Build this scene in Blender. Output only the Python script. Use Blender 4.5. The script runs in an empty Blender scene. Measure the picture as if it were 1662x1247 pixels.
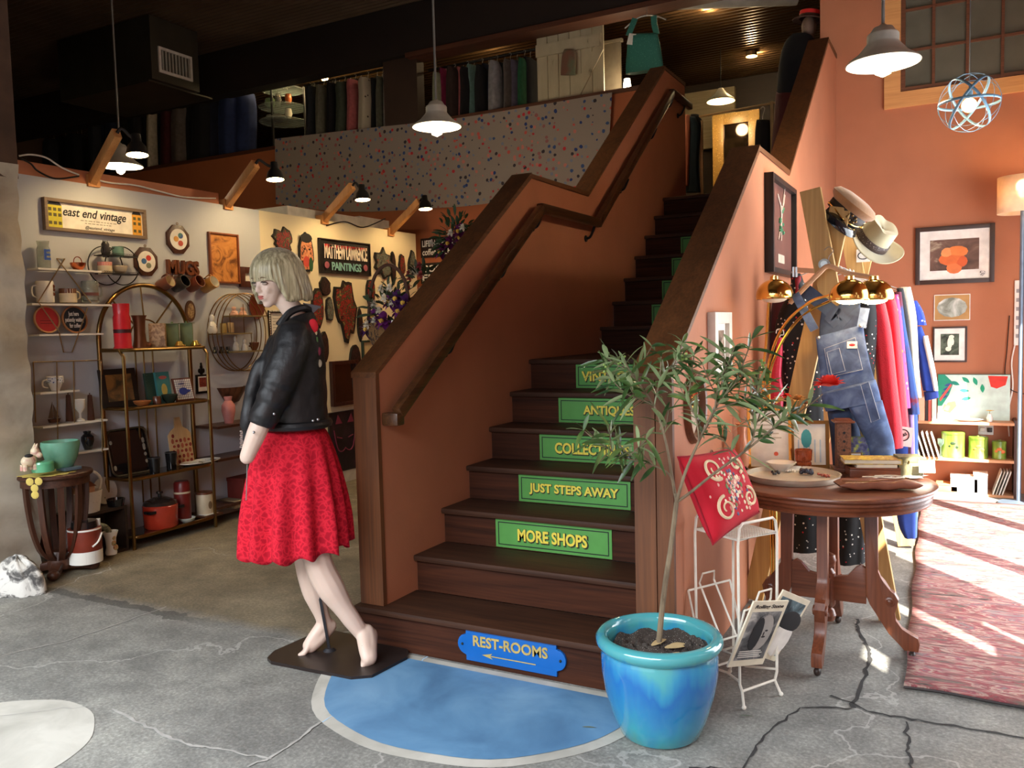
import bpy, bmesh, math, random
from mathutils import Vector, Matrix, Euler
sc = bpy.context.scene
COL = sc.collection
PI = math.pi
rnd = random.Random(7)

# ---------------------------------------------------------------- camera
F_PX, CX, CY, H = 1360.0, 831.0, 623.5, 1.45
_Y = Vector((1555 - CX, 514 - CY, F_PX)).normalized()
_X = Vector((1730 + CX, -(598 - CY), -F_PX)); _X = (_X - _X.dot(_Y) * _Y).normalized()
_Z = _X.cross(_Y)
if _Z.y > 0: _Z = -_Z
RW = Matrix((_X, _Y, _Z))                       # camera (right, down, forward) -> world
EYE = Vector((0, 0, H))
cam_data = bpy.data.cameras.new('camera'); cam_data.sensor_width = 36.0
cam_data.lens = F_PX / 1662 * 36.0; cam_data.clip_end = 200; cam_data.clip_start = 0.05
cam = bpy.data.objects.new('camera', cam_data); COL.objects.link(cam)
cr = RW @ Vector((1, 0, 0)); cu = RW @ Vector((0, -1, 0)); cb = RW @ Vector((0, 0, -1))
cam.matrix_world = Matrix(((cr.x, cu.x, cb.x, 0), (cr.y, cu.y, cb.y, 0), (cr.z, cu.z, cb.z, H), (0, 0, 0, 1)))
sc.camera = cam
def ray(x, y): return RW @ Vector((x - CX, y - CY, F_PX))
def FL(x, y, z=0.0):
    d = ray(x, y); return EYE + d * ((z - H) / d.z)
def AY(x, y, Y):
    d = ray(x, y); return EYE + d * (Y / d.y)
def AX(x, y, X):
    d = ray(x, y); return EYE + d * (X / d.x)
def DEP(x, y, depth): return EYE + ray(x, y) * (depth / F_PX)

# ---------------------------------------------------------------- world, sun, daylight, exposure
sc.view_settings.view_transform = 'Standard'; sc.view_settings.look = 'None'
sc.view_settings.gamma = 1.0; sc.view_settings.use_curve_mapping = False
sc.view_settings.exposure = 0.55
w = bpy.data.worlds.new('sky'); sc.world = w; w.use_nodes = True
nt = w.node_tree; nt.nodes.clear()
bg = nt.nodes.new('ShaderNodeBackground'); wo = nt.nodes.new('ShaderNodeOutputWorld')
bg.inputs['Color'].default_value = (0.80, 0.90, 1.0, 1); bg.inputs['Strength'].default_value = 1.3
nt.links.new(bg.outputs[0], wo.inputs[0])
def light(name, kind, loc, energy, color, size=0.1, rot=None, **kw):
    l = bpy.data.lights.new(name, kind); l.energy = energy; l.color = color
    if kind == 'AREA': l.shape = 'RECTANGLE'; l.size, l.size_y = size
    elif kind == 'SUN': l.angle = size
    else: l.shadow_soft_size = size
    for k, v in kw.items(): setattr(l, k, v)
    o = bpy.data.objects.new(name, l); COL.objects.link(o); o.location = loc
    if rot is not None: o.rotation_euler = rot
    return o
SUNDIR = Vector((-0.62, 0.78, -0.80)).normalized()      # the way the sunlight travels
light('sun', 'SUN', (6, -6, 9), 24.0, (1.0, 0.93, 0.82), math.radians(0.6), SUNDIR.to_track_quat('-Z', 'Y').to_euler())
# daylight through the wide open shop front behind the camera and through the side door on the right
light('front_opening_daylight', 'AREA', (-2.6, -2.0, 4.0), 640.0, (0.88, 0.94, 1.0), (7.5, 3.0), Euler((math.radians(50), 0, 0)))
light('side_opening_daylight', 'AREA', (0.93, 5.3, 1.25), 85.0, (0.92, 0.96, 1.0), (2.6, 2.2), Euler((math.radians(90), 0, math.radians(90))))

# ---------------------------------------------------------------- materials
MATS = {}
def lin(c):
    return tuple(((v / 255.0) / 12.92 if v / 255.0 <= 0.04045 else ((v / 255.0 + 0.055) / 1.055) ** 2.4) for v in c)
def _nt(name):
    m = bpy.data.materials.new(name); m.use_nodes = True
    return m, m.node_tree, m.node_tree.nodes['Principled BSDF']
def mat(name, rgb, rough=0.6, metal=0.0, var=0.12, scale=14.0, bump=0.0, bscale=60.0, coat=0.0, alpha=1.0, trans=0.0, ior=1.45, sub=0.0, sheen=0.0):
    """plain surface with a slight procedural unevenness; rgb is an sRGB 0-255 albedo"""
    if name in MATS: return MATS[name]
    m, t, p = _nt(name); c = lin(rgb)
    tc = t.nodes.new('ShaderNodeTexCoord'); n = t.nodes.new('ShaderNodeTexNoise')
    n.inputs['Scale'].default_value = scale; n.inputs['Detail'].default_value = 4
    t.links.new(tc.outputs['Object'], n.inputs['Vector'])
    r = t.nodes.new('ShaderNodeValToRGB')
    r.color_ramp.elements[0].position = 0.3; r.color_ramp.elements[1].position = 0.7
    r.color_ramp.elements[0].color = (*[v * (1 - var) for v in c], 1)
    r.color_ramp.elements[1].color = (*[min(1, v * (1 + var)) for v in c], 1)
    t.links.new(n.outputs['Fac'], r.inputs['Fac']); t.links.new(r.outputs['Color'], p.inputs['Base Color'])
    p.inputs['Roughness'].default_value = rough; p.inputs['Metallic'].default_value = metal
    p.inputs['Coat Weight'].default_value = coat; p.inputs['Alpha'].default_value = alpha
    p.inputs['Transmission Weight'].default_value = trans; p.inputs['IOR'].default_value = ior
    p.inputs['Sheen Weight'].default_value = sheen
    if sub: p.inputs['Subsurface Weight'].default_value = sub; p.inputs['Subsurface Radius'].default_value = (0.02, 0.01, 0.006)
    if bump:
        n2 = t.nodes.new('ShaderNodeTexNoise'); n2.inputs['Scale'].default_value = bscale; n2.inputs['Detail'].default_value = 5
        t.links.new(tc.outputs['Object'], n2.inputs['Vector'])
        b = t.nodes.new('ShaderNodeBump'); b.inputs['Strength'].default_value = bump; b.inputs['Distance'].default_value = 0.01
        t.links.new(n2.outputs['Fac'], b.inputs['Height']); t.links.new(b.outputs['Normal'], p.inputs['Normal'])
    MATS[name] = m; return m
def emit(name, rgb, strength):
    if name in MATS: return MATS[name]
    m, t, p = _nt(name); c = lin(rgb)
    p.inputs['Base Color'].default_value = (*c, 1); p.inputs['Emission Color'].default_value = (*c, 1)
    p.inputs['Emission Strength'].default_value = strength
    MATS[name] = m; return m
def ramp(t, stops, fac):
    r = t.nodes.new('ShaderNodeValToRGB'); e = r.color_ramp.elements
    while len(e) < len(stops): e.new(0.5)
    for i, (pos, c) in enumerate(stops):
        e[i].position = pos; e[i].color = (*lin(c), 1)
    t.links.new(fac, r.inputs['Fac']); return r.outputs['Color']
def noise(t, vec, scale, detail=4, rough=0.5, dist=0.0):
    n = t.nodes.new('ShaderNodeTexNoise'); n.inputs['Scale'].default_value = scale
    n.inputs['Detail'].default_value = detail; n.inputs['Roughness'].default_value = rough; n.inputs['Distortion'].default_value = dist
    t.links.new(vec, n.inputs['Vector']); return n.outputs['Fac']
def mapping(t, scale=(1, 1, 1), rot=(0, 0, 0), loc=(0, 0, 0), src='Object'):
    tc = t.nodes.new('ShaderNodeTexCoord'); mp = t.nodes.new('ShaderNodeMapping')
    mp.inputs['Scale'].default_value = scale; mp.inputs['Rotation'].default_value = rot; mp.inputs['Location'].default_value = loc
    t.links.new(tc.outputs[src], mp.inputs['Vector']); return mp.outputs['Vector']
def mixc(t, fac, a, b, mode='MIX'):
    m = t.nodes.new('ShaderNodeMix'); m.data_type = 'RGBA'; m.blend_type = mode
    for sock, v in ((m.inputs[0], fac), (m.inputs[6], a), (m.inputs[7], b)):
        if isinstance(v, (int, float)): sock.default_value = v
        elif isinstance(v, tuple): sock.default_value = (*lin(v), 1)
        else: t.links.new(v, sock)
    return m.outputs[2]
def bumpn(t, p, h, strength=0.3, dist=0.01):
    b = t.nodes.new('ShaderNodeBump'); b.inputs['Strength'].default_value = strength; b.inputs['Distance'].default_value = dist
    t.links.new(h, b.inputs['Height']); t.links.new(b.outputs['Normal'], p.inputs['Normal'])
def wood(name, dark, light_, axis='Z', rough=0.5, scale=1.0, coat=0.0, stain=0.0, spec=0.4):
    """grain runs along the given object axis"""
    if name in MATS: return MATS[name]
    m, t, p = _nt(name)
    s = [9 * scale] * 3; s['XYZ'.index(axis)] = 0.6 * scale
    v = mapping(t, tuple(s))
    n1 = noise(t, v, 2.2, 6, 0.6, 1.2); s2 = [60 * scale] * 3; s2['XYZ'.index(axis)] = 1.5 * scale
    n2 = noise(t, mapping(t, tuple(s2)), 2.0, 3)
    c = ramp(t, [(0.3, dark), (0.7, light_)], n1)
    c = mixc(t, 0.35, c, ramp(t, [(0.35, dark), (0.65, light_)], n2))
    if stain:
        n3 = noise(t, mapping(t), 3.0, 3)
        c = mixc(t, ramp(t, [(0.55, (0, 0, 0)), (0.72, (int(255 * stain),) * 3)], n3), c, (24, 15, 10))
    t.links.new(c, p.inputs['Base Color']); p.inputs['Roughness'].default_value = rough; p.inputs['Coat Weight'].default_value = coat
    p.inputs['Coat Roughness'].default_value = 0.25
    bumpn(t, p, n2, 0.15, 0.004); p.inputs['Specular IOR Level'].default_value = spec; MATS[name] = m; return m
def speckle(name, base, cols, scale=30.0, thr=0.45, rough=0.8, seed=0.0, ring=False):
    """fabric or china printed with small scattered blots of the given colours"""
    if name in MATS: return MATS[name]
    m, t, p = _nt(name); vec = mapping(t, (1, 1, 1), (0.3, 0.2, 0.1), (seed, seed * 0.7, 0))
    vo = t.nodes.new('ShaderNodeTexVoronoi'); vo.inputs['Scale'].default_value = scale; vo.inputs['Randomness'].default_value = 0.9
    wv = noise(t, vec, scale * 1.5, 3); va = t.nodes.new('ShaderNodeVectorMath'); va.operation = 'SCALE'
    t.links.new(vec, vo.inputs['Vector'])
    r = t.nodes.new('ShaderNodeValToRGB'); r.color_ramp.interpolation = 'CONSTANT'
    e = r.color_ramp.elements; k = len(cols)
    while len(e) < k: e.new(0.5)
    for i, c in enumerate(cols): e[i].position = i / k; e[i].color = (*lin(c), 1)
    sp = t.nodes.new('ShaderNodeSeparateColor'); t.links.new(vo.outputs['Color'], sp.inputs[0]); t.links.new(sp.outputs[0], r.inputs['Fac'])
    ad = t.nodes.new('ShaderNodeMath'); ad.operation = 'MULTIPLY_ADD'; ad.inputs[1].default_value = 0.35
    t.links.new(wv, ad.inputs[0]); t.links.new(vo.outputs['Distance'], ad.inputs[2])
    lt = t.nodes.new('ShaderNodeMath'); lt.operation = 'LESS_THAN'; lt.inputs[1].default_value = thr
    t.links.new(ad.outputs[0], lt.inputs[0])
    c = mixc(t, lt.outputs[0], base, r.outputs['Color'])
    t.links.new(c, p.inputs['Base Color']); p.inputs['Roughness'].default_value = rough
    MATS[name] = m; return m
def patches(name, stops, scale=8.0, rough=0.6, dist=1.5, vscale=(1, 1, 1), metal=0.0, bump=0.0, coat=0.0):
    """blotchy surface: a noise run through colour stops"""
    if name in MATS: return MATS[name]
    m, t, p = _nt(name); n = noise(t, mapping(t, vscale), scale, 5, 0.55, dist)
    t.links.new(ramp(t, stops, n), p.inputs['Base Color']); p.inputs['Roughness'].default_value = rough
    p.inputs['Metallic'].default_value = metal; p.inputs['Coat Weight'].default_value = coat
    if bump: bumpn(t, p, n, bump)
    MATS[name] = m; return m

# ---------------------------------------------------------------- mesh building
def basis(d, up=Vector((0, 0, 1))):
    d = d.normalized()
    if abs(d.dot(up)) > 0.98: up = Vector((1, 0, 0))
    a = d.cross(up).normalized(); return a, a.cross(d).normalized()
_fontcache = {}
class MB:
    def __init__(s): s.bm = bmesh.new(); s.mi = 0
    def face(s, vs):
        try: f = s.bm.faces.new(vs); f.material_index = s.mi; return f
        except ValueError: return None
    def pts(s, ps): return [s.bm.verts.new(p) for p in ps]
    def box(s, x0, x1, y0, y1, z0, z1, M=None, bev=0.0):
        M = M or Matrix()
        v = s.pts([M @ Vector((x, y, z)) for x in (x0, x1) for y in (y0, y1) for z in (z0, z1)])
        fs = [s.face([v[i] for i in q]) for q in ((0, 1, 3, 2), (4, 6, 7, 5), (0, 4, 5, 1), (2, 3, 7, 6), (0, 2, 6, 4), (1, 5, 7, 3))]
        if bev:
            es = {e for f in fs for e in f.edges}
            r = bmesh.ops.bevel(s.bm, geom=list(es), offset=bev, segments=2, affect='EDGES', profile=0.6)
            for f in r['faces']: f.material_index = s.mi
        return s
    def beam(s, p0, p1, wd, th, up=Vector((0, 0, 1)), bev=0.0):
        """rectangular bar from p0 to p1, wd across (horizontal-ish), th along up"""
        p0, p1 = Vector(p0), Vector(p1); d = p1 - p0; a, b = basis(d, Vector(up))
        M = Matrix((( a.x, d.normalized().x, b.x, p0.x), (a.y, d.normalized().y, b.y, p0.y), (a.z, d.normalized().z, b.z, p0.z), (0, 0, 0, 1)))
        return s.box(-wd / 2, wd / 2, 0, d.length, -th / 2, th / 2, M, bev)
    def ring(s, c, a, b, r, n): return s.pts([c + a * (math.cos(2 * PI * i / n) * r) + b * (math.sin(2 * PI * i / n) * r) for i in range(n)])
    def bridge(s, r0, r1, closed=True):
        n = len(r0)
        for i in range(n if closed else n - 1): s.face([r0[i], r0[(i + 1) % n], r1[(i + 1) % n], r1[i]])
    def tube(s, path, r, n=8, closed=False, cap=True):
        ps = [Vector(p) for p in path]; k = len(ps)
        rs = r if isinstance(r, (list, tuple)) else [r] * k
        rings = []; a = None
        for i in range(k):
            d = (ps[(i + 1) % k] - ps[i - 1]) if closed else (ps[min(i + 1, k - 1)] - ps[max(i - 1, 0)])
            if d.length < 1e-9: d = Vector((0, 0, 1))
            d.normalize()
            if a is None: a, b = basis(d)
            else:
                a = (a - d * a.dot(d))
                if a.length < 1e-6: a, b = basis(d)
                a.normalize()
            b = d.cross(a)
            rings.append(s.ring(ps[i], a, b, rs[i], n))
        for i in range(k - 1): s.bridge(rings[i], rings[i + 1])
        if closed: s.bridge(rings[-1], rings[0])
        elif cap: s.face(rings[0][::-1]); s.face(rings[-1])
        return s
    def cyl(s, p0, p1, r0, r1=None, n=16): return s.tube([p0, p1], [r0, r0 if r1 is None else r1], n)
    def lathe(s, prof, n=24, M=None, sx=1.0, sy=1.0, a0=0.0, a1=2 * PI, cap0=True, cap1=True):
        M = M or Matrix(); full = abs(a1 - a0 - 2 * PI) < 1e-6; rings = []
        for r, z in prof:
            rings.append(s.pts([M @ Vector((math.cos(a0 + (a1 - a0) * i / (n if full else n - 1)) * r * sx, math.sin(a0 + (a1 - a0) * i / (n if full else n - 1)) * r * sy, z)) for i in range(n)]))
        for i in range(len(rings) - 1): s.bridge(rings[i], rings[i + 1], full)
        if full and cap0 and prof[0][0] > 1e-5: s.face(rings[0][::-1])
        if full and cap1 and prof[-1][0] > 1e-5: s.face(rings[-1])
        return s
    def sphere(s, c, r, n=14, m=8, M=None):
        rx, ry, rz = r if isinstance(r, (tuple, list)) else (r, r, r)
        M0 = Matrix.Translation(c) @ (M or Matrix()) @ Matrix.Diagonal((rx, ry, rz, 1))
        return s.lathe([(max(1e-4, math.sin(PI * j / m)), -math.cos(PI * j / m)) for j in range(m + 1)], n, M0)
    def prism(s, poly, d, M=None, bev=0.0):
        """polygon in local XZ, front at y=0, back at y=d"""
        M = M or Matrix(); n = len(poly)
        f = s.pts([M @ Vector((x, 0, z)) for x, z in poly]); b = s.pts([M @ Vector((x, d, z)) for x, z in poly])
        ff = s.face(f); bb = s.face(b[::-1])
        for i in range(n): s.face([f[i], b[i], b[(i + 1) % n], f[(i + 1) % n]])
        if bev and ff:
            r = bmesh.ops.bevel(s.bm, geom=list(ff.edges), offset=bev, segments=2, affect='EDGES', profile=0.5)
            for q in r['faces']: q.material_index = s.mi
        return s
    def grid(s, fn, nu, nv, cu=False, cv=False):
        g = [[s.bm.verts.new(fn(i / (nu if cu else nu - 1), j / (nv if cv else nv - 1))) for j in range(nv)] for i in range(nu)]
        for i in range(nu if cu else nu - 1):
            for j in range(nv if cv else nv - 1):
                s.face([g[i][j], g[(i + 1) % nu][j], g[(i + 1) % nu][(j + 1) % nv], g[i][(j + 1) % nv]])
        return g
    def text(s, body, size, M=None, depth=0.002, bold=0.0, width=None, height=None, shear=0.0, spacing=1.0):
        """lettering in local XZ facing -Y, centred on the origin; width/height stretch it to fit"""
        cu = bpy.data.curves.new('t', 'FONT'); cu.body = body; cu.size = size; cu.align_x = 'CENTER'; cu.align_y = 'CENTER'
        cu.extrude = depth / 2; cu.offset = bold; cu.shear = shear; cu.space_character = spacing; cu.resolution_u = 3
        o = bpy.data.objects.new('t', cu); me = o.to_mesh()
        vs = [v.co.copy() for v in me.vertices]; fs = [tuple(p.vertices) for p in me.polygons]; o.to_mesh_clear()
        bpy.data.objects.remove(o); bpy.data.curves.remove(cu)
        if not vs: return s
        x0 = min(v.x for v in vs); x1 = max(v.x for v in vs); y0 = min(v.y for v in vs); y1 = max(v.y for v in vs)
        kx = (width / (x1 - x0)) if width else 1.0; ky = (height / (y1 - y0)) if height else (kx if width else 1.0)
        M = M or Matrix(); cx, cy = (x0 + x1) / 2, (y0 + y1) / 2
        b = s.pts([M @ Vector(((v.x - cx) * kx, -v.z, (v.y - cy) * ky)) for v in vs])
        for f in fs: s.face([b[i] for i in f])
        return s
    def build(s, name, mats, parent=None, smooth=38, loc=None, rot=None, recalc=True):
        if recalc: bmesh.ops.recalc_face_normals(s.bm, faces=s.bm.faces[:])
        me = bpy.data.meshes.new(name); s.bm.to_mesh(me); s.bm.free()
        for m in (mats if isinstance(mats, (list, tuple)) else [mats]): me.materials.append(m)
        if smooth:
            me.polygons.foreach_set('use_smooth', [True] * len(me.polygons)); me.set_sharp_from_angle(angle=math.radians(smooth))
        o = bpy.data.objects.new(name, me); COL.objects.link(o)
        if parent is not None: o.parent = parent
        if loc is not None: o.location = loc
        if rot is not None: o.rotation_euler = rot
        return o
def tag(o, label, cat, group=None, kind=None):
    if label: o['label'] = label
    if cat: o['category'] = cat
    if group: o['group'] = group
    if kind: o['kind'] = kind
    return o
def thing(name, label, cat, loc=(0, 0, 0), rz=0.0, group=None, rot=None):
    o = bpy.data.objects.new(name, None); COL.objects.link(o); o.empty_display_size = 0.05
    o.location = loc; o.rotation_euler = rot if rot is not None else (0, 0, rz)
    return tag(o, label, cat, group)
def struct(mb, name, m, **kw): return tag(mb.build(name, m, **kw), None, None, None, 'structure')
def copy_tree(o, parent=None):
    c = o.copy(); COL.objects.link(c)
    if parent is not None: c.parent = parent
    for ch in o.children: copy_tree(ch, c)
    return c
def V(*a): return Vector(a)
def T(x=0, y=0, z=0): return Matrix.Translation((x, y, z))
def RX(a): return Matrix.Rotation(a, 4, 'X')
def RY(a): return Matrix.Rotation(a, 4, 'Y')
def RZ(a): return Matrix.Rotation(a, 4, 'Z')
def arc(c, r, a0, a1, n, plane='XZ', sq=1.0):
    out = []
    for i in range(n):
        a = a0 + (a1 - a0) * i / (n - 1); u, v = math.cos(a) * r, math.sin(a) * r * sq
        out.append(Vector((c[0] + u, c[1], c[2] + v)) if plane == 'XZ' else (Vector((c[0] + u, c[1] + v, c[2])) if plane == 'XY' else Vector((c[0], c[1] + u, c[2] + v))))
    return out
def smoothpath(pts, n=6, closed=False):
    """Catmull-Rom through pts"""
    P = [Vector(p) for p in pts]; k = len(P); out = []
    for i in range(k if closed else k - 1):
        p0, p1, p2, p3 = (P[i - 1] if (i > 0 or closed) else P[0]), P[i], P[(i + 1) % k], (P[(i + 2) % k] if (closed or i + 2 < k) else P[-1])
        for j in range(n):
            t = j / n
            out.append(0.5 * ((2 * p1) + (p2 - p0) * t + (2 * p0 - 5 * p1 + 4 * p2 - p3) * t * t + (3 * p1 - p0 - 3 * p2 + p3) * t ** 3))
    if not closed: out.append(P[-1])
    return out
# ---------------------------------------------------------------- the room shell
YB = 7.86                      # plane of the back wall and of the mezzanine parapet
XW = -5.25                     # face of the white partition
XS = -0.95                     # outer face of the stair wall
XI = -2.316                    # inner face of the left stair wall
ORANGE = mat('orange_paint', (174, 112, 80), 0.75, var=0.06, scale=3.0, bump=0.08, bscale=40)
OLDWOOD = wood('dark_stair_wood', (42, 25, 17), (76, 47, 30), 'X', 0.6, 1.0, spec=0.25)
CAPWOOD = wood('brown_cap_wood', (70, 42, 22), (112, 70, 38), 'Y', 0.5, 0.8, stain=0.6)
POSTWOOD = wood('brown_post_wood', (84, 50, 28), (116, 70, 38), 'Z', 0.6, 0.8, stain=0.4)
DARKBOARD = wood('dark_mezzanine_boards', (30, 21, 16), (48, 33, 24), 'X', 0.6)
PLASTER = patches('old_rough_plaster', [(0.3, (150, 140, 122)), (0.5, (178, 170, 152)), (0.75, (196, 190, 172))], 3.5, 0.85, 0.3, bump=0.35)

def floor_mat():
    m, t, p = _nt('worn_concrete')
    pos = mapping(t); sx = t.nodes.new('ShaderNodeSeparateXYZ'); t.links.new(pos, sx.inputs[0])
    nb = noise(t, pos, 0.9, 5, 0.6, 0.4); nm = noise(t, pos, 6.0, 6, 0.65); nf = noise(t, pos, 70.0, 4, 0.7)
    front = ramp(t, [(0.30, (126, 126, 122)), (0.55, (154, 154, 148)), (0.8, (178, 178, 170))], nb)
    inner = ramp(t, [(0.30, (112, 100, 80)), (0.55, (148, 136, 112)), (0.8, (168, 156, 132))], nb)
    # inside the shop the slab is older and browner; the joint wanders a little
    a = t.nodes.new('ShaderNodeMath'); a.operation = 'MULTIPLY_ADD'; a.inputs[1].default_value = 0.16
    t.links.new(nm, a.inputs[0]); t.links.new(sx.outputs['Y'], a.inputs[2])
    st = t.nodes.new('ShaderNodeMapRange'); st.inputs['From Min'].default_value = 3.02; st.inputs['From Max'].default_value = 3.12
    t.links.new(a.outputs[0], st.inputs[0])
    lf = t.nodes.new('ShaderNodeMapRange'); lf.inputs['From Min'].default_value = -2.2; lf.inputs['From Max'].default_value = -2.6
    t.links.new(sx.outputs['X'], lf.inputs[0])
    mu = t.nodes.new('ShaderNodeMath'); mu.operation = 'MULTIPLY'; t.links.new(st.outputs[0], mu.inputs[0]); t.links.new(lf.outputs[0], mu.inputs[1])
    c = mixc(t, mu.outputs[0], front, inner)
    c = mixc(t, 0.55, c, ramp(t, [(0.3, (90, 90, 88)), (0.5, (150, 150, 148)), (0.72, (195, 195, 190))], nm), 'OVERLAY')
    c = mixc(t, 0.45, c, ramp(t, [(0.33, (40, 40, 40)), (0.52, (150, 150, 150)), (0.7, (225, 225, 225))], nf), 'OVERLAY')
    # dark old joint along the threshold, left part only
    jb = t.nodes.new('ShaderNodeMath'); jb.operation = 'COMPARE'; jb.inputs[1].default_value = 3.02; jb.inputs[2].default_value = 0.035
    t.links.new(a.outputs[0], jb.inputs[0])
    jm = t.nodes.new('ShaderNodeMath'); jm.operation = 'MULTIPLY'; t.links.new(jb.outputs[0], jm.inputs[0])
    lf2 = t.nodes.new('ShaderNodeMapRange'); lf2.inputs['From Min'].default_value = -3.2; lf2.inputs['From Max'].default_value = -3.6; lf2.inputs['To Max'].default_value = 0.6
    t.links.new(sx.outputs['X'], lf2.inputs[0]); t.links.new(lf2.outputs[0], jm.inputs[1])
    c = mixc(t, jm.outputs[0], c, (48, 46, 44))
    # pale hairline scratches
    vo = t.nodes.new('ShaderNodeTexVoronoi'); vo.feature = 'DISTANCE_TO_EDGE'; vo.inputs['Scale'].default_value = 0.55
    dv = t.nodes.new('ShaderNodeVectorMath'); dv.operation = 'ADD'
    nn = t.nodes.new('ShaderNodeTexNoise'); nn.inputs['Scale'].default_value = 1.6; nn.inputs['Detail'].default_value = 6
    t.links.new(pos, nn.inputs['Vector']); t.links.new(pos, dv.inputs[0]); t.links.new(nn.outputs['Color'], dv.inputs[1]); t.links.new(dv.outputs[0], vo.inputs['Vector'])
    lt = t.nodes.new('ShaderNodeMath'); lt.operation = 'LESS_THAN'; lt.inputs[1].default_value = 0.003; t.links.new(vo.outputs['Distance'], lt.inputs[0])
    hm = t.nodes.new('ShaderNodeMath'); hm.operation = 'MULTIPLY'; hm.inputs[1].default_value = 0.5; t.links.new(lt.outputs[0], hm.inputs[0])
    c = mixc(t, hm.outputs[0], c, (176, 174, 168))
    t.links.new(c, p.inputs['Base Color']); p.inputs['Roughness'].default_value = 0.7
    bumpn(t, p, nm, 0.25, 0.01); return m
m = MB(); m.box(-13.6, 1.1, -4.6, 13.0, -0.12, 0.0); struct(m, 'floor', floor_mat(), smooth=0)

def corrugated(y0, y1, z, x0, x1, pitch=0.075, amp=0.016):
    m = MB(); n = int((y1 - y0) / pitch * 4); pr = []
    for i in range(n + 1):
        y = y0 + (y1 - y0) * i / n
        pr.append((y, z + (amp if (i // 2) % 2 else -amp)))
    a = m.pts([(x0, y, zz) for y, zz in pr]); b = m.pts([(x1, y, zz) for y, zz in pr]); m.bridge(a, b, False)
    q = m.pts([(x0, y0, z + 0.1), (x1, y0, z + 0.1), (x1, y1, z + 0.1), (x0, y1, z + 0.1)]); m.face(q)
    return m
CEIL = mat('dark_corrugated_metal', (150, 128, 106), 0.45, 0.75, var=0.2, scale=2.0)
struct(corrugated(0.6, 7.98, 5.0, -13.6, 1.1), 'ceiling', CEIL, smooth=0)
CEIL2 = mat('brown_corrugated_metal', (96, 72, 46), 0.28, 0.9, var=0.2, scale=2.0)
struct(corrugated(7.98, 12.5, 4.84, -13.6, 0.2, 0.09), 'ceiling', CEIL2, smooth=0)

def wallbox(name, x0, x1, y0, y1, z0, z1, mt): return struct(MB().box(x0, x1, y0, y1, z0, z1), name, mt, smooth=0)
BROWNWALL = mat('dark_brown_wall', (58, 42, 34), 0.85, var=0.15, scale=2.0)
wallbox('wall_back', -13.6, -2.44, YB, YB + 0.14, 0, 3.70, mat('brown_orange_paint', (168, 96, 60), 0.8, var=0.06, scale=3.0))
wallbox('trim_1', -13.6, -2.44, YB - 0.02, YB + 0.17, 3.70, 3.74, wood('ledge_wood', (70, 42, 28), (104, 62, 40), 'X', 0.5))
wallbox('trim_2', -13.6, -1.08, YB - 0.08, YB + 0.12, 4.46, 5.0, mat('dark_beam', (40, 30, 25), 0.8, var=0.15, scale=3.0))
wallbox('trim_3', -5.35, -1.08, YB - 0.11, YB + 0.12, 4.42, 4.47, wood('beam_edge_wood', (74, 44, 32), (104, 64, 46), 'X', 0.5))
wallbox('trim_4', -5.72, -5.27, YB - 0.01, YB + 0.13, 3.74, 4.46, mat('dark_post_brown', (58, 42, 33), 0.7, var=0.15, scale=4))
wallbox('floor_mezzanine', -13.6, -2.44, YB + 0.14, 12.5, 2.44, 2.56, DARKBOARD)
wallbox('floor_mezzanine', -2.44, 0.2, 7.99, 12.5, 2.44, 2.56, DARKBOARD)
wallbox('wall_mezzanine_back', -13.6, 0.2, 12.0, 12.15, 2.56, 4.95, DARKBOARD)
wallbox('wall_mezzanine_right', 0.05, 0.2, 8.04, 12.0, 2.56, 5.0, BROWNWALL)
wallbox('wall_left', -13.75, -13.6, 2.9, 12.15, 0, 5.0, BROWNWALL)
wallbox('wall_left', -13.6, -5.0, 2.86, 3.0, 2.5, 5.0, BROWNWALL)
wallbox('wall_left', -13.6, -5.0, 2.86, 3.0, 0, 2.5, PLASTER)
wallbox('wall_left', -6.6, -6.45, -4.6, 2.86, 0, 5.0, BROWNWALL)
# end of the left front wall: rough plaster below, brown above
m = MB()
def jag(u, v):
    z = v * 2.5; return Vector((-4.985 + 0.03 * math.sin(z * 9 + u * 4) * 0.35 + 0.012 * math.sin(z * 31), 2.86 + u * 0.26, z))
m.grid(jag, 5, 40); struct(m, 'wall_left', PLASTER)
m = MB(); m.box(-5.2, -4.99, 2.84, 3.13, 2.42, 5.0); struct(m, 'wall_left', mat('worn_brown_paint', (74, 54, 42), 0.8, var=0.3, scale=6), smooth=0)
# white partition of the left shop
m = MB(); m.box(XW - 0.07, XW, 3.20, 5.36, 0, 2.503); struct(m, 'wall_partition', mat('off_white_paint', (186, 192, 200), 0.85, var=0.03, scale=2.0, bump=0.05), smooth=0)
m = MB(); m.box(XW - 0.07, XW - 0.004, 5.36, 7.70, 0, 2.503); struct(m, 'wall_partition', mat('cream_paint', (222, 210, 178), 0.85, var=0.03, scale=2.0, bump=0.05), smooth=0)
wallbox('wall_partition', -5.95, XW - .08, 5.75, 7.5, 0, 2.505, BROWNWALL)
wallbox('baseboard_partition', XW - 0.004, XW + 0.014, 5.6, 7.70, 0, 0.11, mat('cream_trim', (190, 184, 166), 0.6))
wallbox('trim_5', XW - 0.09, XW - 0.005, 3.20, 4.93, 2.504, 2.59, ORANGE)
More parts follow.
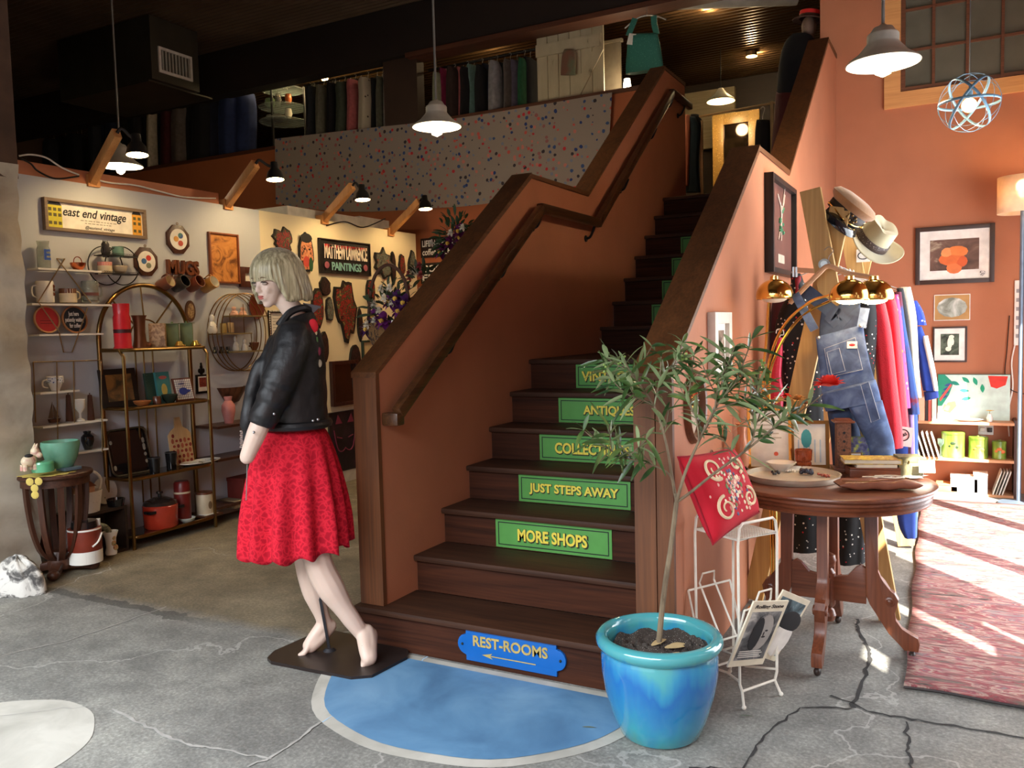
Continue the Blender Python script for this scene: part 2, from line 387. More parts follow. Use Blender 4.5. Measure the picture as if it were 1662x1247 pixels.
# right rear wall with the paned window
P0 = AY(1435, 178, YB); zw = P0.z; xw = P0.x
FW = 0.125
wx0, wx1, wz0, wz1 = xw + FW, 0.80, zw + FW, 4.55
for b in ((-1.08, wx0, 0, 5.0), (wx1, 1.1, 0, 5.0), (wx0, wx1, 0, wz0), (wx0, wx1, wz1, 5.0)):
    wallbox('wall_right_back', b[0], b[1], YB + 0.02, YB + 0.17, b[2], b[3], ORANGE)
win = MB(); PINE = wood('window_pine', (196, 140, 84), (224, 168, 106), 'X', 0.55)
win.box(xw, wx0, YB - 0.01, YB + 0.03, zw, wz1 + FW); win.box(wx0, wx1 + FW, YB - 0.01, YB + 0.03, zw, wz0); win.box(wx1, wx1 + FW, YB - 0.01, YB + 0.03, wz0, wz1 + FW); win.box(wx0, wx1, YB - 0.01, YB + 0.03, wz1, wz1 + FW)
wo_ = struct(win, 'window_1', PINE, smooth=0)
sash = MB()
for i in range(6):
    x = wx0 + (0.245 * i if i else 0.0); sash.box(x - (0 if i == 0 else 0.011), x + (0.035 if i == 0 else 0.011), YB + 0.0, YB + 0.06, wz0, wz1)
for z in (wz0, wz0 + 0.33, wz0 + 0.66, wz0 + 0.99): sash.box(wx0, wx1, YB + 0.005, YB + 0.055, z - (0 if z == wz0 else 0.009), z + (0.035 if z == wz0 else 0.009))
sash.build('window_sash', wood('sash_wood', (84, 54, 38), (120, 78, 54), 'X', 0.5), wo_, 0)
gl = MB(); gl.box(wx0, wx1, YB + 0.03, YB + 0.036, wz0, wz1)
gl.build('window_glass', mat('grey_reflection_glass', (98, 98, 86), 0.08, 0.0, var=0.10, scale=5, coat=0.4), wo_, 0)  # grey base colour stands for the ceiling reflected in the panes
# wall on the right with the sunny side door (just out of the frame)
wallbox('wall_front_light_cut', -6.6, 0.95, 0.5, 0.62, 2.42, 5.1, BROWNWALL)  # unseen lintel, added and lowered to keep daylight off the upper stairs
for b in ((-9.0, 0.6, 0, 10.0), (0.6, 1.96, 0, 5.0), (1.96, 2.32, 0, 1.55), (1.96, 2.32, 1.87, 5.0), (2.32, 2.40, 0, 5.0), (2.4, 2.75, 0, 2.0), (2.4, 2.75, 2.49, 5.0), (2.75, 2.78, 0, 5.0), (2.78, 3.08, 0, 1.05), (2.78, 3.08, 1.81, 5.0), (3.08, 3.12, 0, 5.0), (3.12, 3.36, 0, 0.85), (3.12, 3.36, 1.29, 5.0), (3.36, 3.75, 0, 5.0), (6.75, 8.03, 0, 5.0), (3.75, 6.75, 2.25, 5.0)):  # tall outdoor stretch added to block sun, slots added for sun streaks
    wallbox('wall_right_sun_mask', 0.95, 1.1, b[0], b[1], b[2], b[3], ORANGE)
for y in (4.55, 5.75): wallbox('trim_6', 0.96, 1.06, y - 0.05, y + 0.05, 0, 2.25, mat('door_frame_grey', (120, 124, 130), 0.5))

# ---------------------------------------------------------------- staircase
def zt(k): return 0.19 + 0.1777 * (k - 1) if k < 8 else 1.442 + 0.187 * (k - 8)
def yn(k): return 2.995 if k == 1 else (3.281 + 0.256 * (k - 2) if k < 8 else 5.727 + 0.2547 * (k - 8))
stair = thing('staircase', 'dark worn wooden staircase rising between two orange walls to the upper floor', 'stairs', (-1.7, 3.0, 0))
so = V(-1.7, 3.0, 0)
for k in range(1, 15):
    x0, x1 = (-2.46, -0.945) if k == 1 else (XI, -1.093)
    z = zt(k); y = yn(k); yend = yn(k + 1) + 0.03 if k < 14 else 8.0
    m = MB(); m.box(x0 - so.x, x1 - so.x, y - so.y, yend - so.y, z - 0.03, z, bev=0.011)
    m.build('tread', OLDWOOD, stair)
    m = MB(); m.box(x0 - so.x + 0.004, x1 - so.x - 0.004, y + 0.03 - so.y, y + 0.055 - so.y, (zt(k - 1) if k > 1 else 0.0), z - 0.03)
    m.build('riser', wood('riser_wood', (34, 18, 12), (78, 42, 25), 'X', 0.7, 0.7, spec=0.15), stair, 0)
path = [(3.06, 1.262), (4.66, 2.362), (5.555, 2.362), (7.37, 3.70), (7.99, 3.70)]
def sidewall(name, xfront, th, y0):
    m = MB(); poly = [(y0, 0.0)] + [(y0, path[0][1])] + path[1:] + [(7.99, 0.0)]
    m.prism(poly, th, Matrix.Translation((xfront, 0, 0)) @ RZ(PI / 2)); return struct(m, name, ORANGE, smooth=0)
sidewall('wall_stair_left', XI, 0.124, 3.06)
sidewall('wall_stair_right', XS, 0.143, 3.06)
def caps(xfront, th):
    for i in range(4):
        (ya, za), (yb, zb) = path[i], path[i + 1]; t = 0.034
        if i == 0: ya -= 0.03; za -= 0.021
        m = MB(); m.prism([(ya, za), (yb, zb), (yb, zb + t), (ya, za + t * 0.75)], th + 0.016, Matrix.Translation((xfront + 0.008, 0, 0)) @ RZ(PI / 2))
        struct(m, 'trim_stair_cap', CAPWOOD, smooth=0)
caps(XI, 0.124); caps(XS, 0.143)
m = MB(); m.box(XI - 0.126, XI + 0.004, 3.033, 3.06, 0.192, 1.262); struct(m, 'trim_stair_post', POSTWOOD, smooth=0)
m = MB(); m.box(XS - 0.145, XS - 0.06, 3.033, 3.06, 0.192, 1.262); m.box(XS - 0.057, XS + 0.008, 3.036, 3.06, 0.192, 1.262); struct(m, 'trim_stair_post', POSTWOOD, smooth=0)

# handrail on the left stair wall
hr = thing('handrail', 'dark wooden handrail bracketed to the left stair wall', 'handrail', (XI, 3.1, 1.07))
ho = V(XI, 3.1, 1.07); HX = 0.07
hp = [V(0.03, 0.02, 0.0), V(HX, -0.01, 0.0)]
pts = [(3.10, 1.074), (4.65, 2.173), (5.58, 2.173), (7.35, 3.487), (7.92, 3.487)]
RAILW = wood('handrail_wood', (44, 26, 15), (92, 58, 32), 'Y', 0.32, 1.0, coat=0.2)
for i in range(4):
    m = MB(); (ya, za), (yb, zb) = pts[i], pts[i + 1]
    m.beam(V(XI + HX, ya - (0.02 if i else 0), za) - ho, V(XI + HX, yb + 0.01, zb) - ho, 0.05, 0.06, bev=0.014)
    m.build('rail', RAILW, hr)
m = MB(); m.beam(V(-0.0, 0.0, -0.02), V(HX + 0.02, 0.0, -0.02), 0.06, 0.06, bev=0.012); m.build('rail_return', RAILW, hr)
BLACKIRON = mat('black_iron', (24, 22, 21), 0.45, 0.6)
for y, z in ((3.62, 1.44), (4.2, 1.85), (4.66, 2.17), (5.5, 2.173), (6.2, 2.6), (6.9, 3.12), (7.4, 3.487), (7.75, 3.487)):
    m = MB(); m.tube(smoothpath([V(XI, y, z - 0.11) - ho, V(XI + 0.035, y, z - 0.10) - ho, V(XI + HX, y, z - 0.03) - ho], 4), 0.009, 6)
    m.lathe([(0.024, 0), (0.022, 0.008)], 10, Matrix.Translation(V(XI, y, z - 0.11) - ho) @ RY(PI / 2)); m.build('bracket', BLACKIRON, hr)

# paint on the floor: blue disc with a white border in front of the stairs, white spot on the left
BLUEP = patches('worn_blue_floor_paint', [(0.32, (74, 114, 150)), (0.5, (90, 134, 170)), (0.72, (112, 154, 186))], 3.0, 0.6, 0.6)
WHITEP = patches('worn_white_floor_paint', [(0.3, (160, 158, 148)), (0.6, (190, 188, 178))], 4.0, 0.65, 0.6)
def disc(cx_, cy_, r, z, ylim, n=64, wob=0.008):
    P = []
    for i in range(n):
        a = 2 * PI * i / n; rr = r + wob * math.sin(5 * a) + wob * 0.5 * math.sin(11 * a + 1)
        P.append((cx_ + rr * math.cos(a), min(cy_ + rr * math.sin(a), ylim), z))
    return P

m = MB(); m.face(m.pts(disc(-1.708, 2.978, 0.743, 0.002, 3.005))); struct(m, 'floor_paint_border', WHITEP, smooth=0)
m = MB(); m.face(m.pts(disc(-1.708, 2.978, 0.693, 0.004, 2.962))); struct(m, 'floor_paint_disc', BLUEP, smooth=0)
dl = FL(133, 1225); m = MB(); m.face(m.pts(disc(dl.x - 0.40, dl.y - 0.15, 0.40, 0.002, 9, wob=0.004))); struct(m, 'floor_paint_spot', WHITEP, smooth=0)
# cracks in the slab
CRACK = mat('crack_dark', (44, 43, 42), 0.9, var=0.2)
def crack(px, wdt=0.007, seed=1, mt=None):
    r = random.Random(seed); P = [FL(x, y, 0.003) for x, y in px]; Q = []
    for i in range(len(P) - 1):
        for j in range(7): q = P[i].lerp(P[i + 1], j / 7); Q.append(q + V(r.uniform(-1, 1) * 0.008, r.uniform(-1, 1) * 0.008, 0))
    Q.append(P[-1]); m = MB(); L = []; R_ = []
    for i, q in enumerate(Q):
        d = (Q[min(i + 1, len(Q) - 1)] - Q[max(i - 1, 0)]).normalized(); nrm = V(-d.y, d.x, 0); w_ = wdt * r.uniform(0.35, 1.0) * 0.5
        L.append(q + nrm * w_); R_.append(q - nrm * w_)
    m.bridge(m.pts(L), m.pts(R_), False); struct(m, 'floor_crack', mt or CRACK, smooth=0)
crack([(1382, 1150), (1402, 1100), (1414, 1068), (1404, 1045), (1391, 1020), (1391, 1005)], 0.02, 2)
crack([(1120, 1247), (1205, 1247), (1238, 1195), (1298, 1148), (1382, 1150)], 0.012, 3)
crack([(1350, 1128), (1420, 1158), (1500, 1170), (1662, 1198)], 0.018, 4)
crack([(1470, 1172), (1474, 1215), (1480, 1247)], 0.012, 5)
PALECRACK = mat('crack_pale', (160, 158, 152), 0.9, var=0.2)
crack([(0, 1065), (110, 1040), (270, 985)], 0.008, 6, PALECRACK)
crack([(185, 1150), (240, 1180), (300, 1207), (350, 1215), (440, 1232)], 0.016, 7, PALECRACK)
crack([(400, 1247), (470, 1213), (520, 1172)], 0.014, 8, PALECRACK)
crack([(524, 1172), (600, 1133), (660, 1097), (694, 1066)], 0.008, 9, mat('crack_blue_pale', (170, 200, 222), 0.8))
crack([(0, 1162), (140, 1146)], 0.006, 10, PALECRACK)
# ---------------------------------------------------------------- signs on the stair risers
SG = mat('sign_green', (84, 150, 70), .5, var=.05); SK = mat('sign_line_black', (20, 34, 24), .6); SY = mat('sign_yellow', (226, 206, 74), .5, var=.08); SO = mat('sign_shadow', (40, 44, 26), .6)
for k, txt, fw, lab in ((3, 'MORE SHOPS', .60, 'green riser sign reading MORE SHOPS, lowest of the green signs'), (4, 'JUST STEPS AWAY', .80, 'green riser sign reading JUST STEPS AWAY'), (5, 'COLLECTIBLES', .70, 'green riser sign reading COLLECTIBLES'), (6, 'ANTIQUES', .50, 'green riser sign reading ANTIQUES'), (7, 'VINTAGE FINDS', .88, 'green riser sign starting with VINTAGE just below the landing'), (9, '', 0, 'plain edge of a green riser sign, lowest above the landing'), (10, '', 0, 'plain edge of a green riser sign, second above the landing'), (11, '', 0, 'plain edge of a green riser sign, third above the landing'), (12, '', 0, 'plain edge of a green riser sign, topmost on the stairs')):
    w_ = .612; zb = zt(k - 1) + .004; h_ = zt(k) - .03 - zb - .003; o = thing('riser_sign', lab, 'sign', (-2.011 + w_ / 2, yn(k) + .0295, zb), 0, 'green signs on the stair risers')
    m = MB(); m.box(-w_ / 2, w_ / 2, -.004, 0, 0, h_, bev=.0008); m.build('board', SG, o, 0)
    m = MB(); a, b, c, d, t = -w_ / 2 + .014, w_ / 2 - .014, .013, h_ - .013, .005; [m.box(*q_) for q_ in ((a, b, -.0048, -.0041, c, c + t), (a, b, -.0048, -.0041, d - t, d), (a, a + t, -.0048, -.0041, c + t, d - t), (b - t, b, -.0048, -.0041, c + t, d - t))]; m.build('border_line', SK, o, 0)
    if txt:
        m = MB(); m.text(txt, .07, T(.004, -.0046, h_ / 2 - .003), .0006, .0042, width=w_ * fw + .008, height=.068); m.build('letter_shadow', SO, o, 0)
        m = MB(); m.text(txt, .07, T(0, -.0056, h_ / 2), .0006, .0022, width=w_ * fw, height=.060); m.build('lettering', SY, o, 0)
o = thing('restroom_sign', 'bright blue sign with gold lettering reading REST-ROOMS on the bottom step', 'sign', (-1.648, 3.024, .024)); w_, h_ = .43, .138
poly = [(-w_ / 2, 0), (w_ / 2, 0), (w_ / 2, .024)] + [(w_ / 2 + .042 * math.sin(t), h_ / 2 - .044 * math.cos(t)) for t in [k * PI / 10 for k in range(11)]] + [(w_ / 2, h_ - .024), (w_ / 2, h_), (-w_ / 2, h_), (-w_ / 2, h_ - .024)] + [(-w_ / 2 - .042 * math.sin(t), h_ / 2 + .044 * math.cos(t)) for t in [k * PI / 10 for k in range(11)]] + [(-w_ / 2, .024)]
m = MB(); m.prism(poly, .012, T(0, -.012, 0), .002); m.build('board', mat('sign_blue', (14, 92, 170), .35, var=.03), o, 30)
SGOLD = mat('gilt_letters', (226, 192, 112), .3, .6)
m = MB(); m.text('REST-ROOMS', .05, T(0, -.0135, .092), .004, .0012, width=.355, height=.047); m.build('lettering', SGOLD, o, 20)
m = MB(); m.box(-.10, .12, -.0135, -.0121, .033, .037); m.prism([(-.135, .035), (-.085, .047), (-.098, .035), (-.085, .023)], .0016, T(0, -.0137, 0)); m.build('arrow', SGOLD, o, 0)
for x in (-1, 1): m = MB(); m.sphere(V(x * (w_ / 2 + .018), -.0125, h_ / 2), .006, 8, 5); m.build('screw', SK, o)
# ---------------------------------------------------------------- the mannequin in the red skirt
_c = V(-2.43, 2.865, 0)                                # centre of its base plate
_w = V(_c.x, _c.y, 0).normalized(); _u = V(_w.y, -_w.x, 0); _D = V(_c.x, _c.y, 0).length
mq = thing('mannequin', 'blonde female mannequin in black leather jacket and red lace skirt on a dark base plate', 'mannequin', _c, math.atan2(_u.y, _u.x))
def q(x, y, dw=0.0):
    """point seen at x, y on the upright plane dw behind the base plate's centre, in the mannequin's own frame"""
    r = ray(x, y); t = (_D + dw) / (r.x * _w.x + r.y * _w.y); p = EYE + r * t - _c
    return V(p.dot(_u), p.dot(_w), p.z)
def loc(p): p = p - _c; return V(p.dot(_u), p.dot(_w), p.z)
SKIN = mat('mannequin_skin', (208, 184, 168), 0.42, var=0.02, scale=3, sub=0.08)
def blob_mods(o, vox, smooth=4, fac=0.5):
    r = o.modifiers.new('join', 'REMESH'); r.mode = 'VOXEL'; r.voxel_size = vox; r.use_smooth_shade = True
    s_ = o.modifiers.new('soften', 'SMOOTH'); s_.iterations = smooth; s_.factor = fac
def chain(m, ps, rs, n=12, k=4):
    P = smoothpath(ps, k); R = []
    for i in range(len(rs) - 1):
        for j in range(k):
            t = j / k; t = t * t * (3 - 2 * t); R.append(rs[i] * (1 - t) + rs[i + 1] * t)
    R.append(rs[-1]); m.tube(P, R, n)
    m.sphere(P[0], rs[0] * 0.98, n, 6); m.sphere(P[-1], rs[-1] * 0.98, n, 6)
b = MB()
# torso and neck
pel = q(487, 780, 0.0); wai = q(480, 690, 0.0); che = q(480, 590, 0.0); shb = q(483, 546, 0.0); nkb = q(482, 515, 0.0); nkt = q(460, 485, 0.0)
chain(b, [pel, wai, che, shb], [0.12, 0.10, 0.10, 0.05], 16)
chain(b, [shb, nkb, q(472, 500), nkt], [0.05, 0.05, 0.046, 0.045], 14)
# head: own frame looking along fh
HC = q(447, 453, 0.0)
ya = math.radians(180 + 40)                             # turned towards the viewer's left, 40 degrees out of profile
fh = V(math.cos(ya), math.sin(ya), 0); side = V(-fh.y, fh.x, 0)
HM = Matrix(((fh.x, side.x, 0, HC.x), (fh.y, side.y, 0, HC.y), (0, 0, 1, HC.z), (0, 0, 0, 1))) @ RY(math.radians(12)) @ Matrix.Scale(1.04, 4)
def hp_(x, y, z): return HM @ V(x, y, z)
def hs(x, y, z, rx, ry, rz, n=16, m_=10): b.sphere(V(0, 0, 0), (rx, ry, rz), n, m_, HM @ T(x, y, z)) if False else b.lathe([(max(1e-4, math.sin(PI * j / m_)), -math.cos(PI * j / m_)) for j in range(m_ + 1)], n, HM @ T(x, y, z) @ Matrix.Diagonal((rx, ry, rz, 1)))
hs(-0.012, 0, 0.030, 0.092, 0.072, 0.088)               # skull
hs(0.036, 0, -0.012, 0.050, 0.058, 0.078)               # face
hs(0.046, 0, -0.062, 0.036, 0.042, 0.040)               # jaw
hs(0.062, 0, -0.090, 0.020, 0.022, 0.018)               # chin
hs(0.070, 0, -0.052, 0.022, 0.030, 0.032)               # muzzle
hs(0.062, 0.026, -0.030, 0.022, 0.020, 0.020); hs(0.062, -0.026, -0.030, 0.022, 0.020, 0.020)   # cheeks
hs(0.074, 0, 0.014, 0.014, 0.036, 0.016)                # brow
b.tube([hp_(0.080, 0, 0.012), hp_(0.090, 0, -0.010), hp_(0.099, 0, -0.028)], [0.007, 0.009, 0.010], 8)
hs(0.099, 0, -0.030, 0.009, 0.011, 0.008); hs(0.092, 0.009, -0.033, 0.008, 0.007, 0.006); hs(0.092, -0.009, -0.033, 0.008, 0.007, 0.006)
hs(0.080, 0, -0.064, 0.014, 0.022, 0.014)               # mouth mound
for sg in (1, -1): hs(-0.008, 0.072 * sg, -0.012, 0.018, 0.010, 0.03)          # ears
# near (left) arm: ends at the wrist
sh_n = q(476, 556, -0.135); el_n = q(440, 650, -0.19); wr_n = q(401, 742, -0.19)
chain(b, [sh_n, q(462, 600, -0.18), el_n, q(420, 695, -0.195), wr_n], [0.035, 0.036, 0.038, 0.041, 0.031])
sh_f = q(474, 556, 0.135); el_f = q(430, 640, 0.19); wr_f = q(403, 735, 0.15)
chain(b, [sh_f, q(450, 600, 0.18), el_f, wr_f], [0.035, 0.036, 0.038, 0.030])
# near leg, up on its toes, foot turned to the viewer
tn = loc(FL(594, 1082, 0.02)); wn = tn.y
chain(b, [q(500, 800, -0.01), q(508, 860, -0.03), q(516, 912, -0.055), q(534, 950, (wn + 0.12 - 0.055) / 2), q(563, 995, wn + 0.12), q(590, 1032, wn + 0.12)],
      [0.085, 0.078, 0.062, 0.062, 0.042, 0.033])
heel = q(602, 1030, wn + 0.135)
chain(b, [heel, q(599, 1050, wn + 0.08), q(599, 1068, wn + 0.035)], [0.031, 0.036, 0.036], 12)
chain(b, [q(595, 1026, wn + 0.125), q(598, 1045, wn + 0.09), q(598, 1066, wn + 0.04)], [0.036, 0.038, 0.033], 12)
chain(b, [q(590, 1030, wn + 0.11), q(593, 1052, wn + 0.06), q(597, 1070, wn + 0.025)], [0.034, 0.031, 0.028], 12)
for i, (x, y) in enumerate([(589, 1080), (594.5, 1079), (599, 1077.5), (603, 1075.5), (607, 1072.5)]):
    p = loc(FL(x, y, 0.020)); r_ = 0.0125 - 0.0013 * i
    chain(b, [q(594 + i * 2.6, 1066 - i * 0.6, wn + 0.03), p + V(0.003, 0.02, 0.008), p + V(0, 0, -0.004)], [0.014, r_, r_ * 0.9], 8, 3)
# far leg, foot pointing left
tf = loc(FL(487, 1058, 0.02)); wf = tf.y
chain(b, [q(492, 800, 0.07), q(494, 860, wf * 0.5 + 0.05), q(499, 915, wf), q(508, 955, wf + 0.01), q(523, 1000, wf + 0.02), q(530, 1018, wf + 0.02)],
      [0.085, 0.076, 0.055, 0.053, 0.034, 0.033])
chain(b, [q(536, 1016, wf + 0.03), q(520, 1034, wf + 0.015), q(504, 1050, wf)], [0.031, 0.034, 0.030], 12)
chain(b, [q(526, 1012, wf + 0.02), q(512, 1032, wf + 0.01), q(500, 1048, wf)], [0.032, 0.031, 0.026], 12)
for i in range(5):
    p = tf + V(0.0 + i * 0.006, -0.030 + i * 0.016, -0.004); r_ = 0.0125 - 0.001 * abs(i - 0)
    chain(b, [q(500 + i, 1050 - i, wf - 0.02 + i * 0.012), p + V(0.02, 0, 0.006), p], [0.014, r_, r_ * 0.9], 8, 3)
body = b.build('body', SKIN, mq); blob_mods(body, 0.0055, 3)
for nm, m_, fn in (('lips', mat('coral_lips', (176, 92, 84), 0.4), [(0.0905, 0, -0.0560, 0.006, 0.019, 0.0042), (0.0895, 0, -0.0640, 0.006, 0.016, 0.0052)]),):
    mm = MB()
    for x, y, z, rx, ry, rz in fn: mm.lathe([(max(1e-4, math.sin(PI * j / 8)), -math.cos(PI * j / 8)) for j in range(9)], 12, HM @ T(x, y, z) @ Matrix.Diagonal((rx, ry, rz, 1)))
    mm.build(nm, m_, mq)
for sg in (1, -1):
    mm = MB(); mm.lathe([(max(1e-4, math.sin(PI * j / 8)), -math.cos(PI * j / 8)) for j in range(9)], 12, HM @ T(0.078, 0.030 * sg, -0.006) @ Matrix.Diagonal((0.009, 0.016, 0.0075, 1)))
    eye = mm.build('eye', mat('painted_eye', (150, 132, 120), 0.3), mq)
    mm = MB(); mm.tube([hp_(0.080, 0.048 * sg, -0.001), hp_(0.0885, 0.040 * sg, 0.001), hp_(0.0905, 0.030 * sg, 0.0025), hp_(0.0885, 0.018 * sg, -0.001)], [0.0008, 0.0022, 0.0026, 0.001], 6)
    mm.build('eyelashes', mat('dark_lashes', (28, 22, 20), 0.6), eye)
    mm = MB(); mm.tube([hp_(0.078, 0.047 * sg, 0.016), hp_(0.089, 0.034 * sg, 0.021), hp_(0.090, 0.014 * sg, 0.016)], [0.001, 0.0028, 0.0022], 6)
    mm.build('eyebrow', mat('brown_brow', (110, 88, 66), 0.7), mq)
# blonde bob
def wig_mat():
    m, t, p = _nt('ash_blonde_hair'); v = mapping(t, (60, 60, 3)); n = noise(t, v, 1.6, 4)
    t.links.new(ramp(t, [(0.3, (104, 94, 66)), (0.55, (166, 156, 122)), (0.75, (200, 190, 158))], n), p.inputs['Base Color'])
    p.inputs['Roughness'].default_value = 0.38; p.inputs['Sheen Weight'].default_value = 0.2; bumpn(t, p, n, 0.5, 0.004); return m
WIGM = wig_mat()
def wig(uu, vv):
    a = uu * 2 * PI                                    # 0 = face direction
    ca = math.cos(a); fr = max(0.0, ca)
    bang = 1 / (1 + math.exp(-(abs(math.atan2(math.sin(a), ca)) - 0.92) * 14))      # 0 over the forehead, 1 at sides and back
    zb = 0.006 * (1 - bang) + bang * (-0.098 - 0.012 * (ca < -0.3) * 1.0)
    strand = 0.0035 * math.sin(a * 23 + 3 * math.sin(a * 7)) + 0.002 * math.sin(a * 61 + vv * 3)
    zt_ = 0.128; 
    if vv < 0.5:
        th = vv / 0.5 * PI / 2; z = 0.022 + (zt_ - 0.022) * math.cos(th); rr = math.sin(th)
    else:
        k = (vv - 0.5) / 0.5; z = 0.022 + (zb - 0.022) * k; rr = 1.0 + 0.10 * math.sin(k * PI * 0.75) * bang - 0.16 * max(0, k - 0.8) * bang
    rx = 0.116; ry = 0.108
    if k_front(ca): rx = 0.104
    s_ = min(1.0, vv * 1.6)
    return HM @ V(-0.012 + ca * rr * (rx + strand * s_), math.sin(a) * rr * (ry + strand * s_), z)
def k_front(ca): return ca > 0
m = MB(); m.grid(wig, 120, 26, cu=True)
wg = m.build('wig', WIGM, mq, smooth=70); so_ = wg.modifiers.new('thickness', 'SOLIDIFY'); so_.thickness = 0.016; so_.offset = -1
# skirt
def skirt_mat():
    m, t, p = _nt('red_lace'); v = mapping(t, (1, 1, 1))
    vo = t.nodes.new('ShaderNodeTexVoronoi'); vo.feature = 'DISTANCE_TO_EDGE'; vo.inputs['Scale'].default_value = 42
    nn = t.nodes.new('ShaderNodeTexNoise'); nn.inputs['Scale'].default_value = 25; va = t.nodes.new('ShaderNodeVectorMath'); va.operation = 'MULTIPLY_ADD'
    va.inputs[1].default_value = (0.05, 0.05, 0.05); t.links.new(v, nn.inputs['Vector']); t.links.new(nn.outputs['Color'], va.inputs[0]); t.links.new(v, va.inputs[2]); t.links.new(va.outputs[0], vo.inputs['Vector'])
    c = ramp(t, [(0.02, (200, 34, 52)), (0.10, (188, 24, 44)), (0.22, (160, 16, 36))], vo.outputs['Distance'])
    t.links.new(c, p.inputs['Base Color']); p.inputs['Roughness'].default_value = 0.85; p.inputs['Specular IOR Level'].default_value = 0.2; bumpn(t, p, vo.outputs['Distance'], -0.6, 0.006); return m
wtop = q(476, 694, 0.0); hemc = q(479.5, 889, 0.02)
def skirt(uu, vv):
    a = uu * 2 * PI; k = vv
    c = wtop.lerp(hemc, k); e = k ** 0.65
    rx = 0.128 + (0.232 - 0.128) * e + 0.012 * math.sin(k * PI); ry = 0.115 + (0.205 - 0.115) * e
    f = 1 + (0.10 * math.sin(a * 13 + 0.6 * math.sin(a * 2)) + 0.035 * math.sin(a * 7 + 1)) * min(1, k * 1.3)
    z = c.z + 0.012 * math.sin(a * 13 + 1.3) * k * k + (0.015 * math.sin(a + 0.6)) * k
    return V(c.x + math.cos(a) * rx * f, c.y + math.sin(a) * ry * f, z)
m = MB(); m.grid(skirt, 156, 24, cu=True); sk = m.build('skirt', skirt_mat(), mq, smooth=60)
so_ = sk.modifiers.new('thickness', 'SOLIDIFY'); so_.thickness = 0.004
# leather jacket
LEATHER = mat('black_leather', (22, 22, 24), 0.5, var=0.15, scale=10, bump=0.35, bscale=26)
j = MB()
rings = [((479, 693), 0.137, 0.155), ((479, 680), 0.140, 0.16), ((477, 640), 0.142, 0.17), ((475, 600), 0.140, 0.178), ((478, 565), 0.124, 0.182), ((482, 540), 0.100, 0.165), ((484, 523), 0.078, 0.125), ((485, 511), 0.062, 0.085)]
R = []
for (x, y), rx, ry in rings:
    c = q(x, y); R.append(j.pts([V(c.x + math.cos(2 * PI * i / 28) * rx, c.y + math.sin(2 * PI * i / 28) * ry, c.z + (0.02 * math.cos(2 * PI * i / 28) if y == 511 else 0)) for i in range(28)]))
for i in range(len(R) - 1): j.bridge(R[i], R[i + 1])
j.face(R[0][::-1]); j.face(R[-1])
def sleeve(pts, rs):
    P = smoothpath(pts, 6); RR = []
    for i in range(len(rs) - 1):
        for k in range(6): RR.append(rs[i] + (rs[i + 1] - rs[i]) * k / 6)
    RR.append(rs[-1]); RR = [r_ + 0.0045 * math.sin(i * 2.1) * (i > 8) for i, r_ in enumerate(RR)]
    j.tube(P, RR, 16); j.sphere(P[0], rs[0] * 0.98, 14, 8)
sleeve([q(478, 548, -0.13), q(464, 592, -0.17), q(445, 640, -0.19), q(424, 690, -0.195)], [0.075, 0.073, 0.068, 0.058])
sleeve([q(476, 548, 0.13), q(452, 592, 0.17), q(432, 640, 0.19), q(414, 696, 0.16)], [0.07, 0.068, 0.062, 0.052])
# open front panel hanging forward of the body
j.tube(smoothpath([q(446, 548, -0.05), q(425, 590, -0.06), q(409, 640, -0.06), q(402, 692, -0.06), q(404, 728, -0.05)], 5), [0.02] * 5 + [0.032] * 11 + [0.022] * 5, 10)
j.tube(smoothpath([q(446, 548, 0.05), q(424, 600, 0.06), q(406, 650, 0.06), q(400, 700, 0.05)], 5), [0.025] * 16, 10)
jk = j.build('jacket', LEATHER, mq); blob_mods(jk, 0.009, 2, 0.4)
tx = bpy.data.textures.new('leather_folds', 'CLOUDS'); tx.noise_scale = 0.09
dm = jk.modifiers.new('folds', 'DISPLACE'); dm.texture = tx; dm.strength = 0.016; dm.texture_coords = 'LOCAL'; dm.mid_level = 0.5
m = MB(); col = [q(455, 528, -0.075), q(470, 508, -0.085), q(490, 500, -0.06), q(503, 503, 0.0), q(490, 500, 0.07), q(470, 508, 0.085), q(452, 528, 0.07)]
m.tube(smoothpath(col, 6), 0.016, 8); m.build('collar', LEATHER, jk)
m = MB(); m.face(m.pts([q(494, 492, -0.05), q(521, 497, 0.0), q(509, 508, -0.02)])); m.face(m.pts([q(494, 492, 0.05), q(521, 497, 0.0), q(494, 492, -0.05)])); m.face(m.pts([q(494, 492, 0.05), q(509, 508, 0.03), q(521, 497, 0.0)]))
hd = m.build('hood', mat('grey_jersey', (96, 98, 104), 0.9), jk, 0)
so_ = hd.modifiers.new('thickness', 'SOLIDIFY'); so_.thickness = 0.012
m = MB(); hem = []
for i in range(40):
    a = 2 * PI * i / 40; c = q(479, 693); hem.append(V(c.x + math.cos(a) * 0.143, c.y + math.sin(a) * 0.16, c.z + 0.015))
m.tube(hem, 0.019, 8, closed=True); m.build('waistband', LEATHER, jk)
for x, y in ((508, 683), (516, 681), (412, 702), (445, 672)):
    m = MB(); p = q(x, y, -0.165 if x > 430 and x > 450 else -0.25); m.sphere(p, 0.006, 8, 6); m.build('snap_button', mat('steel_snap', (170, 170, 170), 0.3, 0.9), jk)
m = MB()
for i in range(9): p = q(391.5 + (i % 2), 700 + i * 3.2, -0.05); m.box(-0.006, 0.006, -0.004, 0.004, -0.002, 0.002, Matrix.Translation(p))
m.build('zip', mat('steel_zip', (190, 190, 190), 0.3, 0.9), jk, 0)
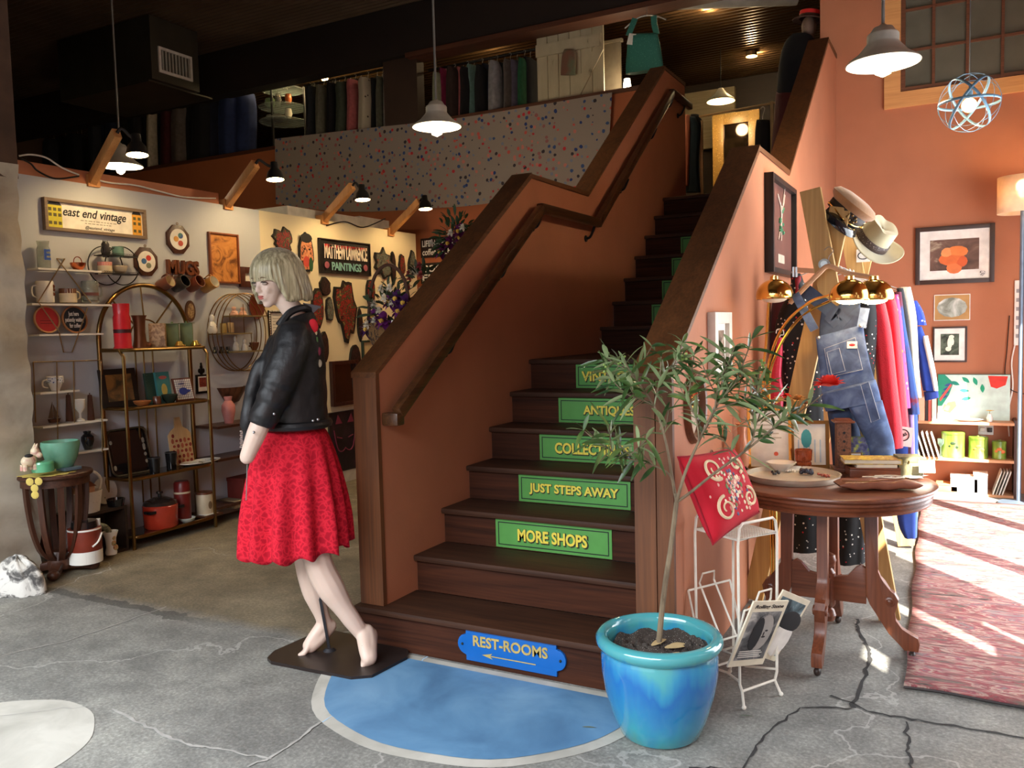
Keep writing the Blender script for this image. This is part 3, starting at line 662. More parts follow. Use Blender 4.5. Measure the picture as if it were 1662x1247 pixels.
# embroidered flower on the back shoulder
EMB = [((508, 530), 0.022, (200, 24, 40)), ((512, 552), 0.012, (70, 110, 60)), ((515, 570), 0.016, (120, 40, 60)), ((518, 590), 0.012, (160, 150, 130)), ((511, 540), 0.010, (210, 190, 150))]
for (x, y), r_, c in EMB:
    m = MB(); m.sphere(q(x, y, -0.095), (r_, r_ * 0.6, r_ * 1.5), 10, 6); m.build('embroidery', mat('emb%d' % c[0], c, 0.8), jk)
# joint screws seen on the knee and ankle, base plate and rod
for p in (q(497.5, 915, -0.085), q(588.5, 1049, wn + 0.045)):
    m = MB(); m.sphere(p, 0.006, 8, 6); m.build('joint_screw', mat('dark_screw', (40, 32, 28), 0.5), mq)
pc = [loc(FL(x, y, 0)) for x, y in ((434, 1073), (445, 1062), (517, 1030), (534, 1027), (655, 1054), (663, 1062), (661, 1072), (604, 1102), (570, 1105), (440, 1079))]
m = MB(); n = len(pc); lo = m.pts([V(p.x, p.y, 0.001) for p in pc]); hi = m.pts([V(p.x, p.y, 0.016) for p in pc]); m.face(lo[::-1]); m.face(hi); m.bridge(lo, hi)
m.build('base_plate', mat('brown_black_steel', (44, 36, 34), 0.38, 0.3, var=0.15), mq, 0)
m = MB(); pb = loc(FL(535, 1056, 0.016)); m.beam(pb, q(512, 930, 0.03), 0.022, 0.012); m.beam(q(512, 930, 0.03), q(495, 800, 0.02), 0.022, 0.012); m.cyl(pb, pb + V(0, 0, 0.012), 0.03, 0.018)
m.build('support_rod', mat('dark_steel', (58, 58, 62), 0.4, 0.6), mq)
m = MB(); m.tube([wr_n + V(0, 0, -0.02), q(400, 800, -0.19), q(399.5, 812, -0.19)], 0.0022, 6); m.build('wrist_string', mat('grey_string', (120, 118, 112), 0.8), mq)
# ---------------------------------------------------------------- helpers for placing
FWD = RW @ V(0, 0, 1)
def S(P): return (P - EYE).dot(FWD) / F_PX              # metres per pixel at P
def up(P, y):
    lo, hi = P.z, 6.0
    for _ in range(40):
        mid = (lo + hi) / 2; v = RW.transposed() @ (V(P.x, P.y, mid) - EYE)
        if CY + F_PX * v.y / v.z > y: lo = mid
        else: hi = mid
    return lo
CARD = mat('white_card', (232, 230, 222), 0.8)
GOLD = mat('polished_gold', (238, 200, 112), 0.14, 1.0, var=0.03)
BRASS = mat('aged_brass', (132, 104, 62), 0.3, 1.0, var=0.1)
WHITEWIRE = mat('cream_enamel_wire', (226, 222, 208), 0.45)
TERRA = mat('dark_bronze', (58, 44, 34), 0.45, 0.4)

# ---------------------------------------------------------------- glazed pot with an oleander
PC = V(-0.924, 2.788, 0)
pot = thing('potted_oleander', 'young oleander tree with one red flower in a large glazed blue pot', 'potted plant', PC)
def glaze():
    m, t, p = _nt('blue_drip_glaze'); v = mapping(t); sp = t.nodes.new('ShaderNodeSeparateXYZ'); t.links.new(v, sp.inputs[0])
    n = noise(t, mapping(t, (14, 14, 1.2)), 1.0, 4); n2 = noise(t, mapping(t, (5, 5, 3)), 1.4, 3)
    ad = t.nodes.new('ShaderNodeMath'); ad.operation = 'MULTIPLY_ADD'; ad.inputs[1].default_value = 0.22; t.links.new(n, ad.inputs[0]); t.links.new(sp.outputs['Z'], ad.inputs[2])
    ad2 = t.nodes.new('ShaderNodeMath'); ad2.operation = 'MULTIPLY_ADD'; ad2.inputs[1].default_value = 0.20; t.links.new(n2, ad2.inputs[0]); t.links.new(ad.outputs[0], ad2.inputs[2])
    mr = t.nodes.new('ShaderNodeMapRange'); mr.inputs['From Min'].default_value = 0.12; mr.inputs['From Max'].default_value = 0.56; t.links.new(ad2.outputs[0], mr.inputs[0])
    c = ramp(t, [(0.05, (70, 148, 140)), (0.25, (52, 150, 168)), (0.5, (44, 128, 176)), (0.74, (32, 104, 172)), (0.86, (48, 136, 178)), (0.97, (74, 156, 162))], mr.outputs[0])
    t.links.new(c, p.inputs['Base Color']); p.inputs['Roughness'].default_value = 0.10; p.inputs['Coat Weight'].default_value = 0.6; p.inputs['Coat Roughness'].default_value = 0.05
    bumpn(t, p, n2, 0.12, 0.01); return m
m = MB(); m.lathe([(0.0, 0.0), (0.128, 0.0), (0.140, 0.012), (0.165, 0.07), (0.192, 0.16), (0.204, 0.23), (0.205, 0.29), (0.199, 0.312), (0.212, 0.320), (0.222, 0.334), (0.222, 0.350), (0.212, 0.363), (0.196, 0.366), (0.184, 0.358), (0.180, 0.33), (0.182, 0.24)], 64, cap1=False)
m.build('pot', glaze(), pot, 60)
def soilf(u, v): a = u * 2 * PI; r = 0.183 * v; return V(math.cos(a) * r, math.sin(a) * r, 0.305 + 0.012 * math.sin(9 * a + 14 * v) * v + 0.008 * math.sin(40 * v + 5 * a) + 0.01 * (1 - v))
m = MB(); m.grid(soilf, 60, 22, cu=True); m.build('soil', speckle('potting_soil', (58, 50, 44), [(96, 88, 80), (128, 122, 116), (70, 56, 44), (150, 146, 140)], 210, 0.42, 0.95), pot)
def hang(v0, d, L, wd, droop, roll=0.0, n=7):
    d = d.normalized(); sd = d.cross(V(0, 0, 1)); sd = sd.normalized() if sd.length > 1e-3 else V(1, 0, 0); sd = (Matrix.Rotation(roll, 3, d) @ sd); nn = sd.cross(d); rows = []
    for i in range(n):
        t = i / (n - 1); c = v0 + d * (L * t) + V(0, 0, -droop * L * t * t); ww = wd * math.sin(PI * min(0.97, 0.06 + t * 0.94)) ** 0.75
        rows.append((c - sd * ww / 2 + nn * ww * 0.15, c, c + sd * ww / 2 + nn * ww * 0.15))
    return rows
def leaf(mb, v0, d, L, wd, droop=0.15, roll=0.0):
    rows = hang(v0, d, L, wd, droop, roll); g = [mb.pts(r) for r in rows]
    for a, b in zip(g, g[1:]): mb.face([a[0], a[1], b[1], b[0]]); mb.face([a[1], a[2], b[2], b[1]])
pw = V(PC.x, PC.y, 0).normalized(); pd = V(PC.x, PC.y, 0).length
def pp(x, y, dw=0.0):
    r = ray(x, y); t = (pd + dw) / (r.x * pw.x + r.y * pw.y); return EYE + r * t - PC
BARK = patches('oleander_bark', [(0.3, (92, 78, 60)), (0.7, (142, 126, 100))], 30, 0.8, 0.5, (1, 1, 0.3))
br = [([(1069, 1045), (1078, 960), (1090, 880), (1098, 815)], 0.0, 0.0, 0.0105, 0.0085),
      ([(1098, 815), (1090, 770), (1080, 715), (1062, 660), (1030, 615), (1008, 590)], 0.0, 0.10, 0.006, 0.002),
      ([(1098, 815), (1112, 768), (1135, 715), (1160, 665), (1178, 640), (1205, 610)], 0.0, -0.08, 0.0065, 0.002),
      ([(1098, 815), (1120, 800), (1160, 768), (1215, 728), (1262, 690), (1300, 668), (1335, 640)], 0.0, 0.06, 0.006, 0.0022),
      ([(1094, 800), (1086, 770), (1050, 752), (1010, 742), (988, 728)], 0.0, -0.10, 0.004, 0.0015),
      ([(1062, 660), (1045, 650), (1018, 640), (998, 622), (980, 600)], 0.07, 0.10, 0.0035, 0.0015),
      ([(1062, 660), (1068, 630), (1085, 600), (1105, 585)], 0.07, 0.02, 0.003, 0.0015),
      ([(1135, 715), (1130, 680), (1118, 650), (1112, 620)], -0.05, 0.05, 0.0035, 0.0015),
      ([(1160, 665), (1190, 655), (1225, 640), (1245, 625)], -0.06, -0.02, 0.0035, 0.0015),
      ([(1215, 728), (1225, 700), (1222, 670), (1232, 645)], 0.03, 0.08, 0.0035, 0.0015),
      ([(1160, 665), (1165, 630), (1175, 600)], -0.06, -0.06, 0.003, 0.0015)]
leaves = MB(); r_ = random.Random(11)
def dress(Q, k0, dens):
    k = k0
    while k < len(Q):
        d = (Q[min(k + 1, len(Q) - 1)] - Q[k - 1]).normalized(); a, b_ = basis(d); ph = r_.uniform(0, 6)
        for j in range(3):
            an = ph + j * 2.1; o = a * math.cos(an) + b_ * math.sin(an)
            leaf(leaves, Q[k], o * r_.uniform(0.6, 1.2) + d * r_.uniform(0.2, 1.1) + V(0, 0, r_.uniform(-.3, .25)), r_.uniform(0.055, 0.125), r_.uniform(0.012, 0.019), r_.uniform(0.0, 0.5), r_.uniform(-1.2, 1.2))
        k += r_.choice(dens)
for i, (px, w0, w1, r0, r1) in enumerate(br):
    n = len(px); P = [pp(x, y, w0 + (w1 - w0) * k / (n - 1)) for k, (x, y) in enumerate(px)]; Q = smoothpath(P, 6)
    m = MB(); m.tube(Q, [r0 + (r1 - r0) * k / (len(Q) - 1) for k in range(len(Q))], 8)
    tw = []
    if i:
        for f in ((.45, .6, .72, .84, .93) if i < 5 else (.4, .75)):
            if i == 3 and f > .8: continue
            k = int(f * (len(Q) - 1)); d = (Q[k] - Q[k - 1]).normalized(); e = (d * r_.uniform(.3, .9) + V(r_.uniform(-1, 1), r_.uniform(-1, 1), r_.uniform(-.1, .9)).normalized()).normalized(); L = r_.uniform(.07, .14)
            t_ = smoothpath([Q[k], Q[k] + e * L * .5 + V(0, 0, .01), Q[k] + e * L + V(0, 0, .03)], 4); m.tube(t_, [.0022] * (len(t_) - 1) + [.001], 5); tw.append(t_)
    m.build('trunk' if i == 0 else 'branch', BARK, pot)
    if i == 0: continue
    dress(Q[:len(Q) - (4 if i == 3 else 0)], int(len(Q) * (0.42 if i < 5 else 0.25)), (2, 2, 3))
    for t_ in tw: dress(t_, 3, (2, 2, 3))
def leafmat():
    m, t, p = _nt('oleander_leaf'); g = t.nodes.new('ShaderNodeNewGeometry'); v = mapping(t)
    n = noise(t, v, 9.0, 2); c = ramp(t, [(0.3, (32, 56, 30)), (0.55, (64, 92, 46)), (0.75, (124, 150, 80))], n)
    c = mixc(t, g.outputs['Backfacing'], c, (132, 150, 104)); t.links.new(c, p.inputs['Base Color']); p.inputs['Roughness'].default_value = 0.32
    p.inputs['Transmission Weight'].default_value = 0.0; p.inputs['Subsurface Weight'].default_value = 0.0; return m
leaves.build('leaves', leafmat(), pot, 70, recalc=False)
m = MB(); fp = pp(1346, 630, 0.06)
for i in range(34):
    a = i * 2.4; rr = i / 34; leaf(m, fp + V(0, 0, 0.005), V(math.cos(a) * (0.25 + rr), math.sin(a) * (0.25 + rr), 1.0 - 0.8 * rr), 0.046 + 0.014 * rr, 0.040, 0.1, 0.0)
m.build('flower', mat('scarlet_petal', (240, 62, 46), 0.6), pot, 70, recalc=False)
m = MB()
for x, y, dw in ((1008, 585, 0.1), (982, 598, 0.1), (1240, 590, -0.02), (1108, 580, 0.0), (1230, 618, 0.0)):
    p = pp(x, y, dw)
    for k in range(7): m.sphere(p + V(r_.uniform(-.012, .012), r_.uniform(-.012, .012), r_.uniform(-.012, .014)), 0.005, 6, 4)
m.build('buds', mat('pale_green_buds', (150, 178, 96), 0.6), pot)
m = MB()
for x, y in ((1092, 1040), (1100, 1048), (1030, 1040), (1120, 1030), (1110, 1042)):
    v0 = V(r_.uniform(-.02, .1), r_.uniform(-.12, -.02), 0.325); leaf(m, v0, V(r_.uniform(-1, 1), r_.uniform(-1, 1), 0.15), 0.07, 0.02, 0.1, 0.5)
m.build('fallen_leaves', mat('dry_leaf', (168, 146, 104), 0.8), pot, 70, recalc=False)
for lab, x, y, a in (('narrow dry leaf lying on the concrete right of the blue pot', 1200, 1163, 0.2), ('thin dry leaf lying on the blue painted disc', 945, 1182, 0.3)):
    m = MB(); leaf(m, V(0, 0, 0.004), V(math.cos(a), math.sin(a), 0.02), 0.05, 0.01, 0.0); o = m.build('fallen_leaf', mat('grey_green_leaf', (98, 108, 92), 0.7), None, 70, FL(x, y, 0), recalc=False); tag(o, lab, 'leaf')

# ---------------------------------------------------------------- white wire rack, cushion, magazines
A_ = FL(1201, 1149); B_ = FL(1261, 1127); ex = (B_ - A_); RWd = ex.length; ex.normalize(); ey = V(-ex.y, ex.x, 0); ZT = 0.64
if ey.x > 0: ey = -ey
rk = thing('wire_rack', 'small cream wire magazine stand with tray top beside the blue pot', 'rack', A_, math.atan2(ex.y, ex.x))
DB = 0.225                                              # depth of the rack along its local +y
W_ = RWd
def frame(y, name, hand):
    m = MB(); P = [V(0.0, y - 0.02 * hand, 0.006), V(0.012, y, 0.06), V(0.0, y, 0.09), V(-0.004, y, ZT - 0.02), V(0.004, y, ZT + 0.045), V(0.02, y, ZT + 0.06), V(W_ - 0.02, y, ZT + 0.06), V(W_ - 0.004, y, ZT + 0.045), V(W_ + 0.004, y, ZT - 0.02), V(W_, y, 0.09), V(W_ - 0.012, y, 0.06), V(W_, y - 0.02 * hand, 0.006)]
    m.tube(P, 0.0055, 8); m.tube([V(0.012, y, 0.06), V(W_ - 0.012, y, 0.06)], 0.005, 8)
    f = m.build(name, WHITEWIRE, rk)
    for x in (0, W_): q_ = MB(); q_.sphere(V(x, y - 0.02 * hand, 0.008), 0.009, 10, 6); q_.build('foot', WHITEWIRE, f)
frame(0.0, 'front_frame', 1); frame(DB, 'back_frame', -1)
m = MB(); m.tube([V(0, 0, ZT), V(W_, 0, ZT), V(W_, DB, ZT), V(0, DB, ZT)], 0.005, 8, closed=True)
for i in range(1, 15): x = W_ * i / 15; m.tube([V(x, 0, ZT + 0.002), V(x, DB, ZT + 0.002)], 0.0017, 5)
for i in range(1, 17): y = DB * i / 17; m.tube([V(0, y, ZT), V(W_, y, ZT)], 0.0017, 5)
m.build('tray', WHITEWIRE, rk)
m = MB()
for y in (0.0, DB): pass
m.tube([V(0, 0, 0.10), V(0.05, DB / 2, 0.085), V(0, DB, 0.10)], 0.005, 8); m.tube([V(W_, 0, 0.10), V(W_ - 0.05, DB / 2, 0.085), V(W_, DB, 0.10)], 0.005, 8); m.build('stretcher', WHITEWIRE, rk)
for y0, y1 in ((-0.035, 0.075), (DB + 0.035, DB - 0.075)):
    m = MB(); m.tube([V(-0.01, y0, 0.385), V(W_ + 0.02, y0, 0.385)], 0.0045, 7)
    m.tube([V(-0.01, y0, 0.385), V(-0.01, (y0 + y1) / 2, 0.20), V(-0.01, y1, 0.20), V(W_ + 0.02, y1, 0.20), V(W_ + 0.02, (y0 + y1) / 2, 0.20), V(W_ + 0.02, y0, 0.385)], 0.0045, 7)
    m.tube([V(W_ * 0.3, y1, 0.20), V(W_ * 0.3, y0 + 0.01, 0.40), V(W_ * 0.34, y0, 0.44), V(W_ * 0.66, y0, 0.44), V(W_ * 0.7, y0 + 0.01, 0.40), V(W_ * 0.7, y1, 0.20)], 0.0042, 7)
    m.build('magazine_pocket', WHITEWIRE, rk)
# magazines in the front pocket
def mag(lab, off, tilt, hgt, wdt, art):
    root = thing('magazine', lab, 'magazine', (0, 0, 0), 0, 'old magazines in the wire stand')
    root.matrix_world = rk_m @ T(W_ * 0.40 + off[0], off[1], 0.165) @ RX(0.30) @ RY(tilt)
    m = MB(); m.box(-wdt / 2, wdt / 2, 0, 0.007, 0, hgt, bev=0.001); m.build('pages', mat('aged_paper', (222, 214, 190), 0.85), root, 0)
    art(root, wdt, hgt)
rk_m = Matrix.Translation(A_) @ RZ(math.atan2(ex.y, ex.x))
INK = mat('black_ink', (34, 34, 36), 0.7)
def art1(root, w, h):
    m = MB(); m.box(-w * 0.42, w * 0.42, -0.0006, 0.0, h * 0.10, h * 0.84); m.build('cover_photo', patches('grey_photo', [(0.35, (40, 40, 42)), (0.5, (110, 110, 110)), (0.65, (190, 188, 182))], 9, 0.6, 1.0), root, 0)
    m = MB(); m.sphere(V(0.02, -0.001, h * 0.52), (0.05, 0.001, 0.075), 16, 8); m.build('portrait', mat('photo_grey', (158, 154, 148), 0.6), root)
    m = MB(); m.lathe([(0.058, 0), (0.058, 0.001)], 20, T(0.012, -0.0012, h * 0.60) @ RX(PI / 2), a0=0.2, a1=PI + 0.3); m.sphere(V(-.015, -.0016, h * .50), (.032, .001, .07), 14, 8); m.build('portrait_hair_shade', INK, root, 0)  # hair, plus a dark ellipse painting the face's left half in shade
    m = MB()
    for x, z, rx, rz in ((0.036, .55, .009, .004), (0.026, .50, .004, .010), (0.030, .455, .012, .004)): m.sphere(V(x, -0.0022, h * z), (rx, 0.0006, rz), 10, 6)
    m.build('portrait_features', INK, root)
    m = MB()
    for k in range(4): m.box(-w * 0.35, w * (0.3 - 0.05 * (k % 2)), -0.0014, -0.0006, h * (0.14 + 0.03 * k), h * (0.152 + 0.03 * k))
    m.build('small_print', mat('pale_print', (214, 210, 200), 0.7), root, 0)
    m = MB(); m.text('Rolling Stone', 0.04, T(0, -0.001, h * 0.915), 0.0006, 0.0008, width=w * 0.8, height=h * 0.07, shear=0.2); m.build('title', INK, root, 0)
def art2(root, w, h):
    m = MB(); m.box(-w * 0.43, w * 0.43, -0.0006, 0.0, h * 0.08, h * 0.92); m.build('cover_photo', patches('blue_grey_photo', [(0.35, (30, 40, 48)), (0.5, (96, 120, 128)), (0.66, (214, 220, 220))], 7, 0.6, 1.2), root, 0)
    m = MB(); m.sphere(V(0.05, -0.001, h * 0.35), (0.06, 0.001, 0.08), 16, 8); m.build('white_shirt', CARD, root)
    m = MB(); m.sphere(V(0.05, -0.001, h * 0.62), (0.07, 0.0014, 0.045), 16, 8); m.build('dark_hat', INK, root)
mag('black and white magazine with a portrait cover at the front of the wire stand', (-0.07, -0.018, 0), 0.20, 0.275, 0.205, art1)
mag('yellowed magazine with a blue grey cover leaning behind the portrait magazine', (0.04, 0.006, 0), 0.46, 0.275, 0.205, art2)
# red cushion
c0 = FL(1157, 884, ZT + 0.012); c1 = FL(1236, 856, ZT + 0.012); t0 = AX(1100, 742, -0.895); ev = (t0 - c0); hh = ev.length; ev.normalize(); eu = (c1 - c0).normalized(); eu = (eu - ev * eu.dot(ev)).normalized(); wd = 0.36
nr = eu.cross(ev).normalized()
CM = Matrix(((eu.x, nr.x, ev.x, c0.x), (eu.y, nr.y, ev.y, c0.y), (eu.z, nr.z, ev.z, c0.z), (0, 0, 0, 1)))
sgn = 1 if (EYE - c0).dot(nr) > 0 else -1              # the side that faces the shop
cush = thing('cushion', 'red cushion with embroidered scrolls leaning on the wire stand', 'cushion'); cush.matrix_world = CM
def pil(u, v, s):
    a, b = u * 2 - 1, v * 2 - 1; th = 0.055 * max(0, (1 - a ** 4) * (1 - b ** 4)) ** 0.55; pin = 1 - 0.035 * (1 - abs(a)) * (abs(b) > 0.98)
    k = 1 - 0.05 * (1 - b * b) * abs(a) ** 3; k2 = 1 - 0.05 * (1 - a * a) * abs(b) ** 3
    return V(wd / 2 + a * wd / 2 * k, s * th + 0.0, (hh / 2 + b * hh / 2 * k2) * (1 - 0.2 * u))
m = MB()
for s in (1, -1): m.grid(lambda u, v: pil(u, v, s), 28, 28)
bmesh.ops.remove_doubles(m.bm, verts=m.bm.verts[:], dist=0.0005)
m.build('cover', mat('crimson_linen', (186, 18, 40), 0.85, var=0.06, scale=30, bump=0.12, bscale=300), cush, 60)
fs = -sgn * -1
def onp(x, z, lift=0.001): 
    p = pil(x / wd, z / hh, 1); return V(x, sgn * (p.y + lift), p.z)
def scroll(cx, cz, r, a0, turns, sgn_=1, n=40): return [(cx + r * (1 - 0.75 * i / n) * math.cos(a0 + sgn_ * turns * 2 * PI * i / n), cz + r * (1 - 0.75 * i / n) * math.sin(a0 + sgn_ * turns * 2 * PI * i / n)) for i in range(n)]
m = MB()
for sc_ in (scroll(wd * .26, hh * .30, .05, 1.5, 1.4), scroll(wd * .30, hh * .78, .05, -1.2, 1.4, -1), scroll(wd * .72, hh * .30, .045, 1.5, 1.4, -1), scroll(wd * .70, hh * .76, .04, -1.5, 1.4)):
    m.tube([onp(x, z, 0.001) for x, z in sc_], [0.007 * (1 - 0.6 * i / 40) for i in range(40)], 6)
m.build('scroll_embroidery', mat('cream_thread', (226, 206, 170), 0.8), cush)
cols = [(232, 214, 180), (206, 120, 110), (110, 128, 84), (222, 160, 150), (90, 96, 130), (236, 226, 200)]
for ci, c in enumerate(cols):
    m = MB()
    for k in range(26):
        a = r_.uniform(0, 6.28); rr = abs(r_.gauss(0, 0.055)); x = wd * .5 + rr * math.cos(a) * 0.9; z = hh * .53 + rr * math.sin(a) * 1.5
        if 0.03 < x < wd - 0.03 and 0.03 < z < hh - 0.03:
            p = onp(x, z, 0.0); s_ = r_.uniform(0.004, 0.009); m.sphere(p, (s_, 0.003, s_ * 1.2), 7, 4)
    m.build('flower_embroidery', mat('thread%d' % ci, c, 0.85), cush)
m = MB(); m.tube([pil(i / 20, 0, 1) for i in range(21)] + [pil(1, i / 20, 1) for i in range(1, 21)] + [pil(1 - i / 20, 1, 1) for i in range(1, 21)] + [pil(0, 1 - i / 20, 1) for i in range(1, 20)], 0.004, 6, closed=True); m.build('piping', mat('dark_crimson', (150, 14, 34), 0.8), cush)

# ---------------------------------------------------------------- round walnut table
TC = V(-0.495, 3.85, 0); TZ = 0.752
WALNUT = wood('walnut', (84, 44, 28), (132, 76, 50), 'X', 0.34, 0.8, coat=0.25)
WALNUTZ = wood('walnut_upright', (84, 44, 28), (132, 76, 50), 'Z', 0.38, 0.8, coat=0.15)
tb = thing('parlour_table', 'round walnut parlour table on four carved legs with casters', 'table', TC)
m = MB(); m.lathe([(0.0, TZ - 0.022), (0.40, TZ - 0.022), (0.425, TZ - 0.018), (0.432, TZ - 0.010), (0.430, TZ - 0.003), (0.42, TZ), (0.0, TZ)], 72, cap0=False, cap1=False); m.build('tabletop', WALNUT, tb)
m = MB(); m.lathe([(0.36, TZ - 0.075), (0.405, TZ - 0.075), (0.410, TZ - 0.066), (0.402, TZ - 0.060), (0.412, TZ - 0.050), (0.404, TZ - 0.043), (0.414, TZ - 0.034), (0.408, TZ - 0.022), (0.36, TZ - 0.022)], 72, cap0=False, cap1=False); m.build('apron', WALNUT, tb)
leg_poly = [(0.14, TZ - 0.075), (0.085, TZ - 0.075), (0.085, 0.26), (0.10, 0.225), (0.135, 0.17), (0.175, 0.105), (0.225, 0.055), (0.235, 0.042), (0.29, 0.042), (0.295, 0.075), (0.288, 0.10), (0.262, 0.112), (0.225, 0.13), (0.20, 0.165), (0.196, 0.20), (0.207, 0.225), (0.212, 0.255), (0.197, 0.282), (0.178, 0.292), (0.168, 0.325), (0.150, 0.345), (0.14, 0.37)]
lp = [(x + (0.07 if z < 0.3 else 0.06), z) for x, z in leg_poly]
for a in (-PI / 2, 0, PI / 2, PI):
    R0 = RZ(a); m = MB(); m.prism(lp, 0.042, R0 @ T(0, -0.021, 0), 0.003)
    lg = m.build('leg', WALNUTZ, tb, 30)
    for s in (1, -1):
        m = MB(); Mx = R0 @ T(0.248, s * 0.021, 0.245) @ RX(-s * PI / 2); m.lathe([(0.021, 0), (0.021, 0.006), (0.014, 0.009), (0.010, 0.005), (0.005, 0.008), (0, 0.009)], 16, Mx); m.build('roundel', WALNUTZ, lg)
    m = MB(); m.sphere(R0 @ V(0.335, 0, 0.018), (0.015, 0.02, 0.018), 12, 8); m.cyl(R0 @ V(0.335, 0, 0.02), R0 @ V(0.335, 0, 0.05), 0.009); m.build('caster', mat('dark_caster', (46, 34, 28), 0.5), lg)
    m = MB(); br_poly = [(0.02, 0.22), (0.155, 0.22), (0.155, 0.375), (0.135, 0.388), (0.115, 0.378), (0.10, 0.36), (0.08, 0.335), (0.02, 0.325)]
    m.prism(br_poly, 0.026, R0 @ T(0, -0.013, 0), 0.002); m.build('stretcher', WALNUT, tb, 30)
m = MB(); m.lathe([(0.0, 0.115), (0.024, 0.125), (0.033, 0.15), (0.024, 0.175), (0.013, 0.182), (0.024, 0.19), (0.03, 0.2), (0.03, 0.34), (0.02, 0.352), (0.014, 0.36), (0.025, 0.37), (0.034, 0.395), (0.026, 0.42), (0.0, 0.432)], 20); m.build('turned_finial', WALNUT, tb)

# ---------------------------------------------------------------- things on the table
def tp(x, y, Y=None):
    P = FL(x, y, TZ) if Y is None else AY(x, y, Y); return V(P.x, P.y, TZ + 0.0005)
P = tp(1287, 778); tr = thing('tray', 'round silver tray holding a heap of beads and trinkets on the walnut table', 'tray', P)
R = 145 * S(P) / 2
m = MB(); m.lathe([(0, 0.0), (R * .96, 0.0), (R * .98, 0.004), (R, 0.024), (R + 0.004, 0.027), (R - 0.003, 0.027), (R * .965, 0.007), (0, 0.006)], 48, cap0=False, cap1=False); m.build('dish', mat('worn_silver', (214, 204, 184), 0.4, 0.6, var=0.1), tr)
BEADS = [('heap of dark blue glass beads in the round silver tray', (1310, 768), (36, 40, 58), 11, 0.011), ('heap of amber and red beads near the right rim of the silver tray', (1338, 772), (150, 64, 44), 16, 0.006), ('small dark grape shaped brooch left in the silver tray', (1262, 768), (40, 42, 46), 7, 0.007), ('tangle of pale pearls at the back of the silver tray', (1280, 764), (226, 220, 206), 14, 0.006)]
for lab, (x, y), c, n, rr in BEADS:
    p = FL(x, y + 3, TZ + 0.007); m = MB()
    for k in range(n):
        a = r_.uniform(0, 6.28); d = r_.uniform(0, 0.03); m.sphere(V(d * math.cos(a), d * math.sin(a) * 0.7, rr + r_.uniform(0, rr)), rr, 9, 6)
    o = m.build('beads', mat('bead%d' % c[0], c, 0.12, coat=0.5), None, 60, p); tag(o, lab, 'jewellery')
# lace cloth
P = tp(1440, 772); m = MB()
def lace(u, v):
    a = u * 2 * PI; rr = v * (0.13 + 0.018 * math.sin(a * 9) * v); return V(math.cos(a) * rr * 1.15, math.sin(a) * rr * 0.8, 0.003 + 0.006 * math.sin(a * 9 + v * 7) ** 2 * v)
m.grid(lace, 72, 10, cu=True); o = m.build('lace_doily', speckle('white_lace', (240, 236, 230), [(212, 204, 196), (222, 214, 208)], 120, 0.3), None, 60, P); tag(o, 'ruffled white lace doily under the brown purse', 'doily')
# brown leather purse
P = tp(1424, 795); bagr = thing('purse', 'flat brown leather purse with a cream cord on the walnut table', 'purse', P + V(0, 0, 0.006), 0.38)
bw = 128 * S(P)
def bagf(u, v):
    a = u * 2 * PI; x = (v - 0.5) * bw * 1.0; e = max(0.02, 1 - abs(2 * v - 1) ** 4) ** 0.5; th = 0.020 * e; hb = 0.055
    return V(x, math.copysign(abs(math.cos(a)) ** 0.6, math.cos(a)) * hb * (0.9 + 0.1 * e), 0.018 + math.copysign(abs(math.sin(a)) ** 0.7, math.sin(a)) * th + 0.003 * math.sin(v * 19))
m = MB(); m.grid(bagf, 28, 26, cu=True); m.build('body', mat('brown_leather', (128, 78, 58), 0.38, var=0.14, scale=18, bump=0.15, bscale=50), bagr, 60)
m = MB(); m.tube(smoothpath([V(-bw * .46, -0.03, 0.037), V(-bw * .2, -0.045, 0.036), V(bw * .1, -0.038, 0.04), V(bw * .35, -0.03, 0.046)], 6), 0.0016, 5); m.build('zip', mat('brass_zip', (150, 110, 60), 0.4, 0.8), bagr)
m = MB(); m.tube(smoothpath([V(-0.05, 0.03, 0.042), V(0.0, -0.01, 0.048), V(0.06, -0.028, 0.046), V(0.10, 0.0, 0.046), V(0.06, 0.03, 0.046), V(0.0, 0.035, 0.044)], 6), 0.003, 6); m.build('cord', mat('cream_cord', (220, 206, 182), 0.8), bagr)
# box with books on it, green box with its tag
def book(lab, P, w, d, h, cov, page=(226, 218, 196), rz=0.0, group=None, name='book'):
    o = thing(name, lab, name, P, rz, group); m = MB(); m.box(-w / 2, w / 2, -d / 2, d / 2, 0, h * .13); m.box(-w / 2, w / 2, -d / 2, d / 2, h * .87, h); m.box(w / 2 - 0.003, w / 2, -d / 2, d / 2, h * .1, h * .9)
    m.build('cover', cov, o, 0); m = MB(); m.box(-w / 2 + .004, w / 2 - .003, -d / 2 + .004, d / 2 - .004, h * .13, h * .87); m.build('pages', mat('page%d' % page[0], page, 0.85), o, 0); return o
P = tp(1412, 768, 4.02); sW = S(P)
o = thing('wooden_box', 'low reddish brown box carrying two books on the walnut table', 'box', P, 0.28)
m = MB(); m.box(-0.095, 0.115, -0.06, 0.075, 0, 0.034, bev=0.003); m.build('body', WALNUT, o); m = MB(); m.box(-0.095, 0.115, -0.06, 0.075, 0.0345, 0.042, bev=0.002); m.build('lid', WALNUT, o)
book('slim cream book lying between the red brown box and the yellow book', P + V(0.015, 0.005, 0.0425), 0.17, 0.11, 0.013, mat('cream_cover', (222, 212, 190), 0.6), rz=0.3)
book('yellow edged ornate book on top of the stack on the walnut table', P + V(0.0, 0.012, 0.056), 0.24, 0.125, 0.022, patches('yellow_ornate', [(0.4, (206, 178, 60)), (0.55, (150, 112, 56)), (0.7, (214, 190, 110))], 30, 0.5, 1.0), (226, 196, 60), 0.26)
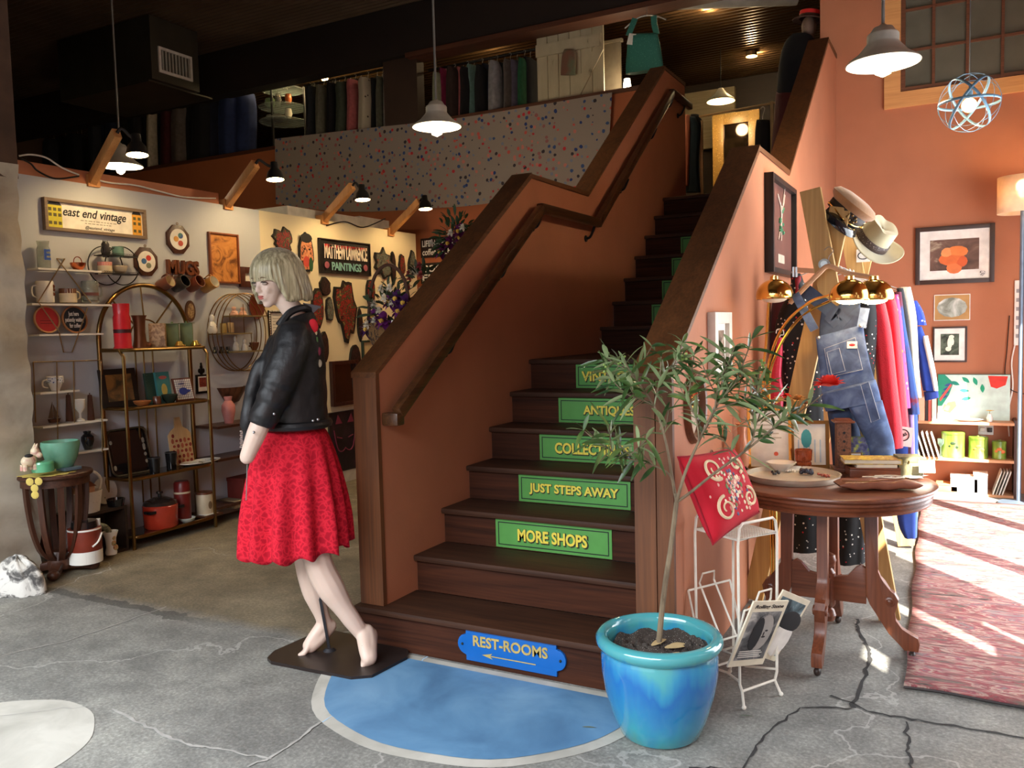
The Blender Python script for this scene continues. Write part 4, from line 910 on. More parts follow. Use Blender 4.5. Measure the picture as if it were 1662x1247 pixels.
P = tp(1474, 768, 4.08); o = thing('small_chest', 'small olive wooden chest at the right end of the walnut table', 'box', P, 0.3)
m = MB(); m.box(-0.05, 0.05, -0.045, 0.045, 0, 0.062, bev=0.002); m.build('body', patches('olive_paint', [(0.35, (88, 84, 56)), (0.65, (132, 126, 92))], 18, 0.6), o)
m = MB(); m.box(-0.052, 0.052, -0.047, 0.047, 0.0625, 0.088, bev=0.003); m.build('lid', patches('olive_paint', [], 1), o)
m = MB(); m.tube([V(-0.01, -0.047, 0.07), V(-0.01, -0.053, 0.065), V(-0.01, -0.047, 0.06)], 0.003, 6); m.build('clasp', BRASS, o)
m = MB(); m.tube([V(0.03, -0.05, 0.08), V(0.045, -0.07, 0.05), V(0.05, -0.08, 0.022)], 0.001, 4); m.build('tag_string', mat('white_string', (230, 228, 220), 0.8), o)
m = MB(); m.box(0.02, 0.085, -0.10, -0.0985, 0.002, 0.055, RX(-0.25)); m.build('price_tag', CARD, o, 0)
# frames standing on the table
def standing_frame(lab, P, w, h, th, rim, mt, face, tilt=0.12, rz=0.0, extra=None, mat_w=0.0):
    o = thing('picture_frame', lab, 'picture frame', P, rz, None, (-tilt, 0, rz)); m = MB(); d = th
    m.box(-w / 2, -w / 2 + rim, 0, d, 0, h); m.box(w / 2 - rim, w / 2, 0, d, 0, h); m.box(-w / 2 + rim, w / 2 - rim, 0, d, 0, rim); m.box(-w / 2 + rim, w / 2 - rim, 0, d, h - rim, h)
    m.build('frame', mt, o, 0); m = MB(); m.box(-w / 2 + rim * .9, w / 2 - rim * .9, d * .45, d * .9, rim * .9, h - rim * .9); m.build('picture', face, o, 0)
    if extra: extra(o, w, h, d)
    return o
def cert(o, w, h, d):
    m = MB()
    for k in range(5): m.box(-w * .3, w * (.28 - .06 * (k % 3)), d * .43, d * .45, h * (.5 + .07 * k), h * (.522 + .07 * k))
    m.build('printed_lines', mat('faint_print', (190, 184, 168), 0.8), o, 0)
    m = MB(); m.lathe([(0.010, 0), (0.010, 0.001)], 14, T(0.03, d * .43, h * .25) @ RX(PI / 2)); m.build('red_seal', mat('faded_red', (206, 92, 70), 0.7), o, 0)
P = tp(1250, 760, 4.03); standing_frame('large gilt frame with a white certificate on the walnut table', P, 0.20, 0.29, 0.018, 0.013, GOLD, CARD, 0.10, 0.35, cert)
def robe(o, w, h, d):
    m = MB(); m.sphere(V(-w * .08, d * .43, h * .62), (w * .14, .0012, h * .2), 12, 6); m.build('teal_figure', mat('teal_wash', (70, 160, 170), 0.7), o)
    m = MB()
    for k in range(5): m.box(-w * .3 + k * w * .14, -w * .3 + k * w * .14 + .006, d * .43, d * .45, h * .12, h * .6)
    m.build('blue_stripes', mat('pale_blue_wash', (176, 200, 220), 0.7), o, 0)
P = tp(1315, 752, 4.12); standing_frame('smaller gilt frame with a teal robed figure left of the wooden tower', P, 0.175, 0.225, 0.018, 0.016, BRASS, CARD, 0.10, 0.3, robe)
P = tp(1400, 745, 4.15); standing_frame('unframed canvas of blue irises behind the yellow book', P, 0.13, 0.155, 0.014, 0.003, mat('canvas_edge', (90, 110, 80), 0.8), patches('iris_canvas', [(0.35, (66, 76, 120)), (0.5, (110, 116, 160)), (0.55, (120, 150, 90)), (0.68, (190, 190, 120))], 45, 0.8, 0.0), 0.12, 0.3)
P = tp(1390, 745, 4.11); standing_frame('tiny brass frame with a white card in front of the iris canvas', P, 0.05, 0.085, 0.008, 0.004, BRASS, CARD, 0.12, 0.3)
P = tp(1368, 748, 4.10); o = thing('incense_tower', 'tall carved square wooden incense tower on the walnut table', 'incense holder', P, 0.3)
CARVED = patches('carved_brown_wood', [(0.4, (98, 62, 44)), (0.52, (124, 80, 56)), (0.6, (88, 54, 38))], 60, 0.6, 0.2)
m = MB(); m.box(-.045, .045, -.045, .045, 0, .018, bev=.003); m.build('base', WALNUT, o); m = MB(); m.box(-.03, .03, -.03, .03, .0185, .225); m.build('shaft', CARVED, o, 0)
m = MB(); m.box(-.045, .045, -.045, .045, .2255, .235, bev=.003); m.box(-.033, .033, -.033, .033, .235, .242); m.build('cap', WALNUT, o)
m = MB()
for k in range(4): m.lathe([(.006, 0), (.006, .002)], 10, T(0, -.0305, .06 + k * .04) @ RX(PI / 2))
m.build('pierced_holes', INK, o, 0)
P = tp(1268, 757, 3.98); m = MB(); m.lathe([(0, .0), (.022, .0), (.024, .006), (.05, .028), (.068, .046), (.064, .046), (.046, .030), (0, .010)], 28, cap0=False, cap1=False); o = m.build('bowl', mat('white_porcelain', (238, 236, 230), 0.18, var=.02), None, 40, P); tag(o, 'white porcelain bowl behind the silver tray', 'bowl')
P = tp(1304, 752, 4.04); o = thing('cut_glass', 'stack of two amber cut glass tumblers behind the silver tray', 'glass', P)
AMBER = mat('amber_glass', (206, 110, 60), 0.05, trans=0.7, ior=1.45)
m = MB(); m.lathe([(0, 0), (.034, 0), (.037, .008), (.036, .042), (.033, .046), (.037, .05), (.040, .10), (.036, .10), (.032, .052), (0, .048)], 16, cap0=False, cap1=False); m.build('tumbler', AMBER, o, 20)
P = tp(1204, 772, 3.86); o = thing('perfume_lamp', 'tall peach glass lamp on a black foot at the left edge of the table', 'lamp', P)
m = MB(); m.lathe([(0, 0), (.036, 0), (.04, .01), (.036, .024), (.02, .032), (0, .034)], 20, cap0=False); m.build('foot', mat('black_green_glass', (30, 32, 26), .2), o)
m = MB(); m.lathe([(.018, .034), (.032, .04), (.038, .09), (.03, .12), (.018, .19), (.022, .225), (.03, .235)], 12); m.build('shade', mat('peach_glass', (216, 150, 116), .15, trans=.25), o, 30)
P = tp(1200, 775, 3.72); m = MB(); m.sphere(V(0, 0, .011), (.02, .012, .011), 10, 6); m.sphere(V(.02, 0, .009), (.012, .009, .009), 8, 5); o = m.build('trinket', mat('olive_black_stone', (44, 44, 34), .35), None, 40, tp(1208, 774, 3.66)); tag(o, 'small dark stone frog at the left edge of the walnut table', 'ornament')
# dried flowers in a vase behind the frames
P = tp(1290, 745, 4.19); o = thing('flower_vase', 'vase of cream and red dried flowers behind the gilt frames', 'vase', P)
m = MB(); m.lathe([(0, 0), (.03, 0), (.042, .06), (.03, .14), (.022, .17), (.028, .18)], 16, cap0=False); m.build('vase', mat('green_glass_vase', (96, 120, 84), .15), o)
for (dx, dz, c, rr) in ((-.07, .31, (240, 214, 150), .045), (-.035, .335, (214, 70, 50), .03), (.02, .32, (206, 158, 96), .045), (-.045, .37, (150, 170, 110), .018), (.055, .30, (196, 150, 110), .03)):
    m = MB()
    for i in range(16): a = i * 2.4; kk = i / 16; leaf(m, V(dx, -.02, dz), V(math.cos(a) * (.3 + kk), math.sin(a) * (.3 + kk), 1 - kk), rr * (.7 + .3 * kk), rr * .8, .2, 0)
    m.build('flower', mat('petal%d' % c[1], c, .7), o, 70, recalc=False)
    m = MB(); m.tube([V(0, 0, .15), V(dx * .7, -.01, dz * .8), V(dx, -.02, dz)], .0018, 5); m.build('stem', mat('dry_stem', (110, 120, 70), .8), o)
# ---------------------------------------------------------------- garments
def loft(mb, rows, Y, th, folds=(0.06, 7), n=26, ph=0.0, yth=None):
    """soft closed garment body: rows of (left, right, y[, y at right]) read on the upright plane at depth Y"""
    R = []; k = len(rows)
    for i, r in enumerate(rows):
        xl, xr, yl = r[:3]; yr = r[3] if len(r) > 3 else yl
        A, B = AY(xl, yl, Y), AY(xr, yr, Y); c = (A + B) / 2; h = (B - A) / 2; t = th * (0.55 if i == 0 else 1.0); ring = []
        for j in range(n):
            a = 2 * PI * j / n; ca, sa = math.cos(a), math.sin(a); f = 1 + folds[0] * math.sin(a * folds[1] + ph + i * 0.15) * (i / max(1, k - 1)) ** 0.6
            ring.append(c + h * (math.copysign(abs(ca) ** 0.8, ca)) + V(0, 1, 0) * (math.copysign(abs(sa) ** 0.8, sa) * t * f))
        R.append(mb.pts(ring))
    for a, b in zip(R, R[1:]): mb.bridge(a, b)
    mb.face(R[0][::-1]); mb.face(R[-1]); return mb
def subrows(rows, n=4):
    out = []
    P = smoothpath([V(r[0], r[1], r[2]) for r in rows], n); Q = smoothpath([V(r[3] if len(r) > 3 else r[2], 0, 0) for r in rows], n)
    return [(p.x, p.y, p.z, q_.x) for p, q_ in zip(P, Q)]
def garment(name, label, cat, rows, Y, th, mt, group=None, rod=None, folds=(0.08, 7), extra=None):
    o = thing(name, label, cat, (0, 0, 0), 0, group); top = AY((rows[0][0] + rows[0][1]) / 2, rows[0][2], Y); o.location = top
    m = MB(); loft(m, subrows(rows), Y, th, folds, ph=Y * 7)
    for v in m.bm.verts: v.co -= top
    m.build('cloth', mt, o, 60)
    if rod:
        rp = V(rod[0], Y, rod[1]) - top; m = MB(); m.tube(smoothpath([V(0, 0, -0.02), V(rp.x * .5, 0, rp.z * .4), rp + V(0.018, 0, -0.01), rp + V(0.012, 0, 0.016), rp + V(-0.014, 0, 0.016), rp + V(-0.02, 0, -0.004)], 5), 0.003, 6)
        m.build('hanger', mat('white_hanger', (226, 224, 220), 0.4), o)
    if extra: extra(o, top)
    return o
ROD = (-0.565, 1.715)
BLACKFLORAL = speckle('black_floral_cloth', (22, 22, 24), [(226, 224, 216), (228, 226, 220), (186, 30, 42), (216, 214, 206)], 42, 0.36, 0.85)
RED1 = mat('red_knit', (188, 22, 40), 0.9, var=0.08, scale=30, bump=0.3, bscale=160, sheen=0.3)
RED2 = mat('scarlet_knit', (214, 32, 50), 0.9, var=0.06, scale=30, bump=0.3, bscale=140, sheen=0.3)
DENIM = patches('blue_denim', [(0.35, (58, 76, 112)), (0.5, (74, 94, 134)), (0.65, (96, 118, 158))], 14, 0.85, 0.4, bump=0.1)
DENIMD = patches('dark_denim', [(0.35, (42, 54, 80)), (0.6, (60, 76, 106))], 14, 0.85, 0.4)
# two cross legged timber trestles carry a rail
tre = thing('clothes_rail', 'raw timber cross legged clothes rail with a steel bar by the right orange wall', 'clothes rail', (-0.6, 5.05, 0))
to = V(-0.6, 5.05, 0); RAWPINE = wood('raw_pine', (168, 130, 76), (206, 168, 108), 'Z', 0.6, 0.6)
for Y in (4.31, 5.78):
    for (a, b, dy) in ((V(-0.275, Y, 0.0), V(-0.632, Y, 2.06), -0.024), (V(-0.925, Y, 0.0), V(-0.50, Y, 1.97), 0.024)):
        m = MB(); d = (b - a).normalized(); sd = V(d.z, 0, -d.x)
        M = Matrix(((sd.x, 0, d.x, a.x), (0, 1, 0, a.y + dy), (sd.z, 0, d.z, 0.016), (0, 0, 0, 1)))
        m.box(-0.048, 0.048, -0.02, 0.02, 0, (b - a).length, M, 0.003)
        for v in m.bm.verts: v.co -= to
        m.build('leg', RAWPINE, tre, 0)
m = MB(); m.cyl(V(ROD[0], 4.24, ROD[1]) - to, V(ROD[0], 5.86, ROD[1]) - to, 0.016); m.build('rail', mat('galvanised_pipe', (150, 148, 146), 0.3, 0.9), tre)
m = MB(); m.lathe([(0.026, -0.03), (0.026, 0.012), (0.016, 0.012), (0.014, -0.005)], 18, Matrix.Translation(V(ROD[0], 4.255, ROD[1]) - to) @ RX(PI / 2)); m.build('pipe_coupling', mat('grey_iron_coupling', (120, 116, 110), 0.35, 0.8), tre)
m = MB(); p = AY(1401, 415, 5.72) - to; m.box(p.x - .04, p.x + .04, p.y, p.y + .003, p.z - .04, p.z + .04); o = m.build('paper_label', CARD, tre, 0); m = MB(); m.tube([p + V(.03 * math.cos(t), -.002, .022 * math.sin(t)) for t in [k * PI / 10 for k in range(20)]], .003, 5, closed=True); m.build('printed_ring', INK, o)
G = 'clothes hanging on the timber rail'
garment('dress', 'maroon velvet dress at the wall end of the timber rail', 'dress', [(1262, 1312, 462), (1252, 1322, 500), (1248, 1325, 600), (1246, 1330, 700), (1246, 1335, 820)], 4.95, 0.05, mat('maroon_velvet', (84, 22, 32), 0.8, sheen=.6), G, ROD)
def redtrim(o, top):
    m = MB(); loft(m, subrows([(1287, 1300, 448), (1290, 1300, 470), (1288, 1302, 476)]), 4.52, .03)
    for v in m.bm.verts: v.co -= top
    m.build('red_lining', mat('red_lining', (130, 26, 34), .85), o, 60)
garment('dress', 'black floral dress nearest the stair wall, hem showing under the left of the table', 'dress', [(1284, 1299, 444), (1283, 1308, 470), (1264, 1322, 510), (1258, 1330, 545), (1270, 1332, 590), (1272, 1338, 700), (1274, 1342, 800), (1276, 1344, 893)], 4.56, 0.07, BLACKFLORAL, G, ROD, (0.14, 6), redtrim)
garment('dress', 'black floral dress hanging behind the overalls, hem showing under the middle of the table', 'dress', [(1372, 1418, 470), (1380, 1424, 520), (1372, 1420, 600), (1362, 1412, 700), (1357, 1408, 810), (1352, 1405, 912)], 4.78, 0.08, BLACKFLORAL, G, ROD, (0.14, 6))
garment('beaded_scarf', 'narrow pink sequinned scarf beside the brass lamp stems', 'scarf', [(1262, 1270, 548), (1258, 1270, 575), (1252, 1268, 610), (1249, 1272, 640), (1252, 1270, 668)], 4.48, 0.02, speckle('pink_sequins', (206, 44, 74), [(244, 150, 160), (232, 90, 110)], 120, .3, .4), G, (AY(1266, 540, 4.48).x, AY(1266, 540, 4.48).z))
garment('cardigan', 'crimson cardigan hanging right behind the denim overalls', 'cardigan', [(1412, 1436, 488), (1416, 1447, 540), (1424, 1456, 620), (1432, 1464, 690), (1437, 1466, 726)], 4.84, 0.07, RED1, G, ROD)
garment('jumper', 'bright scarlet jumper, second red knit on the timber rail', 'jumper', [(1428, 1450, 474), (1436, 1458, 510), (1443, 1467, 600), (1449, 1474, 680), (1452, 1478, 722)], 4.98, 0.07, RED2, G, ROD)
garment('blouse', 'magenta and orange floral blouse edge right of the scarlet jumper', 'blouse', [(1446, 1458, 478), (1452, 1464, 520), (1460, 1472, 600), (1466, 1478, 662)], 5.1, 0.04, speckle('magenta_floral', (226, 70, 130), [(240, 150, 70), (232, 60, 60), (240, 200, 190)], 30, .42), G, ROD)
garment('jumper', 'patchwork jumper in blue and maroon on the timber rail', 'jumper', [(1450, 1463, 474), (1457, 1470, 530), (1464, 1481, 590), (1472, 1491, 655), (1474, 1493, 672)], 5.2, 0.05, patches('blue_maroon_knit', [(0.44, (44, 74, 134)), (0.5, (50, 66, 118)), (0.54, (104, 34, 52)), (0.7, (84, 30, 50))], 5, .9, .2), G, ROD)
garment('cardigan', 'charcoal knit cardigan in front of the cream one on the timber rail', 'cardigan', [(1455, 1466, 468), (1462, 1475, 520), (1470, 1482, 590), (1476, 1488, 640)], 5.3, 0.04, mat('charcoal_knit', (44, 44, 48), .95, bump=.3, bscale=150), G, ROD)
garment('cardigan', 'cream knitted cardigan near the far end of the timber rail', 'cardigan', [(1458, 1478, 466), (1467, 1487, 510), (1474, 1490, 560), (1477, 1492, 600), (1480, 1496, 645)], 5.4, 0.05, mat('cream_knit', (222, 214, 196), .95, bump=.3, bscale=150), G, ROD)
garment('shirt', 'blue shirt with white stars at the far end of the timber rail', 'shirt', [(1476, 1488, 488), (1480, 1498, 505), (1486, 1504, 528)], 5.5, 0.05, speckle('blue_star_cotton', (36, 62, 160), [(240, 240, 244), (236, 238, 244)], 34, .34), G, ROD)
def cuff(o, top):
    for nm, rows, mt in (('white_stripe', [(1496, 1506, 545), (1508, 1518, 600), (1515, 1523, 634)], CARD), ('ribbed_cuff', [(1499, 1522, 636, 632), (1501, 1524, 650, 645)], mat('navy_rib', (34, 52, 120), .9))):
        m = MB(); loft(m, subrows(rows), 5.585, .045)
        for v in m.bm.verts: v.co -= top
        m.build(nm, mt, o, 60)
garment('jacket', 'blue and white varsity jacket sleeve, last garment on the timber rail', 'jacket', [(1480, 1496, 530), (1486, 1506, 560), (1492, 1515, 600), (1498, 1521, 634)], 5.6, 0.045, mat('royal_blue_wool', (40, 64, 150), .9), G, ROD, extra=cuff)
garment('trousers', 'lilac trousers hanging below the scarlet jumper', 'trousers', [(1470, 1482, 640), (1473, 1484, 690), (1474, 1485, 740)], 5.25, 0.03, mat('lilac_cotton', (150, 126, 176), .85), G, ROD)
garment('jeans', 'faded blue jeans showing below the right edge of the table', 'jeans', [(1440, 1488, 640), (1450, 1490, 700), (1452, 1490, 800), (1458, 1489, 850), (1468, 1488, 872)], 5.42, 0.05, mat('strong_blue_denim', (52, 80, 160), .85), G, ROD)
m_ = thing('garment_tag', 'white paper swing tag with a round printed logo below the red jumper', 'tag', AY(1466, 708, 4.9))
m = MB(); m.box(-.045, .045, 0, .001, -.055, .05, RY(.1)); m.build('paper', CARD, m_, 0)
m = MB(); m.tube([V(.028 * math.cos(t), -.001, .005 + .030 * math.sin(t)) for t in [k * PI / 12 for k in range(24)]], .003, 5, closed=True); m.text('M&S', .02, T(0, -.002, .005) @ RY(-.5), .001, .0008); m.build('logo', INK, m_, 0)
# denim overalls on a wooden hanger in front
ov = thing('dungarees', 'blue denim dungarees hanging in front of the timber rail', 'dungarees', AY(1360, 540, 4.2)); oo = ov.location.copy()
def opart(name, rows, mt, Y=4.2, th=.03, parent=ov, fold=(.05, 5)):
    m = MB(); loft(m, subrows(rows), Y, th, fold)
    for v in m.bm.verts: v.co -= oo
    return m.build(name, mt, parent, 60)
bib = opart('bib', [(1324, 1401, 547, 527), (1327, 1404, 575, 550), (1331, 1412, 610, 590), (1334, 1420, 640, 618)], DENIM, th=.012)
opart('waist', [(1332, 1421, 638, 616), (1334, 1426, 652, 632), (1340, 1430, 668, 650)], DENIM, th=.05)
opart('trouser_leg', [(1374, 1432, 655, 650), (1392, 1442, 690, 686), (1408, 1451, 722, 718), (1420, 1456, 770, 766)], DENIM, th=.055)
opart('trouser_leg', [(1342, 1384, 662, 655), (1346, 1394, 690), (1350, 1400, 730), (1354, 1404, 790)], DENIMD, Y=4.27, th=.05)
opart('back_panel', [(1334, 1396, 500, 492), (1330, 1398, 530, 520), (1330, 1404, 580, 570)], DENIMD, Y=4.25, th=.012)
def strap(name, px, w, mt, Y=4.18):
    m = MB(); P = smoothpath([AY(x, y, Y) - oo for x, y in px], 5)
    for a, b in zip(P, P[1:]): m.beam(a, b, .006, w, up=(1, 0, 0) if abs((b - a).normalized().x) < .9 else (0, 0, 1))
    return m.build(name, mt, ov, 0)
for a, b in (((1290, 477), (1322, 536)), ((1404, 500), (1398, 532))):
    m = MB(); pa, pb = AY(*a, 4.17) - oo, AY(*b, 4.17) - oo; d = (pb - pa); sd = d.cross(V(0, 1, 0)).normalized() * .02; v = m.pts([pa - sd, pa + sd, pb + sd, pb - sd]); v2 = m.pts([p + V(0, .006, 0) for p in (pa - sd, pa + sd, pb + sd, pb - sd)]); m.face(v); m.face(v2[::-1]); m.bridge(v, v2); m.build('strap', DENIM, ov, 0)
m = MB(); pa, pb = AY(1312, 470, 4.24) - oo, AY(1395, 525, 4.24) - oo
for a, b in (((1305, 470), (1375, 525)), ((1412, 465), (1345, 525))):
    pa, pb = AY(*a, 4.235) - oo, AY(*b, 4.235) - oo; d = pb - pa; sd = d.cross(V(0, 1, 0)).normalized() * .032; v = m.pts([pa - sd, pa + sd, pb + sd, pb - sd]); v2 = m.pts([p + V(0, .006, 0) for p in (pa - sd, pa + sd, pb + sd, pb - sd)]); m.face(v); m.face(v2[::-1]); m.bridge(v, v2)
m.build('back_straps', DENIMD, ov, 0)
STITCH = mat('pale_stitching', (176, 186, 200), .8)
def stitched(name, quad, Y=4.184):
    m = MB(); P = [AY(x, y, Y) - oo for x, y in quad]; v = m.pts(P); v2 = m.pts([p + V(0, .004, 0) for p in P]); m.face(v); m.face(v2[::-1]); m.bridge(v, v2)
    q_ = m.build(name, DENIM, bib, 0); m = MB(); m.tube([p + V(0, -.001, 0) for p in P], .0012, 4, closed=True); m.build('stitching', STITCH, bib)
stitched('bib_pocket', [(1338, 566), (1388, 548), (1400, 600), (1346, 612)]); stitched('pen_pocket', [(1342, 572), (1362, 565), (1372, 602), (1350, 608)], 4.181)
stitched('tool_pocket', [(1397, 625), (1410, 620), (1428, 680), (1414, 686)], 4.14)
m = MB(); p = AY(1383, 560, 4.178) - oo; m.box(p.x - .022, p.x + .022, p.y, p.y + .001, p.z - .016, p.z + .016, None); lb = m.build('label_patch', CARD, bib, 0); m = MB(); m.sphere(p + V(0, -.001, 0), (.014, .001, .006), 12, 6); m.build('red_oval_logo', mat('logo_red', (200, 40, 48), .6), bib)
for x, y in ((1328, 548), (1397, 529)):
    m = MB(); m.sphere(AY(x, y, 4.168) - oo, .009, 10, 6); m.build('button', mat('steel_button', (186, 184, 180), .3, .9), ov)
hg = thing('coat_hanger', 'pale wooden coat hanger carrying the denim dungarees', 'hanger', AY(1345, 432, 4.21)); ho2 = hg.location.copy()
HW = wood('hanger_wood', (186, 140, 104), (212, 168, 130), 'X', .5)
m = MB(); P = smoothpath([AY(x, y, 4.21) - ho2 for x, y in ((1282, 492), (1305, 468), (1328, 445), (1345, 432), (1372, 443), (1400, 448), (1424, 452))], 4); m.tube(P, .012, 8); m.build('bar', HW, hg)
m = MB(); m.tube(smoothpath([V(0, 0, 0), V(0, .0, .04), V(.02, 0, .07), V(0, 0, .09), V(-.02, 0, .075)], 5), .002, 6); m.build('hook', mat('steel_wire', (180, 180, 180), .3, .9), hg)
hg = thing('coat_hanger', 'wooden clip hanger at the stair wall end of the rail', 'hanger', AY(1310, 440, 4.45)); ho2 = hg.location.copy()
m = MB(); m.beam(AY(1290, 438, 4.45) - ho2, AY(1335, 441, 4.45) - ho2, .014, .024); m.build('bar', HW, hg)
for x in (1288, 1293): m = MB(); p = AY(x, 440, 4.45) - ho2; m.box(p.x - .004, p.x + .004, -.01, .01, p.z - .03, p.z + .02); m.build('clip', mat('steel_wire', (180, 180, 180), .3, .9), hg, 0)
# hats
ir, iu = RW @ V(1, 0, 0), RW @ V(0, -1, 0); ic = -(RW @ V(0, 0, 1))
def frame_m(P, xa, za): 
    z = za.normalized(); x = (xa - z * xa.dot(z)).normalized(); y = z.cross(x); return Matrix(((x.x, y.x, z.x, P.x), (x.y, y.y, z.y, P.y), (x.z, y.z, z.z, P.z), (0, 0, 0, 1)))
cap = thing('peaked_cap', 'tan peaked cap with black visor and gold cord perched on the trestle top', 'cap'); cap.matrix_world = frame_m(AY(1371, 348, 4.42), ir * .78 - iu * .62, ir * .52 + iu * .68 + ic * .42)
m = MB(); m.lathe([(.0, .095), (.06, .098), (.105, .088), (.125, .068), (.118, .05), (.098, .034), (.094, .03)], 40, None, 1.0, 1.08, cap0=False); m.build('crown', mat('tan_wool', (160, 116, 76), .85, bump=.15, bscale=90, sheen=.3), cap, 60)
m = MB(); m.lathe([(.094, -.012), (.097, -.01), (.098, .03), (.094, .034)], 40, None, 1.0, 1.08, cap0=False, cap1=False); m.build('band', mat('dark_cap_band', (44, 36, 32), .6), cap, 60)
m = MB(); G_ = []
for i in range(17):
    a = -PI / 2 - 1.15 + 2.3 * i / 16; b = 1 - abs(i / 8 - 1) ** 2.2; G_.append((V(math.cos(a) * .096, math.sin(a) * .103, -.008), V(math.cos(a) * (.096 + .062 * b), math.sin(a) * (.103 + .062 * b), -.03 - .03 * b)))
a_ = m.pts([g[0] for g in G_]); b_ = m.pts([g[1] for g in G_]); m.bridge(a_, b_, False); vz = m.build('visor', mat('black_patent', (22, 24, 30), .12, coat=.5), cap, 60); s_ = vz.modifiers.new('t', 'SOLIDIFY'); s_.thickness = .004
m = MB(); m.tube(smoothpath([V(-.097, -.03, .002), V(-.07, -.085, .0), V(-.02, -.112, -.012), V(.05, -.098, -.01), V(.094, -.035, .002)], 6), .0035, 6); m.build('gold_cord', GOLD, cap)
for x, y in ((-.098, -.03), (.096, -.034)): m = MB(); m.sphere(V(x, y, .002), .007, 10, 6); m.build('button', GOLD, cap)
m = MB()
for k in range(7): m.sphere(V(.02 + .025 * math.cos(k * .9), -.106 + .004 * math.sin(k), .012 + .013 * math.sin(k * .9)), .007, 8, 5)
m.build('badge', mat('antique_gold_badge', (128, 104, 66), .35, .8), cap)
hat = thing('cowboy_hat', 'cream felt cowboy hat with a snakeskin band hung behind the cap', 'hat'); hat.matrix_world = frame_m(AY(1414, 392, 4.62), ir * .80 - iu * .58, ir * .42 + iu * .62 + ic * .66)
FELT = mat('cream_felt', (186, 176, 142), .9, var=.05, sheen=.3)
def brim(u, v):
    a = u * 2 * PI; r0, r1 = .088, .158; r = r0 + (r1 - r0) * v; return V(math.cos(a) * r * 1.0, math.sin(a) * r * 1.18, .055 * (abs(math.cos(a)) ** 2.5) * v * v - .006 * v)
m = MB(); m.grid(brim, 60, 8, cu=True); b_ = m.build('brim', FELT, hat, 70); s_ = b_.modifiers.new('t', 'SOLIDIFY'); s_.thickness = .004
def crown(u, v):
    a = u * 2 * PI; r = .088 - .02 * v if v < .8 else .072 * (1 - (v - .8) / .2) + .0; z = .105 * min(1, v / .8); dent = .03 * math.exp(-((math.cos(a) * r) / .03) ** 2) * max(0, v - .6) / .4; pin = 1 - .16 * max(0, -math.sin(a)) * v
    return V(math.cos(a) * r * pin, math.sin(a) * r * 1.18, z - dent + .012 * math.sin(a) ** 2 * v)
m = MB(); m.grid(crown, 48, 16, cu=True); m.build('crown', FELT, hat, 70)
m = MB(); m.lathe([(.0895, .0), (.0905, .004), (.087, .034), (.085, .036)], 48, None, 1.0, 1.18, cap0=False, cap1=False); m.build('hat_band', speckle('snakeskin', (74, 58, 52), [(196, 186, 170), (150, 136, 120)], 110, .38, .6), hat, 60)

# ---------------------------------------------------------------- brass arc lamp with three domes
LB = V(-0.80, 4.215, 0); lampt = thing('floor_lamp', 'polished brass floor lamp with three dome shades on curved stems', 'lamp', LB)
m = MB(); m.lathe([(0, 0), (.12, 0), (.125, .012), (.11, .022), (.02, .03), (.014, .06), (0, .06)], 36, cap0=False); m.build('base', GOLD, lampt)
BULB = emit('warm_bulb', (255, 214, 150), 22.0)
for i, (dx, dy, Y, via) in enumerate((((1257, 452), 0, 4.12, [(1238, 640), (1243, 560), (1247, 500)]), ((1379, 452), 0, 4.02, [(1243, 640), (1252, 575), (1275, 525), (1315, 490), (1350, 478), (1370, 462)]), ((1418, 452), 0, 4.10, [(1248, 640), (1262, 570), (1300, 515), (1350, 488), (1395, 474), (1410, 462)]))):
    D = AY(*dx, Y) - LB; m = MB(); n = len(via); PP = [V(.01 * (i - 1), 0, .05), V(.012 * (i - 1), 0, .5)] + [AY(x, y, LB.y + (Y - LB.y) * (k / n)) - LB for k, (x, y) in enumerate(via)] + [D + V(0, 0, .008)]
    if i == 0: PP = [V(-.012, 0, .05), V(-.012, 0, .5)] + [AY(x, y, 4.2) - LB for x, y in via] + [D + V(-.02, .02, -.005), D + V(0, 0, .008)]
    m.tube(smoothpath(PP, 6), .0065, 8); m.build('stem', GOLD, lampt)
    m = MB(); prof = [(.006, .012), (.02, .010)] + [(.086 * math.sin(t), .086 * math.cos(t) * .92 - .082) for t in [.25 + (1.78 - .25) * k / 12 for k in range(13)]]
    m.lathe([(r, z) for r, z in prof], 32, Matrix.Translation(D), cap0=False, cap1=False); sh_ = m.build('dome_shade', GOLD, lampt, 60); s_ = sh_.modifiers.new('t', 'SOLIDIFY'); s_.thickness = .0025
    m = MB(); m.sphere(D + V(0, 0, -.094), (.06, .06, .022), 16, 8); m.build('bulb', BULB if i else mat('unlit_bulb', (230, 222, 206), .3), lampt)
    if i: light('dome_lamp_light', 'POINT', LB + D + V(0, 0, -.118), 1.3, (1.0, .74, .45), .03)

